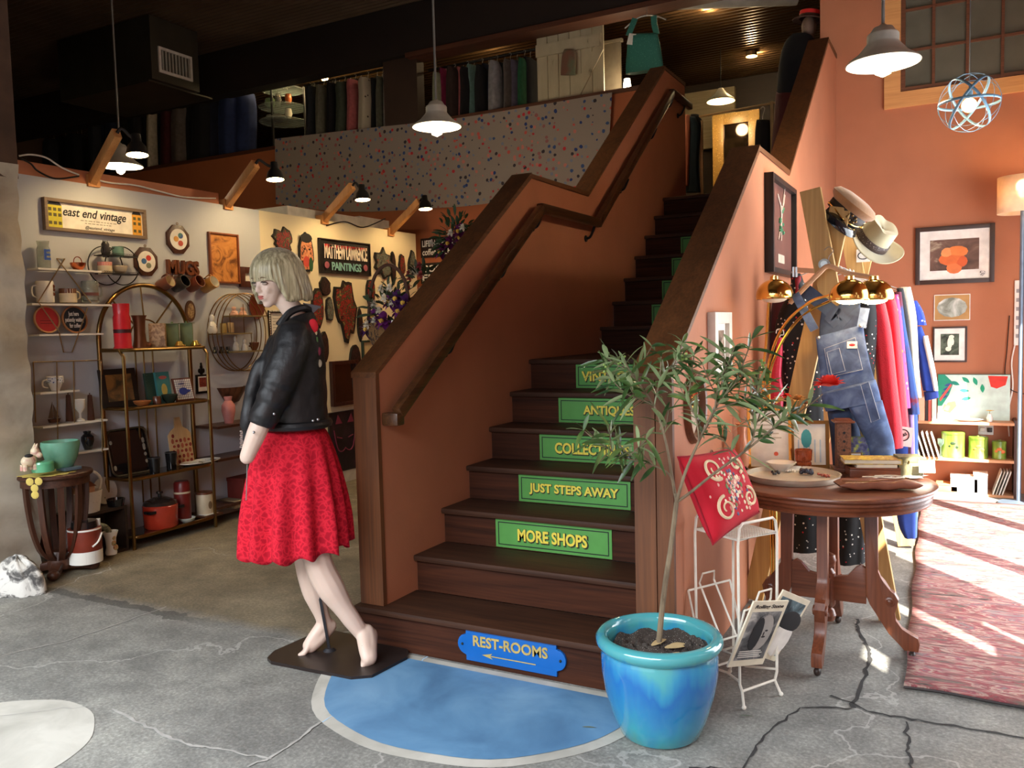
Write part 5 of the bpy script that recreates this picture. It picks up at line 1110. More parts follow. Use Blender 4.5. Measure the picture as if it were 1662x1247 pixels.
# ---------------------------------------------------------------- pictures on the stair wall and the rear right wall
def picture(label, A, B, Cc, plane, rim, depth, frame_mt, face_mt, mat_w=0.0, mat_mt=None, rz=0.0, extra=None, cat='picture', name='picture_frame', inner=None, group=None):
    """A top left, B top right, Cc bottom left on the wall; front faces local -y"""
    w_ = (B - A).length; h_ = A.z - Cc.z; P = V((A.x + B.x) / 2, (A.y + B.y) / 2, Cc.z)
    o = thing(name, label, cat, P, rz, group); m = MB()
    m.box(-w_ / 2, -w_ / 2 + rim, -depth, 0, 0, h_, bev=.002); m.box(w_ / 2 - rim, w_ / 2, -depth, 0, 0, h_, bev=.002); m.box(-w_ / 2 + rim, w_ / 2 - rim, -depth, 0, 0, rim, bev=.002); m.box(-w_ / 2 + rim, w_ / 2 - rim, -depth, 0, h_ - rim, h_, bev=.002)
    m.build('frame', frame_mt, o)
    iw, ih = w_ / 2 - rim, h_ - rim
    if mat_w:
        m = MB(); m.box(-iw, iw, -depth * .45, -.002, rim, ih); m.build('mount', mat_mt or CARD, o, 0); m = MB(); m.box(-iw + mat_w, iw - mat_w, -depth * .45 - .001, -depth * .45, rim + mat_w, ih - mat_w); m.build('picture', face_mt, o, 0)
    else:
        m = MB(); m.box(-iw, iw, -depth * .4, -.002, rim, ih); m.build('picture', face_mt, o, 0)
    if extra: extra(o, w_, h_, depth)
    return o
BLACKF = mat('black_frame', (30, 27, 26), .4); DBROWN = mat('dark_brown_frame', (56, 38, 32), .45)
A, B = AX(1240, 280, XS), AX(1280, 305, XS); Cc = V(A.x, A.y, AX(1236, 441, XS).z)
def branchart(o, w, h, d):
    m = MB()
    for pts in ([(-.1, .2), (-.02, .3), (.05, .45)], [(-.12, .46), (-.06, .42), (0, .4), (.06, .42), (.1, .48)], [(.05, .45), (.1, .52)], [(-.02, .3), (.0, .4)], [(-.02, .2), (0, .3), (-.04, .42)]):
        m.tube(smoothpath([V(x, -d * .5, z) for x, z in pts], 4), .004, 5)
    m.build('pale_twigs', mat('pale_twig', (190, 170, 156), .8), o)
    m = MB()
    for k in range(9): m.sphere(V(rnd.uniform(-.06, .1), -d * .5, rnd.uniform(.24, .4)), .012, 7, 4)
    m.build('green_leaves', mat('art_green', (60, 120, 84), .7), o)
    m = MB(); m.box(-.1, .1, -d * .45, -d * .42, .07, .12); m.build('caption_card', mat('art_card', (196, 176, 160), .8), o, 0)
picture('tall black shadow box with pale twigs on the upper stair wall', A, V(A.x, B.y, A.z), Cc, 0, .03, .05, BLACKF, patches('maroon_ground', [(.3, (84, 50, 44)), (.7, (112, 70, 60))], 3, .5, .5), rz=PI / 2, extra=branchart)
A = AX(1148, 507, XS); B = V(XS, A.y + .30, A.z); Cc = V(XS, A.y, AX(1148, 612, XS).z)
picture('narrow white framed picture above the oleander on the stair wall', A, B, Cc, 0, .05, .035, mat('white_frame', (222, 214, 204), .5), patches('sepia_scene', [(.35, (70, 52, 42)), (.5, (128, 104, 84)), (.66, (206, 196, 176))], 9, .6, 1.0), .03, rz=PI / 2)
A = AX(1125, 603, XS); P = AX(1125, 660, XS); o = thing('oval_mirror', 'oval wooden framed mirror glimpsed through the oleander leaves', 'mirror', P, PI / 2)
hh_ = .145; ww_ = .13
m = MB(); m.lathe([(.86, -.004), (.88, -.022), (.96, -.026), (1.03, -.016), (1.06, 0)], 48, RX(PI / 2) @ RX(PI) @ Matrix.Identity(4) @ Matrix.Diagonal((ww_, hh_, -1, 1)) if False else Matrix(((ww_, 0, 0, 0), (0, 0, 1, 0), (0, hh_, 0, 0), (0, 0, 0, 1))), cap0=False, cap1=False); m.build('frame', wood('mirror_frame_wood', (92, 58, 40), (134, 90, 62), 'Z', .4), o)
m = MB(); m.lathe([(0, -.006), (.88, -.006), (.88, -.001)], 48, Matrix(((ww_, 0, 0, 0), (0, 0, 1, 0), (0, hh_, 0, 0), (0, 0, 0, 1))), cap0=False, cap1=False); m.build('mirror_glass', mat('silvered_glass', (240, 242, 244), .02, 1.0, var=0), o, 0)
P = AX(1115, 575, XS); o = thing('wall_sconce_figure', 'little brown carved figure hanging above the oval mirror', 'ornament', P, PI / 2)
m = MB(); m.sphere(V(0, -.014, .01), (.012, .012, .016), 10, 6); m.sphere(V(0, -.014, -.02), (.014, .012, .024), 10, 6); m.build('body', mat('carved_tan', (140, 92, 62), .6), o); m = MB(); m.tube([V(-.01, -.01, -.04), V(-.012, -.01, -.09)], .003, 5); m.tube([V(.006, -.01, -.04), V(.008, -.01, -.09)], .003, 5); m.build('legs', mat('carved_tan', (140, 92, 62), .6), o)
P = AX(1153, 738, XS); m = MB(); 
for k in range(10): m.tube([V(.02 * math.cos(t) , -.006, -.008 * k + .02 * math.sin(t)) for t in [j * PI / 6 for j in range(12)]], .002, 4, closed=True)
o = m.build('necklace', mat('dark_chain', (60, 54, 50), .4, .7), None, 60, P, (0, 0, PI / 2)); tag(o, 'dark chain necklace hanging on the stair wall above the cushion', 'necklace')
# rear wall
YP = YB + 0.018
def bw(x, y): return AY(x, y, YP)
def orangeart(o, w, h, d):
    m = MB(); y = -d * .47
    for (x, z, rx, rz, c) in ((-.02, .20, .10, .055, (214, 108, 54)), (.02, .26, .085, .05, (228, 128, 64)), (-.05, .25, .05, .05, (232, 150, 90)), (.0, .13, .06, .05, (220, 120, 66)), (.05, .18, .05, .05, (204, 92, 46))):
        q_ = MB(); q_.sphere(V(x, y, z), (rx, .0015, rz), 18, 6); q_.build('orange_shape', mat('art%d%d' % (c[0], c[1]), c, .7), o)
    m.lathe([(.022, 0), (.022, .001)], 18, T(w * .5 - .085, y - .004, .075) @ RX(PI / 2)); m.build('round_sticker', patches('logo_sticker', [(.45, (220, 220, 216)), (.55, (60, 60, 60))], 60, .6), o, 0)
picture('large dark framed print of flowing orange shapes on the rear right wall', bw(1486, 371), bw(1615, 362), V(0, 0, bw(1486, 463).z), 0, .035, .03, DBROWN, patches('print_ground', [(.35, (64, 46, 40)), (.55, (112, 84, 70)), (.7, (190, 176, 150))], 6, .7, 1.0), .075, extra=orangeart)
def ovalart(o, w, h, d):
    m = MB(); m.sphere(V(0, -d * .5, h / 2), (w * .42, .001, h * .38), 28, 6); m.build('oval_landscape', patches('pale_landscape', [(.38, (120, 126, 112)), (.5, (168, 176, 166)), (.62, (212, 216, 210))], 8, .7, .6), o)
picture('small oval landscape in a gold mount on the rear right wall', bw(1516, 479), bw(1575, 477), V(0, 0, bw(1516, 521).z), 0, .006, .012, CARD, mat('gold_mount', (178, 138, 82), .6), extra=ovalart)
def whitefig(o, w, h, d):
    m = MB()
    for x, z, rx, rz in ((0, .16, .018, .05), (.012, .21, .02, .016), (-.01, .11, .022, .02), (.02, .17, .012, .03)): m.sphere(V(x, -d * .5, z), (rx, .001, rz), 10, 6)
    m.build('white_figure', mat('pale_figure', (232, 236, 216), .7), o)
picture('small black framed print with a pale figure above the leafy canvas', bw(1514, 531), bw(1570, 529), V(0, 0, bw(1515, 588).z), 0, .014, .02, DBROWN, patches('green_black_print', [(.4, (34, 42, 34)), (.6, (92, 106, 88))], 14, .7, .8), .045, extra=whitefig)

# ---------------------------------------------------------------- shelf unit on the rear right wall
Z1, Z2, Z3 = .60, .30, .02; SX0, SX1 = -.30, .40; SD = .24
su = thing('shelf_unit', 'low dark shelf unit with pale wood shelves under the pictures', 'shelf', ((SX0 + SX1) / 2, YB - .10, 0)); sox = (SX0 + SX1) / 2
SHW = wood('shelf_wood', (196, 138, 96), (220, 166, 122), 'X', .5)
for z in (Z1, Z2, Z3):
    m = MB(); m.box(SX0 - sox, SX1 - sox, -SD / 2, SD / 2, z - .022, z); m.build('shelf', SHW, su, 0)
for x in (SX0 - .012, SX1):
    m = MB(); m.box(x - sox, x + .022 - sox, -SD / 2, SD / 2, 0, Z1 + .02); m.build('side', mat('dark_shelf_side', (70, 44, 36), .5), su, 0)
YS = YB - .14
def sp_(x, z, Y=YS): P = AY(x, 700, Y); return V(P.x, Y, z + .0005)
A, B = bw(1522, 608), bw(1640, 608); P = V((A.x + B.x) / 2, YB - .05, Z1 + .0005); w_ = .52; h_ = .37
cv = thing('canvas_painting', 'wide leafy tropical canvas leaning on the top shelf', 'painting', P, 0, None, (-.12, 0, 0))
m = MB(); m.box(-w_ / 2, w_ / 2, 0, .02, 0, h_); m.build('canvas', mat('pale_aqua_canvas', (206, 232, 222), .8), cv, 0)
def lpoly(o, pts, c, nm, y=-.001):
    m = MB(); v = m.pts([V(x * w_ - w_ / 2, y, z * h_) for x, z in pts]); m.face(v); m.build(nm, mat('paint%d_%d_%d' % c, c, .8), o, 0, recalc=False)
def leafp(x, z, a, L, w): 
    P_ = []; ca, sa = math.cos(a), math.sin(a)
    for t in [i / 8 for i in range(9)]: P_.append((x + ca * L * t - sa * w * math.sin(PI * t), z + (sa * L * t + ca * w * math.sin(PI * t)) * 1.4))
    for t in [i / 8 for i in range(7, 0, -1)]: P_.append((x + ca * L * t + sa * w * math.sin(PI * t), z + (sa * L * t - ca * w * math.sin(PI * t)) * 1.4))
    return P_
lpoly(cv, [(.0, .3), (.0, 1), (.10, 1), (.22, .82), (.16, .55), (.06, .3)], (44, 150, 120), 'green_leaf'); lpoly(cv, [(.02, .45), (.18, .8), (.2, .76), (.04, .4)], (206, 90, 84), 'red_vein', -.003)
for i, (x, z, a) in enumerate(((.18, .85, -.4), (.3, .66, -.1), (.34, .95, -.7), (.5, .95, -1.2), (.62, .8, -1.5), (.33, .45, .2))): lpoly(cv, leafp(x, z, a, .14, .03), (40, 140 + i * 6, 122), 'green_leaf', -.002)
for i in range(4): lpoly(cv, leafp(.03 + .02 * i, .48 + .09 * i, .3, .12, .022), (60, 80, 140), 'blue_leaf', -.002)
lpoly(cv, [(.70, .98), (.74, .74), (.82, .70), (.94, .78), (.97, .97)], (226, 70, 60), 'red_flower', -.002); lpoly(cv, [(.08, .18), (.14, .38), (.25, .42), (.27, .3), (.18, .14)], (232, 130, 70), 'orange_flower', -.002); lpoly(cv, [(.06, .22), (.1, .34), (.18, .3), (.15, .18)], (240, 200, 90), 'yellow_flower', -.003)
m = MB(); m.box(-w_ / 2 - .004, w_ / 2 + .004, -.002, .022, h_, h_ + .006); m.build('edge', mat('green_edge', (70, 110, 96), .6), cv, 0)
for lab, x, hgt, c, wd_ in (('tall peach backed book at the left end of the top shelf', 1496, .19, (226, 178, 146), .045), ('thin black spined book on the top shelf', 1504, .17, (48, 40, 40), .018), ('red spined book leaning on the top shelf', 1509, .17, (198, 92, 78), .02), ('white book beside the leafy canvas', 1516, .18, (232, 226, 216), .03)):
    P = sp_(x, Z1, YB - .15); o = thing('book', lab, 'book', P, 0, 'books on the top right shelf'); m = MB(); m.box(-wd_ / 2, wd_ / 2, -.06, .06, 0, hgt); m.build('cover', mat('cov%d' % c[0], c, .6), o, 0); m = MB(); m.box(-wd_ / 2 + .003, wd_ / 2 - .003, -.061, -.06, .004, hgt - .004) if False else m.box(-wd_ / 2 + .002, wd_ / 2 - .002, -.058, .061, .003, hgt + .0015); m.build('pages', mat('page226', (226, 218, 196), .85), o, 0)
P = sp_(1570, Z1, YB - .17); m = MB(); m.lathe([(0, 0), (.05, 0), (.10, .012), (.115, .02), (.11, .021), (.05, .008), (0, .007)], 28, None, 1, .55, cap0=False, cap1=False); o = m.build('plate', mat('grey_white_plate', (200, 200, 206), .3), None, 40, P); tag(o, 'small grey rimmed oval dish in front of the leafy canvas', 'dish')
P = sp_(1606, Z1, YB - .16); o = thing('bud_vase', 'small white vase with a yellow flower on the top shelf', 'vase', P)
m = MB(); m.lathe([(0, 0), (.018, 0), (.024, .03), (.012, .06), (.015, .066)], 14, cap0=False); m.build('vase', mat('white_porcelain', (238, 236, 230), .18), o)
m = MB(); [leaf(m, V(0, 0, .085), V(math.cos(k), math.sin(k), .4), .035, .02, .2) for k in range(7)]; m.build('flower', mat('yellow_petal', (230, 190, 70), .7), o, 70, recalc=False); m = MB(); m.tube([V(0, 0, .06), V(0, 0, .087)], .002, 5); m.build('stem', mat('dry_stem', (110, 120, 70), .8), o)
for i, x in enumerate((1496, 1501, 1506, 1511, 1516)):
    P = sp_(x - 2, Z2, YB - .14); o = thing('record_sleeve', 'pale record sleeve leaning left among others on the middle shelf', 'record', P + V(.012 * i, 0, 0), 0, 'record sleeves leaning on the middle shelf', (0, -.28, 0)); m = MB(); m.box(-.004, .004, -.10, .08, .001, .215); m.build('sleeve', mat('sleeve%d' % (i % 3), ((226, 220, 208), (196, 186, 170), (236, 232, 226))[i % 3], .7), o, 0)
GREENT = patches('green_tin', [(.38, (88, 122, 40)), (.5, (124, 152, 54)), (.62, (166, 186, 84))], 7, .3, .5, (1, 1, .4), coat=.4)
for i, (x, r, h, lab) in enumerate(((1547, .085, .20, 'largest green tin canister on the middle shelf'), (1588, .070, .165, 'middle sized green tin canister with painted fruit'), (1622, .050, .135, 'smallest green tin canister on the middle shelf'))):
    P = sp_(x, Z2, YB - .12); o = thing('canister', lab, 'canister', P, 0, 'green canisters on the middle shelf')
    m = MB(); m.lathe([(0, 0), (r, 0), (r + .002, .004), (r, .008), (r, h - .012), (r - .002, h - .01)], 32, cap0=False); m.build('body', GREENT, o)
    m = MB(); m.lathe([(r + .002, h - .012), (r + .003, h - .008), (r + .001, h + .006), (r * .9, h + .01), (0, h + .01)], 32, cap1=False); m.build('lid', GREENT, o)
    m = MB(); m.lathe([(0, h + .01), (.014, h + .011), (.012, h + .018), (0, h + .019)], 14, cap0=False); m.build('knob', mat('tin_knob', (110, 120, 60), .3), o)
    m = MB()
    for dx, dz, s_ in ((0, .6, .02), (.02, .45, .022), (-.018, .48, .016)): m.sphere(V(dx, -r * .99 + abs(dx) * .2, h * dz), (s_, .003, s_ * .7), 10, 5)
    m.build('painted_fruit', mat('painted_dark_fruit', (40, 60, 30), .6) if i == 0 else mat('painted_orange_fruit', (214, 120, 60), .6), o)
m = MB(); m.lathe([(0, 0), (.02, 0), (.004, .01), (.004, .08), (.022, .11), (.024, .15)], 14, cap0=False, cap1=False); o = m.build('wine_glass', mat('green_glass', (150, 180, 160), .05, trans=.8), None, 60, sp_(1527, Z2, YB - .17)); tag(o, 'small green stemmed glass left of the largest green canister', 'glass')
P = bw(1600, 697); o = thing('wall_socket', 'white wall socket behind the green canisters', 'socket', V(P.x, YP, P.z)); m = MB(); m.box(-.055, .055, -.006, 0, -.045, .045, bev=.003); m.build('plate', CARD, o); 
for x in (-.025, .028):
    m = MB(); m.box(x - .018, x + .018, -.03, -.0065, -.02, .015, bev=.004); m.build('plug', CARD if x < 0 else BLACKF, o)
for i, (x, wd_, hgt, c, lab) in enumerate(((1538, .16, .05, (206, 150, 96), 'tan folded leather pouch at the left of the bottom shelf'), (1566, .20, .12, (238, 234, 226), 'wide white box shining in the sun on the bottom shelf'), (1592, .10, .15, (236, 230, 220), 'small upright white box on the bottom shelf'))):
    P = sp_(x, Z3, YB - .12); o = thing('storage_box', lab, 'box', P); m = MB(); m.box(-wd_ / 2, wd_ / 2, -.09, .07, 0, hgt, bev=.006); m.build('body', mat('boxc%d' % c[2], c, .7), o); m = MB(); m.box(-wd_ / 2 - .002, wd_ / 2 + .002, -.092, .072, hgt + .0005, hgt + .012, bev=.003); m.build('lid', mat('boxc%d' % c[2], c, .7), o)
for i in range(4):
    P = sp_(1612 + i * 5, Z3, YB - .12); o = thing('record_sleeve', 'white record sleeve tilting right on the bottom shelf', 'record', P, 0, 'record sleeves on the bottom shelf', (0, .30, 0)); m = MB(); m.box(-.004, .004, -.10, .08, .001, .20); m.build('sleeve', mat('sleeve%d' % (i % 3), (236, 232, 226), .7), o, 0)
P = FL(1503, 775, 0); 
o = thing('clay_jug', 'dark clay jug on the floor behind the table right edge', 'jug', V(-.36, 7.1, 0)); m = MB(); m.lathe([(0, 0), (.07, 0), (.10, .1), (.09, .2), (.05, .27), (.06, .30)], 22, cap0=False); m.build('body', mat('dark_clay', (74, 54, 46), .5), o); m = MB(); m.tube(smoothpath([V(.05, 0, .28), V(.13, 0, .25), V(.10, 0, .13)], 5), .01, 7); m.build('handle', mat('dark_clay', (74, 54, 46), .5), o)

# ---------------------------------------------------------------- rug
def rug_mat():
    m, t, p = _nt('faded_oriental_rug'); v = mapping(t, (1.6, 5.5, 1)); n = noise(t, v, 2.6, 6, .6, 1.4)
    c = ramp(t, [(.30, (58, 44, 46)), (.38, (120, 104, 96)), (.46, (140, 66, 74)), (.52, (172, 152, 140)), (.57, (150, 80, 90)), (.63, (120, 110, 112)), (.72, (168, 140, 134))], n)
    n2 = noise(t, mapping(t, (9, 26, 1)), 2.0, 4); c = mixc(t, .3, c, ramp(t, [(.35, (70, 50, 54)), (.65, (216, 196, 180))], n2), 'OVERLAY')
    t.links.new(c, p.inputs['Base Color']); p.inputs['Roughness'].default_value = .95; bumpn(t, p, n2, .3, .006); return m
rg = thing('rug', 'faded red and grey oriental rug on the sunny concrete floor', 'rug', (0, 0, 0))
m = MB(); RX0, RX1, RY0, RY1 = -.175, .86, 3.52, 7.30
def rugf(u, v): return V(RX0 - .07 * v + (RX1 - RX0 + .07 * v) * u + .006 * math.sin(v * 31), RY0 + (RY1 - RY0) * v + .008 * math.sin(u * 14), .012 + .002 * math.sin(u * 9 + v * 23))
m.grid(rugf, 20, 60); q_ = m.build('pile', rug_mat(), rg); s_ = q_.modifiers.new('t', 'SOLIDIFY'); s_.thickness = .009; s_.offset = -1
m = MB(); m.tube([rugf(u / 20, 0) + V(0, 0, -.002) for u in range(21)], .005, 6); m.build('bound_edge', mat('rug_binding', (64, 58, 58), .9), rg)

# ---------------------------------------------------------------- drum shade lamp, power strip, wire cage pendant
P = AY(1655, 346, 7.42); dl_ = thing('drum_lamp', 'standing lamp with a cream drum shade at the right end of the rear wall', 'lamp', V(P.x + .02, 7.42, 0)); zb = P.z
m = MB(); m.lathe([(.17, zb), (.17, zb + .27)], 40, cap0=False, cap1=False); sh_ = m.build('shade', mat('cream_lampshade', (238, 214, 182), .8, trans=.0, sub=.0), dl_, 60); s_ = sh_.modifiers.new('t', 'SOLIDIFY'); s_.thickness = .002
MATS['cream_lampshade'].node_tree.nodes['Principled BSDF'].inputs['Transmission Weight'].default_value = .35; MATS['cream_lampshade'].node_tree.nodes['Principled BSDF'].inputs['IOR'].default_value = 1.02
m = MB(); m.cyl(V(0, 0, .02), V(0, 0, zb + .1), .016); m.build('pole', mat('blue_grey_pole', (112, 128, 146), .4, .4), dl_); m = MB(); m.lathe([(0, 0), (.14, 0), (.14, .015), (.02, .03), (0, .03)], 28, cap0=False); m.build('base', mat('blue_grey_pole', (112, 128, 146), .4, .4), dl_)
m = MB(); m.sphere(V(0, 0, zb + .15), .035, 14, 8); m.build('bulb', BULB, dl_); light('drum_lamp_light', 'POINT', V(P.x + .02, 7.42, zb + .2), 8, (1.0, .70, .42), .05)
P = bw(1650, 508); o = thing('power_strip', 'white multi socket power strip mounted upright on the rear wall', 'power strip', V(P.x + .01, YP, P.z)); m = MB(); m.box(-.028, .028, -.035, 0, -.26, .26, bev=.006); m.build('housing', CARD, o)
for k in range(6): m = MB(); m.box(-.016, .016, -.0365, -.0352, -.2 + k * .072, -.17 + k * .072); m.build('outlet', mat('outlet_grey', (150, 150, 150), .5), o, 0)
m = MB(); m.tube(smoothpath([V(-.02, -.02, -.26), V(-.04, -.02, -.4), V(-.03, -.02, -.6), V(-.06, -.02, -.8), V(-.05, -.02, -1.0)], 6), .006, 6); m.build('cord', CARD, o)
m = MB(); m.tube(smoothpath([V(-.06, -.02, -.02), V(-.075, -.02, -.3), V(-.085, -.02, -.5), V(-.04, -.03, -.62), V(.1, -.05, -.66)], 6), .004, 6); m.build('black_cord', BLACKF, o)
P = DEP(1573, 167, F_PX * .30 / 95); o = thing('cage_pendant', 'blue metal orb cage pendant with a glowing globe bulb', 'pendant lamp', P)
RB = .145; BLUEM = mat('dusty_blue_metal', (112, 150, 176), .4, .3)
for ax, sc_, band in ((V(0, 0, 1), 1, 1), (V(1, .35, .75), 1, 1), (V(-1, .2, .75), 1, 1), (V(.2, 1, .1), 1, 0), (V(.9, -.6, .0), 1, 0), (V(-.8, -.9, .2), 1, 0), (V(.1, .9, -.5), 1, 0)):
    a, b_ = basis(ax); m = MB(); n = 40; ring = [a * math.cos(2 * PI * i / n) * RB + b_ * math.sin(2 * PI * i / n) * RB for i in range(n)]; ax = ax.normalized()
    if band:
        r0 = m.pts([p - ax * .007 for p in ring]); r1 = m.pts([p + ax * .007 for p in ring]); m.bridge(r0, r1); q_ = m.build('cage_band', BLUEM, o, 60); s_ = q_.modifiers.new('t', 'SOLIDIFY'); s_.thickness = .002
    else: m.tube(ring, .0014, 5, closed=True); m.build('cage_wire', BLUEM, o)
m = MB(); m.cyl(V(0, 0, .02), V(0, 0, .06), .016); m.build('socket', BLUEM, o); m = MB(); m.sphere(V(0, 0, -.012), .036, 16, 10); m.build('bulb', emit('amber_bulb', (255, 196, 110), 9.0), o)
m = MB(); m.tube([V(0, 0, .06), V(0, 0, RB), V(0, 0, 5.0 - P.z)], .003, 6); m.build('cord', mat('grey_cord', (90, 90, 88), .7), o)
light('cage_pendant_light', 'POINT', P + V(0, 0, -.06), 2.0, (1.0, .7, .4), .04)
# ---------------------------------------------------------------- left shop: helpers
def W(x, y, off=0.0): return AX(x, y, XW + off)
WZ = PI / 2                                             # things on this wall face +x
def turned(name, lab, cat, x, y, wp, hp, prof, mt, off=.09, group=None, n=20, parts=()):
    P = W(x, y, off); s = S(P); r, h = wp * s / 2, hp * s; o = thing(name, lab, cat, P + V(0, 0, .001), WZ, group)
    m = MB(); m.lathe([(max(0, a * r), b * h) for a, b in prof], n, cap0=False, cap1=False); m.build('body', mt, o)
    for nm, fn, mt2 in parts: m = MB(); fn(m, r, h); m.build(nm, mt2, o)
    return o
CYL = [(0, 0), (.92, 0), (1, .04), (1, .96), (.94, 1), (.9, .97), (.86, .1), (0, .08)]
VASE = [(0, 0), (.55, 0), (.6, .05), (1, .5), (.95, .7), (.5, .86), (.62, 1), (.52, 1), (.42, .86), (0, .8)]
BOWL = [(0, 0), (.45, 0), (.5, .06), (.85, .5), (1, .95), (.95, 1), (.8, .55), (0, .2)]
def handle(side=1, z0=.25, z1=.8, th=.10, out=.55):
    def f(m, r, h): m.tube(smoothpath([V(side * r * .95, 0, h * z1), V(side * r * (1 + out), 0, h * (z1 - .08)), V(side * r * (1 + out), 0, h * (z0 + .1)), V(side * r * .95, 0, h * z0)], 4), r * th, 6)
    return f
def lid(z=1.0, k=.95):
    def f(m, r, h): m.lathe([(0, h * (z + .10)), (r * .14, h * (z + .09)), (r * .14, h * (z + .03)), (r * k, h * (z + .02)), (r * k, h * z)], 18, cap0=False)
    return f
def band(z0, z1, k=1.006):
    def f(m, r, h): m.lathe([(r * k, h * z0), (r * k, h * z1)], 22, cap0=False, cap1=False)
    return f
WHITEC = mat('white_glaze', (226, 224, 214), .25, var=.03); BLACKG = mat('black_gloss', (20, 20, 22), .18, coat=.3); DKW = wood('dark_oak', (48, 28, 20), (84, 50, 34), 'Z', .4); DKWX = wood('dark_oak_flat', (48, 28, 20), (84, 50, 34), 'X', .4)
COPPER = mat('copper', (190, 106, 72), .22, 1.0); BROWNC = mat('brown_glaze', (104, 60, 40), .25, coat=.3); CREAMC = mat('cream_glaze', (206, 192, 162), .3); GREENC = mat('jade_glaze', (104, 158, 132), .22, coat=.3); PINKC = mat('pink_glaze', (206, 134, 128), .25, coat=.2); CLEAR = mat('clear_glass', (226, 232, 226), .05, trans=.85)
def MBs(nm, o, c, r, col): m = MB(); m.sphere(c, r, 12, 6); return m.build(nm, mat('c%d_%d_%d' % col, col, .7), o)
# shop sign
A, B, Cc = W(66, 320), W(232, 345), W(66, 373)
def shopsign(o, w, h, d):
    y = -d * .42
    for x0, x1, c, roof, nm in ((-w / 2 + .03, -w / 2 + .03 + w * .13, (206, 196, 60), (52, 54, 60), 'yellow_house'), (w / 2 - .03 - w * .10, w / 2 - .03, (226, 168, 60), (40, 38, 40), 'orange_house')):
        m = MB(); m.box(x0, x1, y - .001, y, h * .10, h * .80); b = m.build(nm, mat(nm, c, .7), o, 0)
        m = MB(); m.prism([(x0, h * .80), (x1, h * .80), ((x0 + x1) / 2 + (x1 - x0) * .3, h * .93), ((x0 + x1) / 2 - (x1 - x0) * .3, h * .93)], .001, T(0, y - .001, 0)); m.build('roof', mat(nm + '_roof', roof, .7), b, 0)
        m = MB(); n = 3 if 'y' == nm[0] else 2
        for i in range(n):
            for z in (.2, .45, .62): xx = x0 + (x1 - x0) * (i + .5) / n; m.box(xx - .011, xx + .011, y - .0022, y - .0012, h * z, h * (z + .1))
        m.build('house_windows', mat('house_window', (96, 92, 50), .6), b, 0)
    m = MB(); m.text('east end vintage', .1, T(-.01, y - .001, h * .60), .0006, .0016, width=w * .62, height=h * .36, shear=.3); m.build('script_title', INK, o, 0)
    m = MB(); m.text('@eastend_vintage', .05, T(.02, y - .001, h * .19), .0006, .0006, width=w * .29, height=h * .13, shear=.25); m.build('script_handle', INK, o, 0)
    m = MB()
    for z, a, b in ((.40, -.16, .16), (.32, -.12, .14)):
        x = w * a
        while x < w * b: l = rnd.uniform(.012, .03); m.box(x, x + l, y - .0006, y, h * z, h * (z + .025)); x += l + .008
    m.build('small_print', mat('grey_print', (150, 146, 138), .8), o, 0)
picture('long framed shop sign with yellow and orange houses on the white wall', A, B, Cc, 0, .022, .035, wood('grey_frame_wood', (104, 88, 72), (140, 120, 98), 'X', .6), CARD, rz=WZ, extra=shopsign, cat='sign', name='shop_sign')
# three white shelves on zigzag wires
GILT = mat('dull_brass_wire', (150, 128, 92), .35, .8)
def wireshelf(lab, shelves, wires, depth, group=None, mt=None):
    P0_ = W(*wires[0][0]); o = thing('wall_shelf', lab, 'shelf', P0_, 0, group)
    for (x0, x1, y) in shelves:
        A, B = W(x0, y, depth * .5), W(x1, y, depth * .5); z = (A.z + B.z) / 2; m = MB(); m.box(XW + .012 - P0_.x, XW + depth - P0_.x, A.y - P0_.y, B.y - P0_.y, z - P0_.z - .012, z - P0_.z); m.build('shelf_board', mt or WHITEC, o, 0)
    for wr in wires:
        for off in (.008, depth):
            m = MB(); m.tube([W(x, y, off) - P0_ for x, y in wr], .004, 6); m.build('wire', GILT, o)
    return o
wireshelf('three white shelves on brass zigzag wire below the shop sign', [(52, 155, 438), (42, 178, 494), (54, 158, 542)], [[(92, 420), (105, 420), (62, 490), (96, 538)], [(92, 420), (112, 445), (148, 492)], [(96, 540), (103, 572), (117, 572), (142, 500)]], .13)
wireshelf('white wire framed wall shelf with three boards left of the brass stand', [(56, 120, 635), (60, 166, 686), (110, 167, 731)], [[(54, 588), (164, 585)], [(54, 588), (58, 686)], [(164, 585), (166, 735)], [(119, 587), (121, 686)], [(92, 587), (94, 735)]], .12)
SH = .07
turned('pitcher', 'clear glass pitcher with a blue letter on the top white shelf', 'pitcher', 72, 437, 20, 45, [(0, 0), (.9, 0), (1, .05), (1, .7), (.8, .82), (.95, 1), (.9, 1), (.75, .82), (.95, .7), (.95, .05), (0, .03)], CLEAR, SH, parts=[('blue_letter', lambda m, r, h: m.text('E', .05, T(0, -r * 1.02, h * .5), .001, .002, width=r * 1.1, height=h * .38), mat('cobalt_print', (44, 84, 170), .5))])
turned('copper_pot', 'little copper pot with a ring handle on the top white shelf', 'pot', 127, 440, 24, 13, BOWL, COPPER, SH, parts=[('ring_handle', lambda m, r, h: m.tube([V(r * .6 * math.cos(t), 0, h * 1.1 + r * .7 * math.sin(t)) for t in [k * PI / 8 for k in range(16)]], r * .06, 5, closed=True), COPPER)])
turned('mug', 'large white mug with a brown leaf on the second white shelf', 'mug', 74, 492, 27, 35, CYL, WHITEC, SH, parts=[('handle', handle(-1), WHITEC), ('leaf_print', lambda m, r, h: [m.sphere(V(r * .55, -r * .85, h * z), (r * .22, r * .03, h * .09), 8, 4) for z in (.4, .6, .75)], BROWNC)])
turned('mug', 'cream and brown dripped mug on the second white shelf', 'mug', 111, 492, 26, 23, CYL, CREAMC, SH, parts=[('handle', handle(1), CREAMC), ('brown_rim', band(.66, 1.0), BROWNC)])
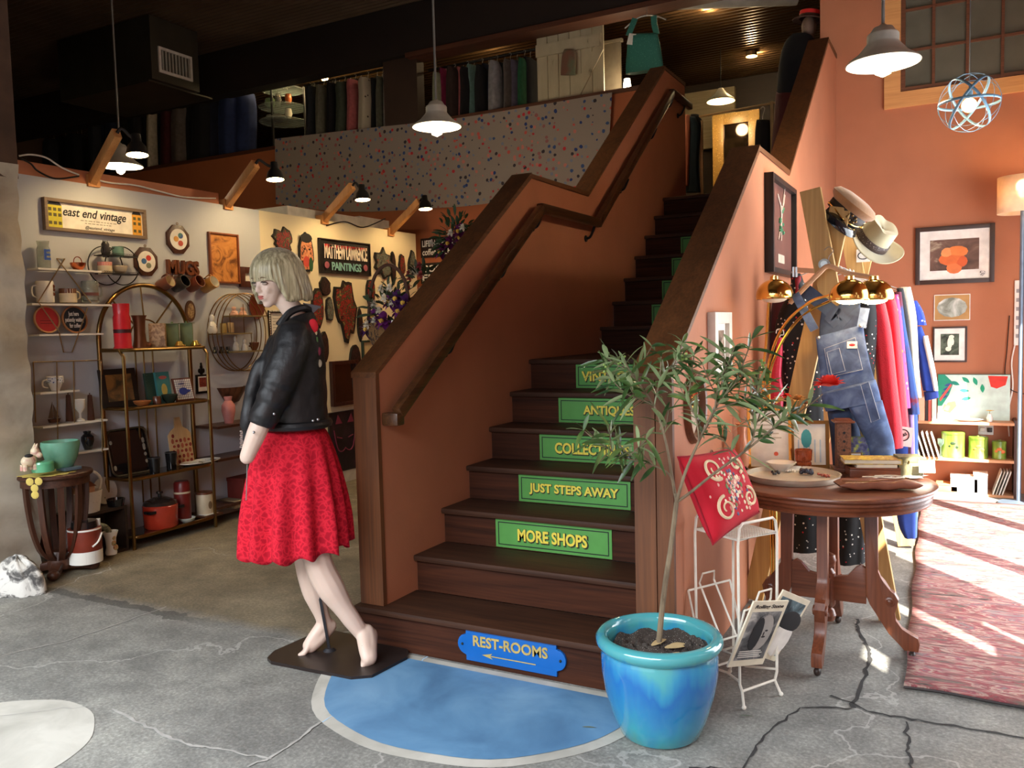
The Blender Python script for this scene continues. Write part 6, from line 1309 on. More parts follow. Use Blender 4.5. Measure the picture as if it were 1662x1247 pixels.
turned('glass_mug', 'clear glass mug with brown print on the second white shelf', 'mug', 147, 491, 26, 34, CYL, CLEAR, SH, parts=[('handle', handle(1), CLEAR), ('brown_band', band(.3, .45), mat('brown_print', (110, 60, 50), .5))])
for x, lab, c, rim, txt, tc in ((78, 'red embroidery hoop sign leaning on the lowest white shelf', (190, 54, 56), (188, 140, 96), None, None), (123, 'black hoop sign with white coffee lettering on the lowest white shelf', (36, 40, 44), (160, 110, 70), 1, CARD)):
    P = W(x, 541, .06); r = 22 * S(P); o = thing('hoop_sign', lab, 'sign', P, WZ, None, (-.12, 0, WZ))
    m = MB(); m.lathe([(r * .9, 0), (r, 0), (r, .014), (r * .9, .014)], 36, T(0, 0, r) @ RX(PI / 2), cap0=False, cap1=False); m.build('hoop', mat('hoop%d' % c[0], rim, .5), o)
    m = MB(); m.lathe([(0, .004), (r * .92, .004)], 36, T(0, 0, r) @ RX(PI / 2), cap0=False, cap1=False); m.build('panel', mat('panel%d' % c[0], c, .8), o)
    m = MB()
    if txt: m.text('Just here\npatiently waiting\nfor coffee', .03, T(0, -.006, r), .0006, .0006, width=r * 1.45, height=r * 1.2)
    else:
        for k in range(2): m.box(-r * .5, r * .5, -.006, -.005, r * (.9 - .2 * k), r * (.94 - .2 * k))
    m.build('lettering', tc or mat('dark_red_print', (90, 24, 30), .7), o, 0)
# double ring wire rack
P = W(182, 432, .03); o = thing('ring_shelf', 'black double ring wire shelf under the shop sign', 'shelf', P, WZ); s = S(P); BW = mat('black_wire', (30, 28, 26), .5, .4)
for x in (-12, 8):
    m = MB(); m.tube([V(x * s + 31 * s * math.cos(t), 0 if x < 0 else -.06, 31 * s * math.sin(t)) for t in [k * PI / 24 for k in range(48)]], .004, 6, closed=True); m.build('ring', BW, o)
for z in (15, -14):
    m = MB(); m.box(-32 * s, 32 * s, -.10, .0, z * s - .003, z * s + .003); m.build('tray', BW, o, 0)
    m = MB(); 
    for k in range(20): m.tube([V((-31 + 3.2 * k) * s + .006 * math.cos(t), -.10, z * s + .01 + .006 * math.sin(t)) for t in [j * PI / 4 for j in range(8)]], .0015, 4, closed=True)
    m.build('lace_edge', BW, o)
OWLP = [('wing', lambda m, r, h: [m.sphere(V(sg * r * .8, 0, h * .4), (r * .3, r * .5, h * .3), 8, 5) for sg in (1, -1)], BLACKG), ('ear_tuft', lambda m, r, h: [m.tube([V(sg * r * .45, 0, h * .88), V(sg * r * .6, 0, h * 1.05)], [r * .2, r * .04], 6) for sg in (1, -1)], BLACKG)]
turned('owl_figure', 'dark owl figurine on the upper tray of the double ring shelf', 'figurine', 172, 418, 14, 26, [(0, 0), (.7, 0), (1, .3), (.8, .6), (.9, .8), (.6, .95), (0, 1)], speckle('owl_black', (34, 32, 30), [(90, 84, 76), (60, 56, 50)], 120, .35, .4), .09, parts=OWLP)
turned('glass_jar', 'pale teal glass jar beside the dark owl', 'jar', 192, 418, 18, 17, CYL, mat('teal_glass', (150, 196, 182), .1, trans=.6), .08)
turned('planter', 'pink and cream planter on the lower tray of the double ring shelf', 'pot', 171, 446, 22, 20, CYL, CREAMC, .08, parts=[('pink_rim', band(.7, 1.0), PINKC)])
turned('bowl', 'low cream bowl with a green lid on the lower tray of the double ring shelf', 'bowl', 195, 446, 24, 14, BOWL, CREAMC, .08, parts=[('green_lid', lid(1.0, .8), mat('leaf_green_glaze', (86, 128, 82), .3))])
# octagonal plaques
for x, y, lab, cs in ((235, 425, 'octagonal dark plaque with a red and blue motif beside the ring shelf', ((200, 60, 50), (64, 104, 150), (120, 130, 110))), (287, 389, 'octagonal dark plaque with fruit right of the shop sign', ((60, 84, 140), (206, 150, 70), (190, 80, 60), (70, 120, 120)))):
    P = W(x, y); s = S(P); r = 23.5 * s; o = thing('plaque', lab, 'plaque', P, WZ); m = MB(); m.prism([(r * math.cos(PI / 8 + k * PI / 4), r * 1.05 * math.sin(PI / 8 + k * PI / 4)) for k in range(8)], .02, T(0, -.02, 0), .004); m.build('board', DKW, o, 30)
    m = MB(); m.lathe([(0, .024), (r * .70, .022), (r * .74, .018)], 32, RX(PI / 2), cap0=False, cap1=False); tl = m.build('tile', CARD, o)
    for i, c in enumerate(cs): m = MB(); a = i * 2.1 + 1; m.sphere(V(r * .25 * math.cos(a), -.0245, r * .3 * math.sin(a)), (r * .22, .001, r * .2), 9, 5); m.build('motif', mat('motif%d_%d' % (c[0], c[1]), c, .6), tl)
    m = MB(); m.tube([V(.008 * math.cos(t), -.012, r * 1.08 + .008 * math.sin(t)) for t in [k * PI / 6 for k in range(12)]], .0022, 5, closed=True); m.build('hanging_ring', BRASS, o)
# MUGS rack and its four mugs
P = W(295, 437); s = S(P); o = thing('mug_rack', 'carved brown wooden rack spelling MUGS with four pegs', 'mug rack', P, WZ)
m = MB(); m.text('MUGS', .1, T(0, -.014, 2 * s), .028, .004, width=62 * s, height=24 * s); m.build('letters', BROWNC, o, 30)
m = MB(); m.box(-37 * s, 37 * s, -.028, 0, -19 * s, -11 * s, bev=.004); m.build('rail', DKWX, o)
for x in (-26, -2, 18, 38): m = MB(); m.cyl(V(x * s, -.02, -15 * s), V(x * s, -.055, -13 * s), .005); m.build('peg', DKWX, o)
for x, y, lab, c, ins in ((268, 461, 'mug with a pale mouth and brown side, first on the mug rack', (120, 70, 52), CREAMC), (292, 461, 'black and white mug, second on the mug rack', (60, 54, 50), BLACKG), (316, 461, 'rust brown mug, third on the mug rack', (122, 62, 44), BROWNC), (339, 462, 'ochre mug with a white mouth, last on the mug rack', (178, 128, 60), WHITEC)):
    P = W(x, y, .055); s = S(P); r = 10.5 * s; h = 25 * s; o = thing('mug', lab, 'mug', P, 0, 'mugs on the mug rack'); M = RZ(WZ) @ RY(.35) @ RX(1.15); m = MB(); m.lathe([(0, -h / 2), (r * .92, -h / 2), (r, -h * .4), (r, h * .5), (r * .9, h * .5), (r * .88, -h * .35), (0, -h * .38)], 20, M, cap0=False, cap1=False); m.build('body', mat('mug%d' % c[0], c, .3, coat=.2), o)
    m = MB(); m.lathe([(r * .885, h * .48), (r * .86, -h * .34), (0, -h * .36)], 20, M, cap0=False, cap1=False); m.build('inside', ins, o); m = MB(); m.tube([M @ p for p in smoothpath([V(0, r, h * .3), V(0, r * 1.6, h * .2), V(0, r * 1.6, -h * .2), V(0, r, -h * .3)], 4)], r * .1, 6); m.build('handle', mat('mug%d' % c[0], c), o)
# wooden inlay picture, small dark frame, oval plaque, plate, certificate
picture('tall amber wood inlay landscape right of the mug rack', W(336, 376), W(384, 384), W(337, 459), 0, .014, .025, wood('inlay_frame', (110, 58, 34), (146, 84, 50), 'Z', .4), patches('amber_inlay', [(.34, (112, 66, 32)), (.48, (196, 130, 66)), (.58, (208, 146, 82)), (.68, (140, 84, 44))], 7, .4, 1.6), rz=WZ)
picture('small dark framed picture partly behind the mannequin head', W(386, 433), W(418, 436), W(387, 466), 0, .05, .03, mat('mahogany_frame', (74, 38, 28), .4), CARD, rz=WZ)
P = W(308, 505); s = S(P); o = thing('plaque', 'small oval wooden plaque behind the green canisters', 'plaque', P, WZ); m = MB(); m.lathe([(0, .012), (1, .01), (1, 0)], 24, RX(PI / 2) @ Matrix.Diagonal((10 * s, 17 * s, 1, 1)), cap0=False, cap1=False); m.build('board', mat('brown_plaque', (96, 64, 42), .5), o); m = MB(); m.lathe([(0, .015), (.72, .013)], 24, RX(PI / 2) @ Matrix.Diagonal((10 * s, 17 * s, 1, 1)), cap0=False, cap1=False); m.build('picture', patches('tan_picture', [(.4, (120, 90, 56)), (.6, (190, 160, 116))], 30, .6), o)
P = W(414, 497); s = S(P); o = thing('wall_plate', 'dark red plate on the wall beside the mannequin chin', 'plate', P, WZ); m = MB(); m.lathe([(0, .01), (.7, .012), (1, .025), (1, .02), (.6, 0)], 28, RX(PI / 2) @ Matrix.Diagonal((17 * s, 21 * s, 1, 1)), cap0=False, cap1=False); m.build('body', mat('oxblood_glaze', (96, 38, 26), .3, coat=.3), o)
def scal(o, w, h, d):
    m = MB(); s_ = .02
    for k in range(int(w / s_)): m.sphere(V(-w / 2 + s_ * (k + .5), -d, h - .005), (.008, .004, .008), 6, 4)
    for k in range(int(h / s_)): m.sphere(V(-w / 2 + .005, -d, s_ * (k + .5)), (.008, .004, .008), 6, 4)
    m.build('white_scallops', CARD, o)
    m = MB()
    for k in range(8): m.box(-w * .35, w * .35, -d * .5 - .002, -d * .5, h * (.85 - .09 * k), h * (.865 - .09 * k))
    m.build('printed_lines', mat('grey_print', (150, 146, 138), .8), o, 0)
picture('certificate in a black and white scalloped frame behind the mannequin collar', W(434, 504), W(475, 508), W(436, 560), 0, .022, .02, BLACKF, CARD, rz=WZ, extra=scal)
# round brass ring shelf
P = W(377, 540, .0); s = S(P); o = thing('ring_shelf', 'round brass ring wall shelf with three boards beside the mannequin', 'shelf', P, WZ); R = 50 * s
for k, d in enumerate((.0, .05, .10, .15)): m = MB(); m.tube([V(R * 1.16 * math.cos(t) * (.9), -.01 - d, R * 1.24 * math.sin(t)) for t in [j * PI / 28 for j in range(56)]], .0042, 6, closed=True); m.build('ring', BRASS, o)
for x0, x1, z in ((-20, 48, 27), (-50, 12, -1), (-30, 48, -30)): m = MB(); m.box(x0 * s, x1 * s, -.16, -.006, z * s - .01, z * s); m.build('board', mat('olive_board', (126, 108, 70), .5), o, 0)
for x, a, b in ((-32, 30, -1), (-3, 45, -1), (12, -1, -30)): m = MB(); m.cyl(V(x * s, -.15, a * s), V(x * s, -.15, b * s), .003, n=6); m.build('upright', BRASS, o)
FIG = [(0, 0), (.8, 0), (1, .15), (.7, .45), (.35, .62), (.5, .72), (.5, .9), (.25, 1), (0, 1)]
for nm, lab, x, y, w_, h_, pr, mt in (('figurine', 'white seated figurine on the middle board of the brass ring shelf', 345, 541, 16, 30, FIG, WHITEC), ('jar', 'small yellow jar left of its pair on the brass ring shelf', 363, 541, 10, 16, CYL, mat('straw_glaze', (170, 146, 84), .4)), ('jar', 'small cream jar right of the yellow jar on the brass ring shelf', 375, 540, 10, 16, CYL, mat('buff_glaze', (196, 172, 128), .4)), ('figurine', 'peach shell group, left half, on the top board of the brass ring shelf', 380, 513, 14, 15, FIG, mat('peach_glaze', (222, 176, 150), .4)), ('figurine', 'peach shell group, right half, on the top board of the brass ring shelf', 394, 513, 14, 14, FIG, mat('peach_glaze', (222, 176, 150), .4)), ('figurine', 'tall white dancing figurine on the lowest board of the brass ring shelf', 383, 570, 11, 24, FIG, WHITEC), ('figurine', 'white dog figurine beside the dancing figurine', 397, 570, 11, 19, FIG, WHITEC), ('teapot', 'little brown teapot at the right end of the brass ring shelf', 413, 569, 16, 13, BOWL, BROWNC)):
    turned(nm, lab, 'ornament', x, y, w_, h_, pr, mt, .09, n=14, parts=[('spout', handle(-1, .5, .6, .14, .3), BROWNC), ('lid', lid(1, .5), BROWNC)] if nm == 'teapot' else ([('arm', lambda m, r, h: [m.tube([V(sg * r * .4, 0, h * .58), V(sg * r * .8, -r * .3, h * .4), V(sg * r * .3, -r * .7, h * .35)], r * .13, 5) for sg in (1, -1)], mt)] if nm == 'figurine' else []))
for i, x in enumerate((349, 359, 369)): turned('cat_figurine', 'little black cat figurine, %s of three on the lowest ring shelf board' % ('first', 'second', 'third')[i], 'ornament', x, 574, 8, 11, FIG, BLACKG, .09, 'black cat figurines', 10, [('tail', lambda m, r, h: m.tube([V(r * .6, 0, h * .15), V(r * 1.3, 0, h * .5), V(r * 1.1, 0, h * 1.05)], r * .14, 5), BLACKG)])
# small things on the lower wire shelf
turned('mug', 'blue patterned white teacup on the upper board of the wire framed shelf', 'mug', 90, 635, 26, 24, BOWL, WHITEC, .06, parts=[('handle', handle(-1), WHITEC), ('blue_pattern', band(.55, .92, 1.0), speckle('blue_willow', (214, 218, 222), [(40, 70, 140), (60, 110, 110)], 90, .5))])
P = W(88, 686, .06); s = S(P); o = thing('model_boat', 'little model sailing boat on the middle board of the wire framed shelf', 'ornament', P, WZ); m = MB(); m.prism([(-9 * s, 6 * s), (10 * s, 6 * s), (7 * s, 0), (-7 * s, 0)], .025, T(0, -.012, 0)); m.build('hull', DKWX, o, 0)
for pts in ([(-1, 7), (-1, 34), (-9, 8)], [(1, 7), (0, 30), (9, 8)]): m = MB(); m.prism([(x * s, z * s) for x, z in pts], .003); m.build('sail', mat('brown_sail', (92, 72, 54), .7), o, 0)
for x, i in ((113, 0), (148, 1)): turned('wooden_obelisk', ('tall tapering wooden shaker left of the white goblet', 'tall tapering wooden shaker right of the white goblet')[i], 'ornament', x, 684, 12, 42, [(0, 0), (1, 0), (.95, .05), (.6, .95), (.55, 1), (0, 1)], DKW, .06, 'wooden shakers', 8, [('cap', lid(1, .5), DKW)])
turned('goblet', 'white goblet between two wooden shakers', 'goblet', 131, 684, 17, 36, [(0, 0), (.8, 0), (.75, .06), (.2, .14), (.2, .35), (.9, .6), (1, .98), (.9, 1), (.75, .62), (0, .5)], WHITEC, .06)
turned('vase', 'small black vase on the lowest board of the wire framed shelf', 'vase', 143, 730, 20, 30, VASE, BLACKG, .06)

# ---------------------------------------------------------------- brass etagere
XF = XW + .30; ya, yb = AX(209, 700, XF).y, AX(344, 700, XF).y; yla, ylb = W(163, 600, .05).y, W(309, 600, .05).y
et = thing('etagere', 'brass etagere with an arched top and four smoked glass shelves against the white wall', 'shelf', V(XW, (ya + yb) / 2, 0)); eo = et.location.copy()
ZS = [AX(250, y, XF).z for y in (566, 659, 772, 0)][:3] + [.085]
def e_(x, y, z): return V(x, y, z) - eo
m = MB(); zt_ = W(237, 463, .05).z; ym = (yla + ylb) / 2; rr = (ylb - yla) / 2; zc = zt_ - rr
m.tube([e_(XW + .05, yla, .01), e_(XW + .05, yla, zc)] + [e_(XW + .05, ym - rr * math.cos(t), zc + rr * math.sin(t)) for t in [k * PI / 24 for k in range(1, 24)]] + [e_(XW + .05, ylb, zc), e_(XW + .05, ylb, .01)], .016, 10); m.build('arched_frame', BRASS, et)
for a in (.8, 1.5, 2.3): m = MB(); m.tube([e_(XW + .05, ym - rr * math.cos(a), zc + rr * math.sin(a)), e_(XW + .05, ym - rr * .35 * math.cos(a), zc + rr * .35 * math.sin(a))], .006, 6); m.build('arch_spoke', BRASS, et)
m = MB(); m.tube([e_(XW + .05, ym - rr * .35 * math.cos(t), zc + rr * .35 * math.sin(t)) for t in [k * PI / 12 for k in range(13)]], .006, 6); m.build('inner_arch', BRASS, et)
SMOKE = mat('smoked_glass', (54, 46, 38), .08, coat=.4)
for z in ZS:
    cs = []
    for (x, y, a0) in ((XF - .07, ya + .07, -PI / 2), (XF - .07, yb - .07, 0)): cs += [(x + .07 * math.cos(a0 + k * PI / 16), y + .07 * math.sin(a0 + k * PI / 16)) for k in range(9)]
    cs = [(XW + .04, ya)] + cs + [(XW + .04, yb)]
    m = MB(); lo = m.pts([e_(x, y, z - .008) for x, y in cs]); hi = m.pts([e_(x, y, z) for x, y in cs]); m.face(lo[::-1]); m.face(hi); m.bridge(lo, hi); m.build('glass_shelf', SMOKE, et, 0)
    m = MB(); m.tube([e_(x, y, z - .004) for x, y in cs], .013, 8); m.build('shelf_rim', BRASS, et)
for y in (ya, yb): m = MB(); m.tube([e_(XW + .06, y, ZS[0]), e_(XF - .05, y, ZS[0] - .005), e_(XF - .012, y, ZS[0] - .05), e_(XF - .01, y, .0)], .012, 8); m.build('front_post', BRASS, et)
for f in (.25, .34, .44, .9): m = MB(); y = yla + (ylb - yla) * f + .1; m.cyl(e_(XW + .04, y, 0), e_(XW + .04, y, ZS[0]), .006, n=6); m.build('rear_rod', BRASS, et)
def et_(x, k, off): P = AX(x, 600, XW + off); return V(P.x, P.y, ZS[k] + .001)
def onshelf(name, lab, cat, x, k, wp, hp, prof, mt, off=.2, group=None, n=20, parts=()):
    P = et_(x, k, off); s = S(P); r, h = wp * s / 2, hp * s; o = thing(name, lab, cat, P, WZ, group); m = MB(); m.lathe([(max(0, a * r), b * h) for a, b in prof], n, cap0=False, cap1=False); m.build('body', mt, o)
    for nm, fn, mt2 in parts: m = MB(); fn(m, r, h); m.build(nm, mt2, o)
    return o
REDT = mat('red_plastic', (190, 34, 44), .3, coat=.2); GREENK = mat('sage_tin', (104, 124, 84), .45)
onshelf('thermos', 'tall bright red canister on top of the brass etagere', 'canister', 202, 0, 29, 74, [(0, 0), (1, 0), (1, .04), (.9, .07), (.92, .7), (.82, .76), (.9, 1), (0, 1)], REDT, .2, parts=[('black_zigzag', lambda m, r, h: m.lathe([(r * .93, h * .36), (r * .935, h * .44)], 24, cap0=False, cap1=False), mat('dark_print', (60, 16, 20), .5))])
onshelf('boot_vase', 'bronze coloured boot shaped vase on the brass etagere', 'vase', 230, 0, 24, 54, [(0, 0), (1, 0), (.95, .08), (.8, .25), (.72, .5), (.8, .9), (1, 1), (.9, 1), (.6, .5), (0, .4)], mat('bronze_boot', (106, 66, 40), .4, .5), .2, parts=[('toe', lambda m, r, h: m.sphere(V(r * .7, -r * .3, h * .1), (r * .8, r * .6, h * .11), 12, 6), mat('bronze_boot', (1, 1, 1)))])
onshelf('planter', 'square tan planter with moulded branches on the brass etagere', 'pot', 259, 0, 34, 40, CYL, patches('tan_relief', [(.4, (130, 96, 66)), (.6, (184, 150, 112))], 40, .5, .5, bump=.4), .2, n=4)
for x, i in ((283, 0), (306, 1)): onshelf('tin_canister', ('left of two sage green canisters on the brass etagere', 'right of two sage green canisters on the brass etagere')[i], 'canister', x, 0, 26, 38, CYL, GREENK, .18, 'sage green canisters', 4, [('lid', lid(1, 1.0), GREENK), ('dark_emblem', lambda m, r, h: m.sphere(V(0, -r * .75, h * .5), (r * .25, .004, h * .25), 8, 5), INK)])
for x, i in ((293, 0), (319, 1)): o = onshelf('shoe_ornament', ('little gilt baby shoe in front of the left sage canister', 'little gilt baby shoe in front of the right sage canister')[i], 'ornament', x, 0, 16, 10, [(0, 0), (.9, 0), (1, .3), (.7, .7), (.5, 1), (.4, .8), (0, .6)], GOLD, .27, 'gilt baby shoes', 14, [('toe', lambda m, r, h: m.sphere(V(r * .7, 0, h * .3), (r * .7, r * .5, h * .3), 10, 5), GOLD)])
def lean(name, lab, cat, x, k, wp, hp, th, edge, face, off=.1, tilt=.15, rim=0.0, extra=None):
    P = et_(x, k, off); s = S(P); w_, h_ = wp * s, hp * s; o = thing(name, lab, cat, P, 0, None, (-tilt, 0, WZ)); m = MB(); m.box(-w_ / 2, w_ / 2, 0, th, 0, h_, bev=.002); m.build('frame' if rim else 'body', edge, o); m = MB(); m.box(-w_ / 2 + rim, w_ / 2 - rim, -.002, -.0003, rim, h_ - rim); m.build('picture' if cat != 'book' else 'cover', face, o, 0)
    if extra: extra(o, w_, h_)
    return o
lean('picture_frame', 'dark framed brown abstract painting leaning on the second etagere shelf', 'picture', 196, 1, 66, 62, .02, mat('black_brown_frame', (34, 26, 22), .5), patches('ochre_abstract', [(.4, (62, 50, 30)), (.5, (110, 76, 36)), (.62, (140, 96, 44))], 9, .6, .5), rim=.04)
lean('book', 'dark green book standing behind the teal book', 'book', 246, 1, 17, 50, .02, mat('dark_green_cloth', (38, 58, 46), .7), speckle('green_cover', (44, 70, 54), [(90, 110, 80), (60, 84, 60)], 60, .3), .12)
lean('book', 'teal book with a pale figure on the second etagere shelf', 'book', 267, 1, 26, 50, .02, mat('teal_cloth', (54, 116, 116), .7), mat('teal_cover', (62, 130, 128), .6), .15, extra=lambda o, w, h: [MBs('pale_figure', o, V(0, -.003, h * .42), (w * .22, .001, h * .2), (196, 176, 90)), MBs('pink_title', o, V(0, -.003, h * .82), (w * .3, .001, h * .06), (196, 110, 100))])
def grid_tile(o, w, h):
    m = MB()
    for k in range(1, 9): m.box(-w / 2 + .012 + (w - .024) * k / 9 - .001, -w / 2 + .012 + (w - .024) * k / 9 + .001, -.0035, -.0022, .012, h - .012)
    for k in range(1, 9): m.box(-w / 2 + .012, w / 2 - .012, -.0035, -.0022, .012 + (h - .024) * k / 9 - .001, .012 + (h - .024) * k / 9 + .001)
    m.build('blue_grid', mat('navy_line', (60, 66, 110), .6), o, 0); MBs('blue_teapot', o, V(-.01, -.004, h * .42), (w * .24, .001, h * .16), (44, 60, 140)); MBs('blue_spout', o, V(w * .18, -.004, h * .42), (w * .14, .001, h * .06), (44, 60, 140)); MBs('title_mark', o, V(-w * .1, -.004, h * .74), (w * .2, .001, h * .03), (60, 66, 110))
lean('tile_picture', 'framed white grid tile with a blue teapot on the second etagere shelf', 'picture', 300, 1, 37, 38, .012, mat('red_brown_frame', (100, 52, 38), .5), CARD, .18, .25, .012, grid_tile)
onshelf('wooden_bowl', 'shallow orange wooden bowl on the second etagere shelf', 'bowl', 228, 1, 28, 9, BOWL, mat('orange_wood', (160, 96, 50), .4), .24); onshelf('cup', 'small brown cup on the second etagere shelf', 'cup', 252, 1, 13, 13, CYL, BROWNC, .22); onshelf('dish', 'dark green glass dish on the second etagere shelf', 'dish', 273, 1, 26, 14, BOWL, mat('dark_bottle_glass', (44, 54, 44), .15), .22)
P = W(327, 622); s = S(P); o = thing('trivet', 'black iron trivet with a framed red tile on the wall above the etagere', 'trivet', P, WZ); m = MB(); m.box(-12 * s, 12 * s, -.012, 0, -17 * s, 14 * s, bev=.003); m.build('plate', BLACKIRON, o); m = MB(); m.box(-9 * s, 9 * s, -.015, -.0125, -13 * s, 11 * s); t_ = m.build('tile', CARD, o, 0); m = MB(); m.box(-7 * s, 7 * s, -.017, -.0155, -6 * s, 9 * s); m.build('red_motif', patches('red_motif', [(.45, (110, 34, 28)), (.6, (150, 70, 50))], 80, .6), t_, 0)
m = MB(); [m.sphere(V(dx * s, -.006, dz * s), (rr_ * s, .006, rr_ * 1.3 * s), 9, 5) for dx, dz, rr_ in ((0, 18, 4), (-4, 20, 3), (4, 20, 3), (0, 26, 3), (0, 31, 2))]; m.build('finial', BLACKIRON, o)
def tray_rim(o, w, h): 
    m = MB(); c = .05; P_ = [V(sx_ * (w / 2 - c) + c * math.cos(a), -.014, sz_ + c * math.sin(a)) for sx_, sz_, a0 in ((1, c, -PI / 2), (1, h - c, 0), (-1, h - c, PI / 2), (-1, c, PI)) for a in [a0 + k * PI / 12 for k in range(7)]]; m.tube(P_, .007, 6, closed=True); m.build('gilt_rim', mat('tray_rim', (92, 84, 66), .35, .6), o)
    for k in range(10): MBs('painted_flower', o, V(rnd.choice((-1, 1)) * w * .4, -.004, rnd.uniform(.1, .9) * h), (.012, .001, .014), (150, 146, 130))
lean('serving_tray', 'black rectangular tray with painted flowers on the third etagere shelf', 'tray', 206, 2, 74, 74, .01, BLACKG, BLACKG, .09, .2, .03, tray_rim)
for x, k_, i in ((242, 2, 0), (270, 2, 1)): onshelf('tumbler', ('black ribbed tumbler in front of the black tray', 'black ribbed tumbler left of the cutting board')[i], 'tumbler', x, 2, 19, 27, [(0, 0), (.78, 0), (1, 1), (.92, 1), (.7, .08), (0, .06)], BLACKG, .25 - .08 * i, 'black tumblers', 16, [('rim', band(.95, 1.0, 1.0), mat('rim_grey', (54, 54, 54), .3))])
P = et_(291, 2, .12); s = S(P); o = thing('cutting_board', 'paddle shaped cutting board printed with red folk motifs', 'board', P, 0, None, (-.14, 0, WZ)); m = MB(); m.prism([(-22 * s, 0), (22 * s, 0), (22 * s, 50 * s), (16 * s, 57 * s), (7 * s, 62 * s), (5 * s, 78 * s), (-5 * s, 78 * s), (-7 * s, 62 * s), (-16 * s, 57 * s), (-22 * s, 50 * s)], .012, None, .002); m.build('board', wood('beech', (168, 136, 94), (196, 164, 122), 'Z', .5), o, 30)
for k in range(26):
    i, j_ = k % 5, k // 5; MBs('red_motif', o, V((-16 + 8 * i + (2 if j_ % 2 else 0)) * s, -.001, (6 + 8.5 * j_) * s), (2.8 * s, .0015, (2.2 + (k % 3)) * s), ((142, 52, 38), (124, 44, 36), (156, 80, 54))[k % 3])
P = et_(318, 2, .2); s = S(P); m = MB(); m.lathe([(0, .004), (.6, .004), (1, .022), (1, .016), (.6, 0)], 30, RZ(WZ) @ Matrix.Diagonal((38 * s, .09, 1, 1)), cap0=False, cap1=False); tag(m.build('oval_platter', speckle('floral_china', (216, 212, 200), [(150, 140, 110), (130, 150, 110)], 30, .3, .25), None, 40, P), 'white oval china platter on the third etagere shelf', 'platter')
REDP = mat('flame_enamel', (176, 56, 36), .25, coat=.4)
o = onshelf('casserole', 'flame red enamel casserole with glass lid on the lowest etagere shelf', 'pot', 248, 3, 55, 38, [(0, 0), (.86, 0), (.95, .08), (1, .95), (.94, 1), (0, .96)], REDP, .2, parts=[('lid', lambda m, r, h: m.lathe([(r * .97, h), (r * .9, h * 1.12), (r * .4, h * 1.28), (0, h * 1.3)], 26, cap0=False, cap1=False), mat('dark_lid_glass', (50, 40, 36), .1)), ('lid_knob', lambda m, r, h: m.lathe([(r * .1, h * 1.3), (r * .1, h * 1.42), (r * .2, h * 1.46), (r * .18, h * 1.54), (0, h * 1.55)], 14, cap0=False), BLACKG), ('side_handle', lambda m, r, h: [m.box(sg * r * 1.0 - r * .2, sg * r * 1.0 + r * .2, -r * .35 - r * .3, -r * .35 + r * .3, h * .72, h * .84, bev=.003) for sg in (-1, 1)], BLACKG)])
onshelf('thermos', 'dark red thermos flask on the lowest etagere shelf', 'flask', 285, 3, 26, 66, [(0, 0), (.95, 0), (1, .03), (1, .70), (.96, .74), (.96, .95), (.8, 1), (0, 1)], mat('dark_red_plastic', (110, 30, 28), .35), .2, parts=[('cream_band', band(.70, .745, 1.01), CREAMC)])
onshelf('cookie_jar', 'cream stoneware jar with a dark lid on the lowest etagere shelf', 'jar', 321, 3, 26, 36, CYL, CREAMC, .2, parts=[('lid', lambda m, r, h: m.lathe([(r * 1.08, h), (r * 1.06, h * 1.08), (0, h * 1.14)], 22, cap0=False), BROWNC), ('round_stamp', lambda m, r, h: m.sphere(V(0, -r * 1.0, h * .5), (r * .3, .003, h * .18), 12, 6), mat('stamp_brown', (130, 106, 76), .6))])
onshelf('dish', 'small pale leaf shaped dish on the lowest etagere shelf', 'dish', 291, 3, 27, 8, BOWL, mat('pale_blue_glaze', (184, 194, 188), .25), .26)
P = et_(328, 3, .25); o = thing('trivet', 'brown wooden trivet with a white tile on the lowest etagere shelf', 'trivet', P, WZ); m = MB(); m.box(-.09, .09, -.05, .06, 0, .016, bev=.004); m.build('board', DKWX, o); m = MB(); m.box(-.06, .06, -.035, .045, .0165, .019); m.build('tile', CARD, o, 0)

# ---------------------------------------------------------------- shelves beyond the etagere
o = thing('wall_shelf', 'low brown wall shelves right of the brass etagere', 'shelf', W(385, 700)); lo_ = o.location.copy()
for y in (692, 745, 822): A, B = W(334, y, .12), W(440, y, .12); m = MB(); m.box(.005, .25, A.y - lo_.y, B.y - lo_.y, A.z - lo_.z - .02, A.z - lo_.z); m.build('shelf_board', DKWX, o, 0)
P = W(375, 628); s = S(P); m = MB(); m.lathe([(0, -28 * s), (.5 * 28 * s, -24 * s), (.9 * 28 * s, -8 * s), (30 * s, 0), (27 * s, 0), (0, -20 * s)], 24, RZ(WZ) @ Matrix.Diagonal((1, .6, 1, 1)), a0=PI, a1=2 * PI, cap0=False, cap1=False); tag(m.build('wall_pocket', patches('ribbed_brown', [(.4, (70, 40, 26)), (.6, (110, 70, 46))], 20, .4, 0, (1, 1, .1)), None, 60, P), 'ribbed brown half bowl wall pocket right of the etagere', 'wall pocket')
turned('vase', 'pink pitcher shaped vase on the low shelves right of the etagere', 'vase', 372, 690, 22, 46, VASE, PINKC, .14)
P = W(394, 822, .12); s = S(P)
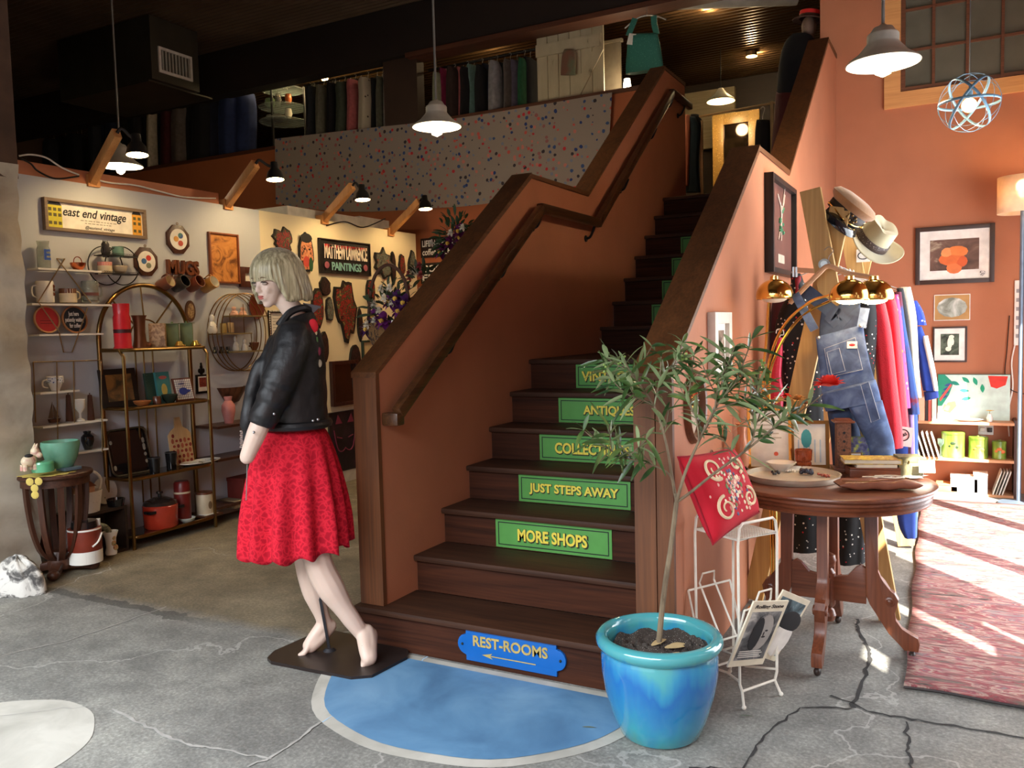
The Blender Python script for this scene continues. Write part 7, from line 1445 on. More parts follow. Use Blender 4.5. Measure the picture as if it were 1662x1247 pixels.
for nm, lab, cat, x, y, w_, h_, c in (('storage_box', 'dark red box on the lowest of the low brown shelves', 'box', 398, 805, 44, 32, (110, 40, 34)), ('book', 'thick cream book lying on the lowest of the low brown shelves', 'book', 386, 820, 50, 12, (150, 136, 108))):
    P = W(x, y, .12); m = MB(); s = S(P); m.box(-w_ * s / 2, w_ * s / 2, -.1, .08, 0, h_ * s, bev=.003); o = thing(nm, lab, cat, P + V(0, 0, .001 if nm == 'book' else -.001), WZ); m.build('cover' if nm == 'book' else 'body', mat('lo%d' % c[0], c, .6), o); m = MB(); m.box(-w_ * s * .47, w_ * s * .47, -.102, .06, h_ * s * .2, h_ * s * .8) if nm == 'book' else m.box(-w_ * s * .51, w_ * s * .51, -.103, .083, h_ * s * .85, h_ * s * 1.02); m.build('pages' if nm == 'book' else 'lid', mat('lo2%d' % c[0], (190, 178, 150) if nm == 'book' else c, .7), o, 0)
turned('bowl', 'yellow bowl on the lowest of the low brown shelves', 'bowl', 408, 804, 26, 16, BOWL, mat('mustard_glaze', (170, 124, 40), .3), .2)

# ---------------------------------------------------------------- slatted half round table and what is around it
TP = V(-4.93, 3.20, 0); TZ2 = AX(85, 766, -4.93).z
st_ = thing('side_table', 'dark round side table with curved slats near the left pillar', 'table', TP)
m = MB(); m.lathe([(0, TZ2 - .03), (.205, TZ2 - .03), (.215, TZ2 - .02), (.215, TZ2 - .006), (.208, TZ2), (0, TZ2)], 40, cap0=False, cap1=False); m.build('tabletop', DKWX, st_)
m = MB(); m.lathe([(.18, TZ2 - .075), (.195, TZ2 - .075), (.195, TZ2 - .03), (.18, TZ2 - .03)], 40, cap0=False, cap1=False); m.build('apron', DKWX, st_)
for k in range(10):
    a = 2 * PI * k / 10 + .2; ps = [(.178, TZ2 - .03), (.172, TZ2 * .72), (.15, TZ2 * .45), (.11, TZ2 * .24), (.05, TZ2 * .13)]
    m = MB(); Q = smoothpath([V(r * math.cos(a), r * math.sin(a), z) for r, z in ps], 5); sd = V(-math.sin(a), math.cos(a), 0) * .017; nn = V(math.cos(a), math.sin(a), 0) * .011; rs = [m.pts([p - sd - nn, p + sd - nn, p + sd + nn, p - sd + nn]) for p in Q]
    for r0, r1 in zip(rs, rs[1:]): m.bridge(r0, r1)
    m.face(rs[0]); m.face(rs[-1]); m.build('slat', DKW, st_, 30)
for k in range(4):
    a = PI / 4 + k * PI / 2; m = MB(); m.beam(V(.02 * math.cos(a), .02 * math.sin(a), .06), V(.19 * math.cos(a), .19 * math.sin(a), .035), .06, .05, bev=.012); m.sphere(V(.19 * math.cos(a), .19 * math.sin(a), .032), (.036, .036, .032), 12, 8); m.build('foot', DKWX, st_)
m = MB(); m.lathe([(0, .03), (.07, .03), (.07, .1), (.05, .14), (0, .14)], 16, cap0=False); m.build('hub', DKW, st_)
def ts(x, dy=0.0): P = AX(x, 760, TP.x + dy); return V(P.x, P.y, TZ2 + .001)
P = TP + V(.02, -.06, TZ2 + .0015); m = MB(); D_ = [(math.cos(2 * PI * k / 60) * (.155 + .012 * math.sin(k * PI / 2.5)), math.sin(2 * PI * k / 60) * (.155 + .012 * math.sin(k * PI / 2.5))) for k in range(60)]
v = m.pts([V(x, y, 0) for x, y in D_]); v2 = m.pts([V(x, y, .002) for x, y in D_]); m.face(v[::-1]); m.face(v2); m.bridge(v, v2); dd = thing('doily', 'yellow crochet doily hanging over the edge of the dark side table', 'doily', P); DM = speckle('yellow_crochet', (206, 184, 96), [(150, 128, 60), (170, 148, 76)], 110, .3, .95); m.build('cloth', DM, dd, 0)
m = MB(); [m.sphere(V(.186 * math.cos(-.95) + dx, .186 * math.sin(-.95) - .0 + dx * .7, dz), (.022, .004, .024), 10, 5, RZ(.62)) for dx, dz in ((-.02, -.02), (.02, -.02), (0, -.06), (-.0, -.10))]; m.build('hanging_corner', DM, dd)
turned('planter', 'large jade green crackled pot on the dark side table', 'pot', 100, 759, 58, 43, [(0, 0), (.55, 0), (.6, .04), (.85, .4), (1, .85), (.98, 1), (.9, 1), (.8, .45), (0, .3)], GREENC, .36, n=36)
turned('lidded_dish', 'round jade green lidded dish on the yellow doily', 'dish', 70, 766, 33, 15, CYL, mat('bright_jade', (96, 176, 130), .2, coat=.4), .42, n=28, parts=[('lid', lambda m, r, h: m.lathe([(r * 1.02, h * .9), (r * .95, h * 1.12), (0, h * 1.18)], 28, cap0=False), mat('bright_jade', (1, 1, 1)))])
P = W(46, 764, .42); s = S(P); o = thing('donkey_planter', 'cream and pink ceramic animal planter on the yellow doily', 'planter', P + V(0, 0, .001), WZ); PK = patches('pink_cream_glaze', [(.45, (226, 210, 178)), (.6, (206, 150, 140))], 14, .25)
m = MB(); m.sphere(V(2 * s, 0, 15 * s), (13 * s, .03, 10 * s), 16, 8); m.sphere(V(13 * s, 0, 28 * s), (7 * s, .025, 9 * s), 12, 8); m.sphere(V(16 * s, -.02, 23 * s), (5 * s, .02, 5 * s), 10, 6); [m.cyl(V(x * s, y, 0), V(x * s, y, 10 * s), .012, n=8) for x in (-7, 9) for y in (-.015, .015)]; m.build('body', PK, o)
m = MB(); [m.tube([V(x * s, y, 34 * s), V((x + 3) * s, y * 1.3, 42 * s)], [.012, .003], 6) for x, y in ((12, -.012), (14, .014))]; m.build('ear', PK, o); m = MB(); m.sphere(V(0, -.012, 24 * s), (7 * s, .018, 3 * s), 10, 6); m.build('opening', INK, o)
o = thing('book', 'blue grey book lying on the right edge of the dark side table', 'book', W(113, 763, .42) + V(0, 0, .001), WZ); m = MB(); m.box(-.055, .055, -.04, .05, 0, .018, bev=.002); m.build('cover', mat('slate_blue', (84, 104, 116), .6), o)
# white painted stone
P = FL(12, 968, 0) + V(-.03, .09, 0); m = MB()
def rock(u, v): a = u * 2 * PI; t = v * PI / 2; r = .155 * math.cos(t) * (1 + .08 * math.sin(3 * a + 1) + .04 * math.sin(7 * a)); return V(r * math.cos(a) * 1.15, r * math.sin(a) * .8, .20 * math.sin(t) * (1 + .05 * math.sin(5 * a)) + .006 * math.sin(13 * a + 9 * v))
m.grid(rock, 48, 16, cu=True); tag(m.build('painted_stone', patches('chipped_white_paint', [(.38, (66, 64, 62)), (.46, (140, 138, 132)), (.53, (204, 202, 194))], 13, .7, 1.0, bump=.5), None, 70, P), 'white painted boulder on the floor by the left pillar', 'stone')
# open crate on its side
P = FL(207, 893, 0); CX0, CX1 = XW + .02, -5.0; CY0, CY1 = 3.36, 3.745; CH = .31
cr_ = thing('crate', 'dark open wooden crate on the floor left of the brass etagere', 'crate', V(CX1, (CY0 + CY1) / 2, 0)); co = cr_.location.copy()
for nm, b in (('bottom', (CX0, CX1, CY0, CY1, 0, .018)), ('top', (CX0, CX1, CY0, CY1, CH - .018, CH)), ('side', (CX0, CX1, CY0, CY0 + .018, .018, CH - .018)), ('side', (CX0, CX1, CY1 - .018, CY1, .018, CH - .018)), ('back', (CX0, CX0 + .015, CY0 + .018, CY1 - .018, .018, CH - .018))):
    m = MB(); m.box(b[0] - co.x, b[1] - co.x, b[2] - co.y, b[3] - co.y, b[4], b[5]); m.build(nm, wood('dark_crate', (36, 26, 20), (62, 44, 32), 'Y', .6), cr_, 0)
turned('picnic_jug', 'rust and white picnic jug with a white handle on the floor before the crate', 'jug', 140, 912, 50, 56, [(0, 0), (.98, 0), (1, .03), (1, .98), (.94, 1.0), (0, 1.0)], mat('rust_plastic', (118, 46, 30), .4), .42, n=32, parts=[('white_base', band(0, .36, 1.01), WHITEC), ('white_rim', band(.95, 1.0, 1.01), WHITEC), ('black_lid', lambda m, r, h: m.lathe([(r * .8, h), (r * .75, h * 1.2), (0, h * 1.22)], 24, cap0=False), BLACKG), ('spout', lambda m, r, h: m.cyl(V(r * .8, -r * .3, h), V(r * .8, -r * .3, h * 1.2), r * .14), WHITEC), ('handle', lambda m, r, h: m.tube(smoothpath([V(-r * .2, -r * 1.02, h * .5), V(r * .2, -r * 1.06, h * .62), V(r * .62, -r * .85, h * .82)], 4), r * .06, 6), WHITEC)])
turned('vase', 'white floral bud vase shaped like a child on the floor by the crate', 'vase', 181, 900, 24, 38, [(0, 0), (.7, 0), (.75, .1), (.6, .3), (.7, .7), (1, 1), (.9, 1), (.5, .5), (0, .4)], WHITEC, .33, parts=[('painted_child', lambda m, r, h: [m.sphere(V(x * r, -r * .6, h * z), (r * k, r * .25, h * .13), 9, 5) for x, z, k in ((0, .75, .28), (0, .5, .35), (.25, .3, .4))], patches('child_paint', [(.4, (150, 96, 50)), (.5, (206, 160, 110)), (.6, (96, 140, 90))], 60, .4))])
m = MB(); PG = W(158, 880, .3); m.tube(smoothpath([V(0, -.12, .0), V(0, -.10, .10), V(0, -.02, .17), V(0, .07, .16), V(0, .11, .08), V(0, .12, -.02)], 6), .022, 8); tag(m.build('garland', patches('grey_green_tube', [(.4, (70, 76, 62)), (.6, (122, 124, 104))], 50, .7, 0, bump=.4), None, 60, V(CX1 + .035, PG.y, .045)), 'grey green looped garland in front of the open crate', 'garland')
P = V(-5.06, AX(138, 820, -5.06).y, CH + .001); o = thing('basket', 'white woven oval basket on top of the dark crate', 'basket', P); WEAVE = speckle('white_weave', (224, 222, 214), [(140, 136, 126), (150, 146, 136)], 60, .30)
m = MB(); m.lathe([(0, 0), (.085, 0), (.10, .1), (.107, .14), (.10, .14), (.093, .1), (0, .012)], 32, Matrix.Diagonal((.8, 1.1, 1, 1)), cap0=False, cap1=False); m.build('body', WEAVE, o); m = MB(); m.tube(smoothpath([V(0, .11, .13), V(0, .125, .2), V(0, .08, .255), V(0, .0, .27), V(0, -.08, .255), V(0, -.12, .13)], 5), .009, 6); m.build('handle', WEAVE, o)
o = thing('cottage_ornament', 'cream cottage shaped jar inside the white basket', 'ornament', P + V(0, .0, .05)); m = MB(); m.box(-.04, .04, -.05, .05, 0, .12, bev=.004); m.build('walls', mat('peach_cottage', (206, 158, 124), .5), o); m = MB(); m.prism([(-.06, .12), (.06, .12), (0, .17)], .09, RZ(PI / 2) @ T(0, -.045, 0)); m.build('roof', BROWNC, o, 0)
P = V(-5.17, AX(172, 810, -5.17).y, CH + .001); s = S(P); o = thing('plate', 'white china plate with a leaf border standing on the crate', 'plate', P, 0, None, (-.2, 0, WZ)); r = 22 * s; m = MB(); m.lathe([(0, 0), (r * .65, .0), (r, .015), (r, .01), (r * .65, -.005)], 36, T(0, 0, r) @ RX(PI / 2), cap0=False, cap1=False); m.build('body', speckle('leaf_china', (206, 206, 200), [(90, 110, 80), (140, 130, 90)], 26, .28, .25), o)
m = MB(); m.lathe([(0, 0), (.05, 0), (.06, .05), (.052, .05), (.045, .02), (0, .018)], 24, cap0=False, cap1=False); tag(m.build('ashtray', BLACKG, None, 40, V(-5.05, 3.70, CH + .001)), 'black ashtray bowl at the right end of the crate', 'ashtray')
# ---------------------------------------------------------------- cut out paintings on the cream wall
r_ = random.Random(5)
PALS = dict(red=[(.36, (24, 18, 18)), (.44, (150, 34, 32)), (.52, (40, 30, 28)), (.60, (70, 100, 60)), (.70, (196, 110, 70))], grey=[(.38, (22, 24, 24)), (.48, (110, 116, 108)), (.54, (50, 70, 60)), (.64, (150, 70, 60)), (.72, (190, 180, 150))], dark=[(.42, (18, 16, 18)), (.55, (60, 34, 34)), (.64, (36, 30, 32)), (.75, (110, 60, 50))], skin=[(.36, (40, 26, 20)), (.46, (196, 120, 84)), (.56, (222, 160, 116)), (.66, (160, 70, 50)), (.76, (60, 90, 60))])
def cutout(lab, cx, cy, w, h, pal, n=26, jag=.16, pw=1.0, kind='cutout_painting'):
    P = W(cx, cy); P.x -= .004; s = S(P); o = thing(kind, lab, 'painting', P, WZ); f = 1.08; pts = []
    for k in range(n):
        a = 2 * PI * k / n; j_ = 1 + jag * r_.uniform(-1.1, .9); pts.append((math.copysign(abs(math.cos(a)) ** pw, math.cos(a)) * w * .5 * f * s * j_, math.copysign(abs(math.sin(a)) ** pw, math.sin(a)) * h * .5 * s * j_))
    m = MB(); m.prism(pts, .022, T(0, -.024, 0), .003); m.build('board', mat('black_painted_edge', (22, 22, 22), .5), o, 30)
    m = MB(); v = m.pts([V(x * .86, -.0255, z * .88) for x, z in pts]); m.face(v); m.build('painted_face', patches('cutout_' + pal, PALS[pal], 22, .5, 1.2), o, 0)
    return o
for a in (('jagged leafy red and orange cutout painting above the blonde wig', 457, 392, 38, 40, 'red', 22, .3), ('small leafy grey green heart shaped cutout painting right of the lettered sign', 621, 427, 40, 44, 'grey', 20, .25), ('tall thin totem cutout painting beside the heart shaped one', 637, 434, 12, 56, 'dark', 14, .15), ('oval dark red face cutout painting, third right of the lettered sign', 651, 431, 15, 36, 'red', 14, .1), ('horned animal head cutout painting at the right end of the cream wall', 667, 428, 18, 33, 'grey', 12, .4), ('round dark hooded face cutout painting above the cat mask', 526, 466, 23, 32, 'dark', 16, .12), ('large arched maroon face cutout painting behind the jacket hood', 514, 500, 26, 66, 'red', 14, .06), ('pale striped cat mask cutout painting', 533, 503, 17, 38, 'grey', 14, .15), ('tall pineapple shaped red and black cutout painting with flames', 559, 500, 44, 98, 'red', 22, .3), ('narrow standing figure cutout painting left of the flower basket', 583, 527, 11, 52, 'dark', 12, .1), ('dark oval face cutout painting behind the jacket back', 525, 563, 18, 50, 'dark', 14, .06), ('black oval cutout painting above the carved mirror', 575, 585, 25, 50, 'dark', 14, .05), ('dark hanging cutout painting with a red ribbon beside the carved mirror', 575, 620, 17, 34, 'red', 12, .1), ('red crested head cutout painting left of the purple flowers', 600, 475, 22, 46, 'red', 12, .1)): cutout(*a)
o = cutout('cutout painting of a dark haired man with a green leaf', 495, 411, 32, 64, 'skin', 20, .08); s = S(o.location)
MBs('dark_hair', o, V(0, -.0265, 24 * s), (14 * s, .002, 8 * s), (26, 26, 28))
for x in (-5, 7): MBs('painted_eye', o, V(x * s, -.0265, 6 * s), (2.5 * s, .001, 1.6 * s), (30, 24, 22))
MBs('green_leaf', o, V(9 * s, -.027, -18 * s), (5 * s, .002, 12 * s), (44, 84, 54)); MBs('red_beard', o, V(-1 * s, -.0265, -14 * s), (8 * s, .001, 9 * s), (190, 70, 60))
def mlsign(o, w, h, d):
    y = -d - .001
    for t, z, hh, c in (('MATTHEW LAWRENCE', .64, .42, (226, 216, 200)), ('PAINTINGS', .22, .24, (120, 170, 168))): m = MB(); m.text(t, .1, T(0, y, h * z), .002, .003, width=w * (.84 if z > .5 else .58), height=h * hh, spacing=.9); m.build('lettering', mat('sgn%d' % c[0], c, .6), o, 0)
    m = MB(); [m.prism([(x, h * .84), (x + w * .05, h * .84), (x + w * .025, h * .72)], .002, T(0, y - .001, 0)) for x in [-w * .42 + k * w * .052 for k in range(16)]]; m.build('red_drips', mat('drip_red', (190, 30, 34), .5), o, 0)
    for x in (-.38, .38): MBs('little_mask', o, V(w * x, y, h * .24), (w * .045, .002, h * .1), (150, 80, 96))
picture('black painted sign with tall white and red lettering on the cream wall', W(515, 386), W(598, 400), W(516, 443), 0, .012, .025, BLACKF, mat('sign_black', (28, 26, 26), .5), rz=WZ, extra=mlsign, cat='sign', name='painted_sign')
picture('carved dark mirror low on the cream wall', W(534, 587), W(577, 592), W(535, 661), 0, .035, .04, mat('carved_dark_red', (52, 26, 22), .35, bump=.6, bscale=40), mat('dim_mirror', (80, 66, 56), .06, .9), rz=WZ, cat='mirror', name='carved_mirror')
def catart(o, w, h, d):
    m = MB()
    for sg in (1, -1): m.prism([(sg * w * .08, h * .8), (sg * w * .3, h * .8), (sg * w * .22, h * .95)][::sg], .002, T(0, -d - .002, 0)); m.tube([V(sg * w * .1, -d, h * .55), V(sg * w * .26, -d, h * .58)], .006, 5); m.tube(smoothpath([V(0, -d, h * .38), V(sg * w * .12, -d, h * .33), V(sg * w * .26, -d, h * .4), V(sg * w * .36, -d, h * .7)], 4), .006, 5)
    m.build('cat_outline', mat('plum_paint', (112, 40, 64), .6), o)
picture('large dark painting of a plum outlined cat low on the cream wall', W(531, 671), W(580, 662), W(532, 770), 0, .008, .02, BLACKF, patches('near_black_plum', [(.45, (24, 20, 24)), (.6, (40, 26, 34)), (.7, (60, 30, 44))], 10, .6, 1.0), rz=WZ, extra=catart, cat='painting', name='cat_painting')
picture('green framed small canvas partly behind the stair post', W(586, 553), W(622, 560), W(587, 612), 0, .02, .025, mat('dark_green_frame', (44, 62, 52), .5), mat('cream_canvas', (196, 180, 140), .8), rz=WZ)
# flower baskets hung on the far side of the stair wall
def blooms(o, n, rx, rz, cols, seed, leafc, lf=120):
    r2 = random.Random(seed); m = MB()
    for k in range(lf): a, b = r2.uniform(0, 6.28), r2.uniform(0, 1) ** .5; leaf(m, V(rx * .8 * b * math.cos(a), r2.uniform(-.05, .05), rz * .8 * b * math.sin(a)), V(math.cos(a), r2.uniform(-1, 1), math.sin(a) + .2), r2.uniform(.04, .09), .02, .2, r2.uniform(-1, 1))
    m.build('foliage', mat(*leafc), o, 70, recalc=False)
    for k in range(n):
        c = cols[k % len(cols)]; a, b = r2.uniform(0, 6.28), r2.uniform(0, 1) ** .5; p = V(rx * b * math.cos(a), r2.uniform(-.09, .02), rz * b * math.sin(a)); R = .055 if c[0] < 120 else .026; m = MB()
        for j_ in range(14): t = j_ * 2.4; kk = j_ / 14; leaf(m, p, V(math.cos(t) * (.4 + kk), -1 + kk, math.sin(t) * (.4 + kk)), R * (.7 + .4 * kk), R * .7, .1)
        if R > .05: m.mi = 1; m.sphere(p + V(0, -.02, 0), .013, 8, 5)
        m.build('flower', [mat('bloom%d' % c[0], c, .7), mat('flower_eye', (220, 180, 70), .7)], o, 70, recalc=False)
GRN = ('dark_foliage', (54, 70, 46), .6)
o = thing('flower_basket', 'basket of purple and white silk flowers hung left of the stair wall', 'flowers', AX(632, 505, -2.62)); blooms(o, 26, .17, .17, [(74, 30, 92), (230, 228, 214), (112, 34, 116), (226, 222, 206)], 3, GRN)
m = MB(); m.lathe([(0, -.20), (.10, -.19), (.15, -.12), (.155, -.06), (.145, -.06), (.09, -.16), (0, -.17)], 24, None, 1, .5, cap0=False, cap1=False); m.build('basket', patches('dark_wicker', [(.42, (48, 30, 20)), (.55, (120, 86, 44))], 50, .8, 0, bump=.4), o); m = MB(); m.tube(smoothpath([V(-.14, 0, -.06), V(-.1, 0, .16), V(0, 0, .24), V(.1, 0, .16), V(.14, 0, -.06)], 5), .009, 6); m.build('handle', mat('wicker_handle', (74, 46, 30), .7), o)
m = MB(); m.box(.09, .11, -.11, -.109, -.15, -.05); m.build('price_tag', CARD, o, 0)
o = thing('flower_bunch', 'spray of green foliage with purple and white flowers hung high left of the stair wall', 'flowers', AX(738, 385, -2.62)); blooms(o, 7, .13, .16, [(104, 30, 90), (230, 228, 214)], 9, ('deep_green_foliage', (46, 74, 44), .6), 150)
o = thing('flower_bunch', 'bunch of faded pink flowers between the two larger bunches', 'flowers', AX(683, 452, -2.62)); blooms(o, 9, .12, .07, [(176, 84, 84), (214, 206, 190), (150, 60, 66)], 13, GRN, 50)
# coffee signs on the back wall
for (x0, y0, x1, y1), ls, lab in (((684, 388, 740, 415), ('LIFE HAPPENS', 'coffee HELPS'), 'upper dark wooden sign with white coffee lettering on the orange back wall'), ((684, 428, 740, 458), ('COFFEE', 'FIRST'), 'lower dark wooden coffee sign on the orange back wall')):
    A, B = AY(x0, y0, YB), AY(x1, y1, YB); w_, h_ = B.x - A.x, A.z - B.z; o = thing('wooden_sign', lab, 'sign', V((A.x + B.x) / 2, YB - .001, B.z)); m = MB(); m.box(-w_ / 2, w_ / 2, -.02, 0, 0, h_, bev=.003); m.build('board', mat('sign_dark_brown', (48, 32, 26), .7), o)
    for t, z in zip(ls, (.72, .28)): m = MB(); m.text(t, .1, T(0, -.021, h_ * z), .001, .002, width=w_ * .9, height=h_ * .34, shear=.15 if t[0] == 'c' else 0); m.build('lettering', CARD, o, 0)
o = thing('foam_panels', 'white boards lying on top behind the cream partition', 'board', V(-5.6, 6.8, 2.51)); 
for b in ((-.2, .22, -.95, .1, 0, .10), (-.2, .2, .12, .62, 0, .12)): m = MB(); m.box(*b); m.build('board', mat('white_foam', (206, 200, 190), .8), o, 0)

# ---------------------------------------------------------------- clip lamps on timber arms above the partition
ARM = wood('arm_pine', (176, 118, 64), (206, 150, 92), 'Z', .6); LK = mat('lamp_black', (28, 27, 26), .4, .3); HOT = emit('spot_bulb', (255, 214, 150), 26.0)
for i, (b, t, hd_, nm) in enumerate((((147, 297), (190, 216), (222, 240), 'first'), ((366, 335), (415, 266), (446, 282), 'second'), ((523, 359), (572, 302), (588, 316), 'third'), ((631, 379), (681, 327), (690, 332), 'last'))):
    B = W(*b, -.02); Tp = AX(t[0], t[1], XW + .42); Hd = AX(hd_[0], hd_[1], XW + .50); Hd.x = max(Hd.x, XW + .4); d = Tp - B
    o = thing('arm_lamp', '%s black lamp on a slanted timber arm from the left above the white partition' % nm, 'lamp', B, 0, None); m = MB(); m.beam(V(0, 0, 0), d, .05, .07, bev=.003); m.build('timber_arm', ARM, o); m = MB(); m.box(-.04, .04, -.045, .045, -.03, .05); m.build('block', ARM, o, 0)
    h = Hd - B; m = MB(); m.tube(smoothpath([d, d + V(.02, .02, .03), (d + h) / 2 + V(.0, .03, .03), h + V(0, 0, .05)], 5), .011, 7); m.build('arm_joint', LK, o); ax = V(.10, -.06, -1).normalized(); a_, b_ = basis(ax)
    M = Matrix(((a_.x, b_.x, -ax.x, h.x), (a_.y, b_.y, -ax.y, h.y), (a_.z, b_.z, -ax.z, h.z), (0, 0, 0, 1))); m = MB(); m.lathe([(.0, .09), (.028, .09), (.032, .04), (.055, .012), (.072, -.05), (.069, -.05), (.052, .0), (0, .01)], 24, M, cap0=False, cap1=False); m.build('lamp_head', LK, o); m = MB(); m.lathe([(0, -.056), (.066, -.048), (.055, -.03), (0, -.02)], 20, M, cap0=False, cap1=False); m.build('bulb', HOT, o)
    light('arm_lamp_light', 'SPOT', B + h + ax * .06, 17, (1.0, .68, .32), .03, (V(-.40, .05, -1)).to_track_quat('-Z', 'Y').to_euler(), spot_size=math.radians(130), spot_blend=.6)
def cable(lab, px, mt, off=.0, nm='cable'): P0_ = W(*px[0], off); m = MB(); m.tube(smoothpath([W(x, y, off) - P0_ for x, y in px], 6), .006, 6); tag(m.build(nm, mt, None, 60, P0_), lab, 'cable')
cable('white flex looping along the orange ledge at the left end of the partition', [(31, 253), (50, 251), (75, 256), (100, 272), (128, 284)], CARD, .012)
cable('white flex running along the partition top between two arm lamps', [(157, 292), (180, 297), (220, 301), (260, 311), (300, 320), (350, 322)], CARD, .012)
cable('black flex dropping behind the first arm lamp', [(35, 258), (50, 266), (62, 278), (90, 290), (128, 286)], LK, .016)
cable('black flex between the third and last arm lamps', [(530, 366), (560, 360), (590, 369), (625, 355)], LK, .012)

# ---------------------------------------------------------------- grey enamel pendants with jar guards
ENAM = mat('grey_enamel', (196, 194, 182), .45, .1); ENIN = mat('white_enamel', (232, 228, 214), .4); JAR = emit('lit_jar_glass', (255, 240, 206), 14.0)
for lab, x, y, wpx, en in (('grey enamel pendant lamp hanging in front of the flowered cloth', 709, 206, 79, 22), ('grey enamel pendant lamp over the right side by the paned window', 1433, 103, 113, 20), ('grey enamel pendant lamp over the white partition at the left', 196, 270, 68, 20)):
    P = DEP(x, y, F_PX * .38 / wpx); o = thing('pendant_lamp', lab, 'pendant lamp', P); R = .19
    m = MB(); m.lathe([(R, -.003), (R + .003, .0), (R * .97, .012), (.13, .05), (.088, .10), (.082, .112), (.082, .15), (.076, .158), (.066, .165), (.05, .19), (.022, .20), (.012, .21), (.0, .21)], 44, cap0=False, cap1=False); m.build('shade', ENAM, o, 60)
    m = MB(); m.lathe([(R - .004, -.002), (.128, .045), (.085, .095), (0, .10)], 44, cap0=False, cap1=False); m.build('shade_lining', ENIN, o, 60)
    m = MB(); m.lathe([(.04, .085), (.042, .0), (.036, -.045), (.018, -.062), (0, -.064)], 20, cap0=False); m.build('glass_jar', JAR, o)
    for k in range(4): a = k * PI / 2 + .3; m = MB(); m.tube([V(math.cos(a) * .047, math.sin(a) * .047, .07), V(math.cos(a) * .049, math.sin(a) * .049, -.02), V(math.cos(a) * .04, math.sin(a) * .04, -.055), V(0, 0, -.072)], .0028, 5); m.build('guard_wire', ENAM, o)
    m = MB(); m.tube([V(.049 * math.cos(t), .049 * math.sin(t), -.02) for t in [k * PI / 10 for k in range(20)]], .003, 5, closed=True); m.build('guard_ring', ENAM, o)
    m = MB(); m.cyl(V(0, 0, .2), V(0, 0, 5.0 - P.z), .009, n=8); m.build('stem', mat('galvanised_stem', (140, 142, 140), .4, .5), o); light('pendant_light', 'POINT', P + V(0, 0, -.10), en, (1.0, .80, .52), .04)

# ---------------------------------------------------------------- upstairs
top = [(448, 226), (587, 210), (733, 194), (860, 174), (995, 151)]; TQ = smoothpath([V(x, y, 0) for x, y in top], 8); bot = smoothpath([V(x, y, 0) for x, y in [(452, 332), (560, 344), (680, 340), (800, 330), (985, 300)]], 8)
def sheet(u, v): k = min(len(TQ) - 1, int(round(u * (len(TQ) - 1)))); a, b = AY(TQ[k].x, TQ[k].y, YB - .03), AY(bot[k].x, bot[k].y, YB - .03); return a.lerp(b, v) + V(0, -.025 - .02 * math.sin(u * 23 + v * 2) * v, 0)
m = MB(); m.grid(sheet, 33, 14); o = m.build('printed_cloth', speckle('flower_print', (146, 135, 127), [(40, 62, 120), (190, 52, 60), (58, 52, 60), (150, 96, 96), (60, 84, 130), (196, 120, 110), (200, 90, 80), (120, 130, 150)], 17, .48, .9), None, 70); tag(o, 'long pale cloth printed with small flowers hung along the upstairs parapet', 'cloth')
ORD = ['first', 'second', 'third', 'fourth', 'fifth', 'sixth', 'seventh', 'eighth', 'ninth', 'tenth', 'eleventh', 'twelfth', 'thirteenth', 'fourteenth', 'fifteenth', 'sixteenth', 'seventeenth', 'eighteenth', 'nineteenth', 'twentieth']
NAME = {(24, 24, 26): 'black', (36, 40, 46): 'charcoal', (30, 36, 58): 'navy', (70, 26, 28): 'maroon', (132, 40, 44): 'red', (92, 84, 80): 'grey', (34, 48, 88): 'blue', (30, 84, 56): 'green', (104, 104, 90): 'olive grey', (64, 72, 60): 'dark green', (168, 92, 94): 'pink', (182, 172, 150): 'cream', (110, 134, 146): 'pale blue', (136, 36, 74): 'magenta', (106, 138, 132): 'teal', (48, 34, 30): 'dark brown', (130, 128, 132): 'silver grey', (92, 84, 100): 'mauve', (146, 148, 120): 'pale green'}
NM = list(NAME)
racks = [('long upstairs rack under the air duct', 8.12, lambda x: 196 - (x - 145) * .185, lambda x: 282 - (x - 100) * .13, [(76, 100, 1, 20), (92, 122, 0, 20), (112, 140, 0, 18), (116, 150, 3, 22), (150, 168, 1), (164, 182, 2), (178, 200, 2), (196, 220, 0), (214, 236, 0), (232, 250, 0), (246, 258, 11), (252, 272, 0), (268, 286, 3), (276, 290, 4), (284, 306, 5), (304, 322, 0), (318, 346, 0), (342, 364, 2), (360, 386, 6), (386, 412, 6)]),
         ('upstairs rack left of the dark post', 8.12, lambda x: 142 - (x - 510) * .15, lambda x: 228 - (x - 505) * .15, [(504, 516, 1), (512, 522, 8), (519, 532, 8), (530, 541, 9), (538, 550, 0), (546, 556, 8), (552, 568, 9), (565, 573, 1), (570, 584, 10), (582, 590, 1), (588, 607, 11), (605, 620, 0), (617, 626, 8), (623, 640, 11), (636, 645, 12), (639, 650, 0), (647, 660, 12), (657, 667, 0)]),
         ('upstairs rack right of the dark post', 8.12, lambda x: 116 - (x - 720) * .145, lambda x: 200 - (x - 715) * .16, [(708, 720, 18), (718, 731, 13), (729, 748, 15), (744, 760, 10), (753, 766, 0), (761, 778, 14), (775, 791, 0), (786, 800, 2), (797, 817, 16), (813, 826, 1), (823, 834, 5), (829, 850, 17), (845, 858, 7), (850, 872, 0)])]
HANGW = mat('wire_hanger', (190, 186, 176), .35, .6)
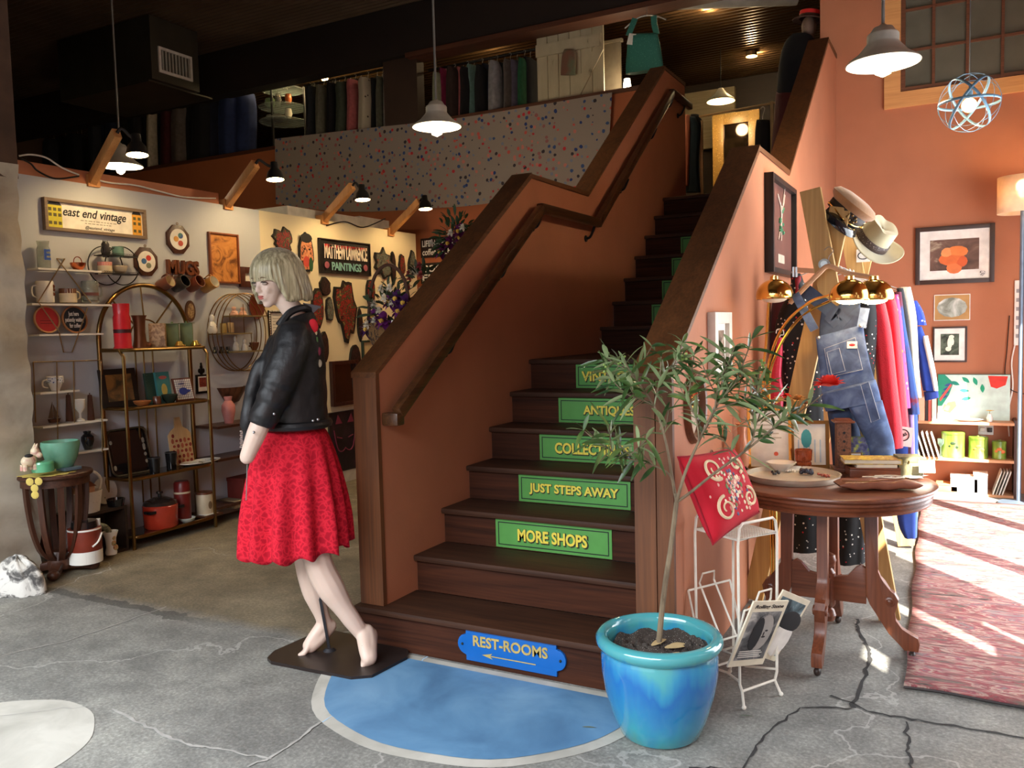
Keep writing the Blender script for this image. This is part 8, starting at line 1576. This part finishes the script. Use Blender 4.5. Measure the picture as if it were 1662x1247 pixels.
for lab, Y, ft, fb, gs in racks:
    x0, x1 = gs[0][0], gs[-1][1]; A, B = AY(x0, ft(x0) - 7, Y), AY(x1, ft(x1) - 7, Y); zr = min(4.78, (A.z + B.z) / 2 + .02); o = thing('clothes_rod', 'dark hanging rod of the ' + lab, 'rod', V((A.x + B.x) / 2, Y, zr)); hx = (B.x - A.x) / 2; m = MB(); m.cyl(V(-hx - .1, 0, 0), V(hx + .1, 0, 0), .014, n=8); m.build('rod', LK, o)
    for x in (-hx, hx): m = MB(); m.cyl(V(x, 0, 0), V(x, 0, 4.83 - zr), .006, n=6); m.build('drop_wire', LK, o)
    for k, g in enumerate(gs):
        c = NM[g[2]]; a, b = g[0], g[1]; yt = ft((a + b) / 2) + (g[3] if len(g) > 3 else rnd.uniform(-3, 3)); yb_ = fb((a + b) / 2) + 16; mid = (a + b) / 2; wv = rnd.uniform(-2, 2); t_ = AY(mid, yt, Y)
        gm = mat('up_%s' % NAME[c].replace(' ', '_'), c, .9, var=.18, scale=22) if not (a, b) == (588, 607) else speckle('plaid_cream', (176, 166, 146), [(72, 62, 52)], 16, .34)
        o = garment('garment', '%s garment, %s from the left on the %s' % (NAME[c], ORD[k], lab), 'garment', [(mid - (b - a) * .2, mid + (b - a) * .2, yt), (a + 2 + wv, b - 2 + wv, yt + 9), (a + 1, b - 1, yt + 35), (a + 1 + wv, b - 1 + wv, yb_)], Y + (.05 if k % 2 else -.05), .13, gm, 'clothes on the ' + lab, folds=(.10, 5))
        m = MB(); m.tube([V(0, 0, -.02), V(0, 0, max(.02, zr - t_.z - .03)), V(.012, .0, max(.03, zr - t_.z)), V(0, 0, max(.04, zr - t_.z + .018)), V(-.012, 0, max(.03, zr - t_.z + .008))], .003, 5); m.build('hanger', HANGW, o)
# barn door, cabinet, teal top
A, B, Cc, D_ = AY(870, 53, 8.05), AY(979, 38, 8.05), AY(872, 175, 8.05), AY(981, 160, 8.05); w_ = B.x - A.x; z0 = YB and 3.70; h_ = A.z - z0; o = thing('plank_door', 'old cream plank door with cracked braces standing upstairs', 'door', V(A.x, 8.05, z0)); DP = patches('flaking_cream_paint', [(.26, (120, 110, 88)), (.34, (178, 168, 140)), (.7, (192, 182, 154))], 9, .8, .4, (1, 1, .4))
for k in range(6): m = MB(); m.box(w_ * k / 6 + .004, w_ * (k + 1) / 6 - .004, 0, .025, -.9, h_); m.build('plank', DP, o, 0)
m = MB(); m.box(.0, w_ * .97, -.022, 0, h_ * .68, h_ * .83); m.build('batten', DP, o, 0); m = MB(); m.beam(V(w_ * .95, -.01, h_ * .66), V(w_ * .45, -.01, -.05), .018, .10, up=(1, 0, 0)); m.build('brace', DP, o, 0)
garment('slip', 'small grey green slip hanging on the cream plank door', 'garment', [(916, 932, 80), (912, 934, 92), (910, 934, 122)], 7.99, .015, patches('grey_green_slip', [(.45, (104, 112, 88)), (.6, (120, 84, 66))], 4, .7, .2))
A, B = AY(981, 72, 8.3), AY(1008, 152, 8.3); o = thing('beige_screen', 'beige canvas panel right of the cream plank door', 'panel', V((A.x + B.x) / 2, 8.3, B.z)); m = MB(); w_ = B.x - A.x; m.box(-w_ / 2, w_ / 2, 0, .03, 2.562 - B.z, A.z - B.z); m.build('panel', mat('beige_canvas', (120, 108, 88), .9), o, 0); m = MB(); m.box(-w_ / 2 - .02, w_ / 2 + .02, -.01, .04, A.z - B.z, A.z - B.z + .03); m.build('top_rail', mat('beige_rail', (140, 126, 104), .8), o, 0)
TEAL = speckle('teal_sequins', (48, 116, 104), [(84, 150, 134), (40, 100, 90), (70, 136, 122)], 60, .4, .5)
def topx(o, t0):
    for px in ([(1020, 58), (1026, 42), (1031, 30)], [(1066, 56), (1062, 40), (1061, 26)]):
        m = MB(); P_ = [AY(x, y, 7.70) - t0 for x, y in px]
        for a, b in zip(P_, P_[1:]): m.beam(a, b, .01, .055, up=(1, 0, 0))
        m.build('strap', TEAL, o, 0)
    m = MB(); P_ = [AY(x, y, 7.71) - t0 for x, y in ((1014, 46), (1034, 30), (1050, 25), (1066, 26), (1081, 32))]; m.tube(smoothpath(P_, 4), .007, 6); m.tube([P_[2], P_[2] + V(0, 0, .08)], .003, 5); m.build('hanger', HANGW, o); m = MB(); m.box(-.035, .035, -.045, -.043, -.11, -.01, T(-.08, 0, .02) @ RY(.3)); m.build('price_tag', CARD, o, 0)
garment('sequin_top', 'teal sequinned sleeveless top hanging at the top of the left stair wall', 'top', [(1020, 1067, 56, 54), (1018, 1072, 80, 76), (1016, 1076, 104, 102), (1016, 1077, 121, 113)], 7.70, .05, TEAL, extra=topx)
# little lit table lamp, glass stand with glassware
P = AY(1018, 148, 8.2); o = thing('table_lamp', 'small glowing table lamp behind the upper stair cap', 'lamp', P); m = MB(); m.lathe([(.045, 0), (.03, .12), (.027, .12)], 16, cap0=False, cap1=False); m.build('shade', emit('lit_shade', (255, 236, 196), 9), o); m = MB(); m.lathe([(0, 2.562 - P.z), (.10, 2.562 - P.z), (.02, 2.59 - P.z), (.015, 0), (0, 0)], 12, cap0=False); m.build('base', BRASS, o); light('table_lamp_light', 'POINT', P + V(0, -.1, .05), 5, (1, .8, .55), .04)
P = AY(458, 146, 8.3); o = thing('glass_stand', 'round glass topped black stand upstairs between the clothes racks', 'stand', V(P.x, 8.3, 2.561)); zt_ = P.z - 2.561; GT = mat('green_clear_glass', (206, 218, 210), .04, alpha=.35, coat=.3)
for z, r in ((zt_, .27), (zt_ - .22, .30), (zt_ - .40, .30)): m = MB(); m.lathe([(0, z - .008), (r, z - .008), (r + .004, z - .004), (r, z), (0, z)], 40, cap0=False, cap1=False); m.build('glass_shelf', GT, o)
for x, y in ((-.27, .1), (.27, .1), (0, -.2)): m = MB(); m.cyl(V(x, y, 0), V(x, y, zt_ + .02), .014, n=8); m.build('post', LK, o)
for lab, x, dz, r, h, c, tr in (('green glass bowl on the glass stand upstairs', -.14, -.22, .07, .11, (150, 176, 130), .5), ('clear glass decanter on the glass stand upstairs', .0, -.22, .04, .16, (220, 220, 210), .8), ('jar with an orange label on the glass stand upstairs', .17, -.22, .045, .12, (206, 120, 70), .2), ('grey platter on the lower shelf of the glass stand', -.05, -.40, .15, .06, (130, 130, 120), 0), ('white jug on the lower shelf of the glass stand', .16, -.40, .05, .12, (190, 186, 170), 0)): m = MB(); m.lathe([(0, 0), (r * .6, 0), (r, h * .5), (r * .8, h), (r * .7, h), (r * .85, h * .5), (0, h * .1)], 18, cap0=False, cap1=False); tag(m.build('glassware', mat('gl%d' % c[0], c, .1, trans=tr), None, 40, V(P.x + x, 8.22, P.z + dz + .001)), lab, 'glassware')
# air duct with register
D0 = AY(247, 127, 6.5); o = thing('air_duct', 'grey square air duct with a white register hanging from the dark ceiling', 'duct', V(D0.x, 6.5, D0.z)); DUCT = mat('dull_duct_metal', (74, 72, 62), .5, .5, var=.15, scale=3); HH = 4.98 - D0.z; m = MB(); m.box(-1.6, 0, 0, .66, 0, HH, bev=.004); m.build('casing', DUCT, o, 30); m = MB(); m.box(-1.6, -.06, -.0, .9, -.02, -.001); m.build('bottom_panel', DUCT, o, 0)
m = MB(); [m.box(*b) for b in ((.001, .02, .09, .55, .09, .12), (.001, .02, .09, .55, .34, .37), (.001, .02, .09, .12, .12, .34), (.001, .02, .52, .55, .12, .34))]; q_ = m.build('register_frame', CARD, o, 0)
for k in range(9): m = MB(); y = .135 + k * .045; m.box(.004, .016, y, y + .022, .12, .34, None); m.build('louvre', mat('louvre_white', (170, 170, 160), .5), q_, 0)
# recessed and hung lamps upstairs
WARM = emit('upstairs_bulb', (255, 206, 130), 24.0)
for i, (x, y, Y, r, lab) in enumerate(((770, 78, 8.9, .06, 'small ceiling spotlight above the coats right of the dark post'), (1143, 12, 9.2, .07, 'ceiling spotlight beside the white pipe above the stairs'), (1220, 92, 10.9, .07, 'ceiling spotlight deep in the room above the stairs'), (527, 126, 8.4, .045, 'bare bulb glowing left of the middle coat rack'), (246, 176, 8.35, .04, 'bare bulb among the coats under the air duct'), (466, 130, 8.5, .04, 'bare bulb shining above the round glass stand'))):
    P = AY(x, y, Y); o = thing('ceiling_lamp', lab, 'lamp', P); zc = max(.06, 4.83 - P.z); m = MB()
    if i < 3: m.lathe([(r, 0), (r * .9, .06), (r * .3, .09), (0, .09)], 20, cap0=False); m.build('can', mat('lamp_can', (120, 110, 96), .4, .5), o); m = MB(); m.lathe([(0, .01), (r * .95, .005), (r * .9, .03), (0, .04)], 20, cap0=False); m.build('bulb', WARM, o)
    else: m.sphere(V(0, 0, 0), r, 14, 8); m.build('bulb', WARM, o); m = MB(); m.lathe([(r * .5, r * .7), (r * .5, r * 1.9), (0, r * 1.9)], 12, cap0=False); m.build('socket', LK, o)
    m = MB(); m.cyl(V(0, 0, .05), V(0, 0, zc), .005, n=6); m.build('stem', LK, o); light('upstairs_light', 'POINT', P + V(0, -.02, -.09), 10, (1.0, .74, .40), .05)
P = AY(1170, 165, 10.6); o = thing('pendant_lamp', 'wide white lit pendant lamp at the far end above the stairs', 'pendant lamp', P); m = MB(); m.lathe([(.17, 0), (.16, .03), (.07, .10), (.03, .16), (0, .16)], 28, cap0=False); m.build('shade', ENAM, o); m = MB(); m.lathe([(0, .012), (.155, .006), (.1, .04), (0, .05)], 24, cap0=False); m.build('bulb', WARM, o); m = MB(); m.cyl(V(0, 0, .16), V(0, 0, 4.83 - P.z), .006, n=6); m.build('stem', LK, o); light('upstairs_light', 'POINT', P + V(0, 0, -.12), 10, (1, .76, .44), .08)
A = AY(1092, 3, 8.4); m = MB(); m.cyl(V(0, 0, 0), V(1.1, .55, 0), .075); tag(m.build('pipe', mat('white_pipe', (190, 186, 176), .5), None, 40, A), 'short white pipe under the ceiling above the stairs', 'pipe')
wallbox('trim_7', AY(1108, 150, 11.9).x, AY(1192, 130, 11.9).x, 11.9, 11.99, 3.9, 4.7, wood('grey_siding', (120, 108, 84), (150, 136, 108), 'X', .7))
# gilt mirror, rails and clothes at the stair head
YM = 11.2; A, B = AY(1158, 189, YM), AY(1234, 172, YM); hM = 1.7; 
picture('tall mirror in a wide beaded gilt frame at the head of the stairs', A, V(B.x, YM, A.z), V(A.x, YM, A.z - hM), 0, .14, .06, speckle('beaded_gilt', (150, 118, 62), [(206, 172, 104), (110, 84, 44)], 45, .4, .35), mat('dim_mirror', (80, 66, 56), .06, .9), cat='mirror', name='gilt_mirror')
PN = mat('pale_pine_post', (178, 146, 96), .6)
o = thing('garment_rail', 'pale timber garment rail at the head of the stairs', 'clothes rail', V(AY(1253, 170, 8.9).x, 8.9, 2.561)); ro = o.location.copy()
for x in (1138, 1253): P = AY(x, 180, 8.9); m = MB(); m.beam(V(P.x - ro.x, 0, 0), V(P.x - ro.x, 0, AY(x, 165 if x > 1200 else 196, 8.9).z - ro.z), .03, .03); m.build('post', PN, o, 0)
m = MB(); m.cyl(AY(1095, 197, 8.9) - ro, AY(1262, 166, 8.9) - ro, .012, n=8); m.build('rail', PN, o)
for nm, lab, rows, Y, c in (('dress', 'peach dress at the left end of the rail at the stair head', [(1110, 1119, 187), (1109, 1121, 205), (1108, 1120, 250), (1110, 1118, 302)], 8.84, (206, 132, 100)), ('dress', 'long dark teal dress at the stair head', [(1118, 1130, 190), (1115, 1137, 215), (1114, 1134, 260), (1112, 1137, 312)], 8.88, (24, 44, 52)), ('blouse', 'black short sleeved blouse at the stair head', [(1122, 1134, 186), (1122, 1140, 200), (1128, 1139, 224)], 8.92, (22, 22, 24)), ('coat', 'black coat hanging in front of the gilt mirror', [(1228, 1248, 195), (1226, 1251, 215), (1225, 1250, 252)], 8.95, (26, 25, 26))): garment(nm, lab, 'garment', rows, Y, .06, mat('st%d' % c[1], c, .85), 'clothes at the stair head', (AY((rows[0][0] + rows[0][1]) / 2, 180, Y).x, AY(1180, 183, 8.9).z))
# dressed torso with a red hat at the upper right
o = thing('mannequin', 'dark coated mannequin with a red topped hat at the head of the stairs', 'mannequin', AY(1290, 120, 8.05)); mo_ = o.location.copy()
def mp(nm, rows, mt, th): m = MB(); loft(m, subrows(rows), 8.05, th, (.04, 5)); [setattr(v, 'co', v.co - mo_) for v in m.bm.verts]; return m.build(nm, mt, o, 60)
mp('coat', [(1288, 1318, 58), (1274, 1326, 72), (1266, 1332, 100), (1262, 1334, 140), (1262, 1336, 185)], mat('black_coat', (26, 28, 32), .8), .13); mp('skirt', [(1260, 1336, 150), (1256, 1338, 200), (1250, 1340, 280), (1246, 1342, 330)], mat('maroon_brocade', (92, 34, 32), .7, bump=.3), .15)
P = AY(1313, 44, 8.05) - mo_; m = MB(); m.sphere(P, (.065, .08, .095), 16, 10); m.cyl(P + V(0, 0, -.15), P + V(0, 0, -.05), .045); m.sphere(P + V(-.03, -.075, -.01), (.012, .018, .016), 8, 5); m.build('head', mat('grey_head', (120, 96, 82), .6), o)
m = MB(); m.lathe([(.14, .0), (.145, .008), (.09, .016), (.088, .08), (.0, .09)], 28, Matrix.Translation(P + V(0, 0, .05)) @ RY(.15), cap0=False); h_ = m.build('hat', mat('brown_hat', (74, 46, 36), .8), o); m = MB(); m.lathe([(.091, .05), (.09, .083), (0, .098)], 24, Matrix.Translation(P + V(0, 0, .05)) @ RY(.15), cap0=False); m.build('red_crown', mat('bright_red_felt', (214, 40, 36), .7), h_)
wallbox('trim_8', -9.9, -8.9, 11.92, 11.99, 3.9, 4.7, mat('lit_wall_strip', (206, 196, 168), .8))  # cream box standing in for a lit strip of the far wall
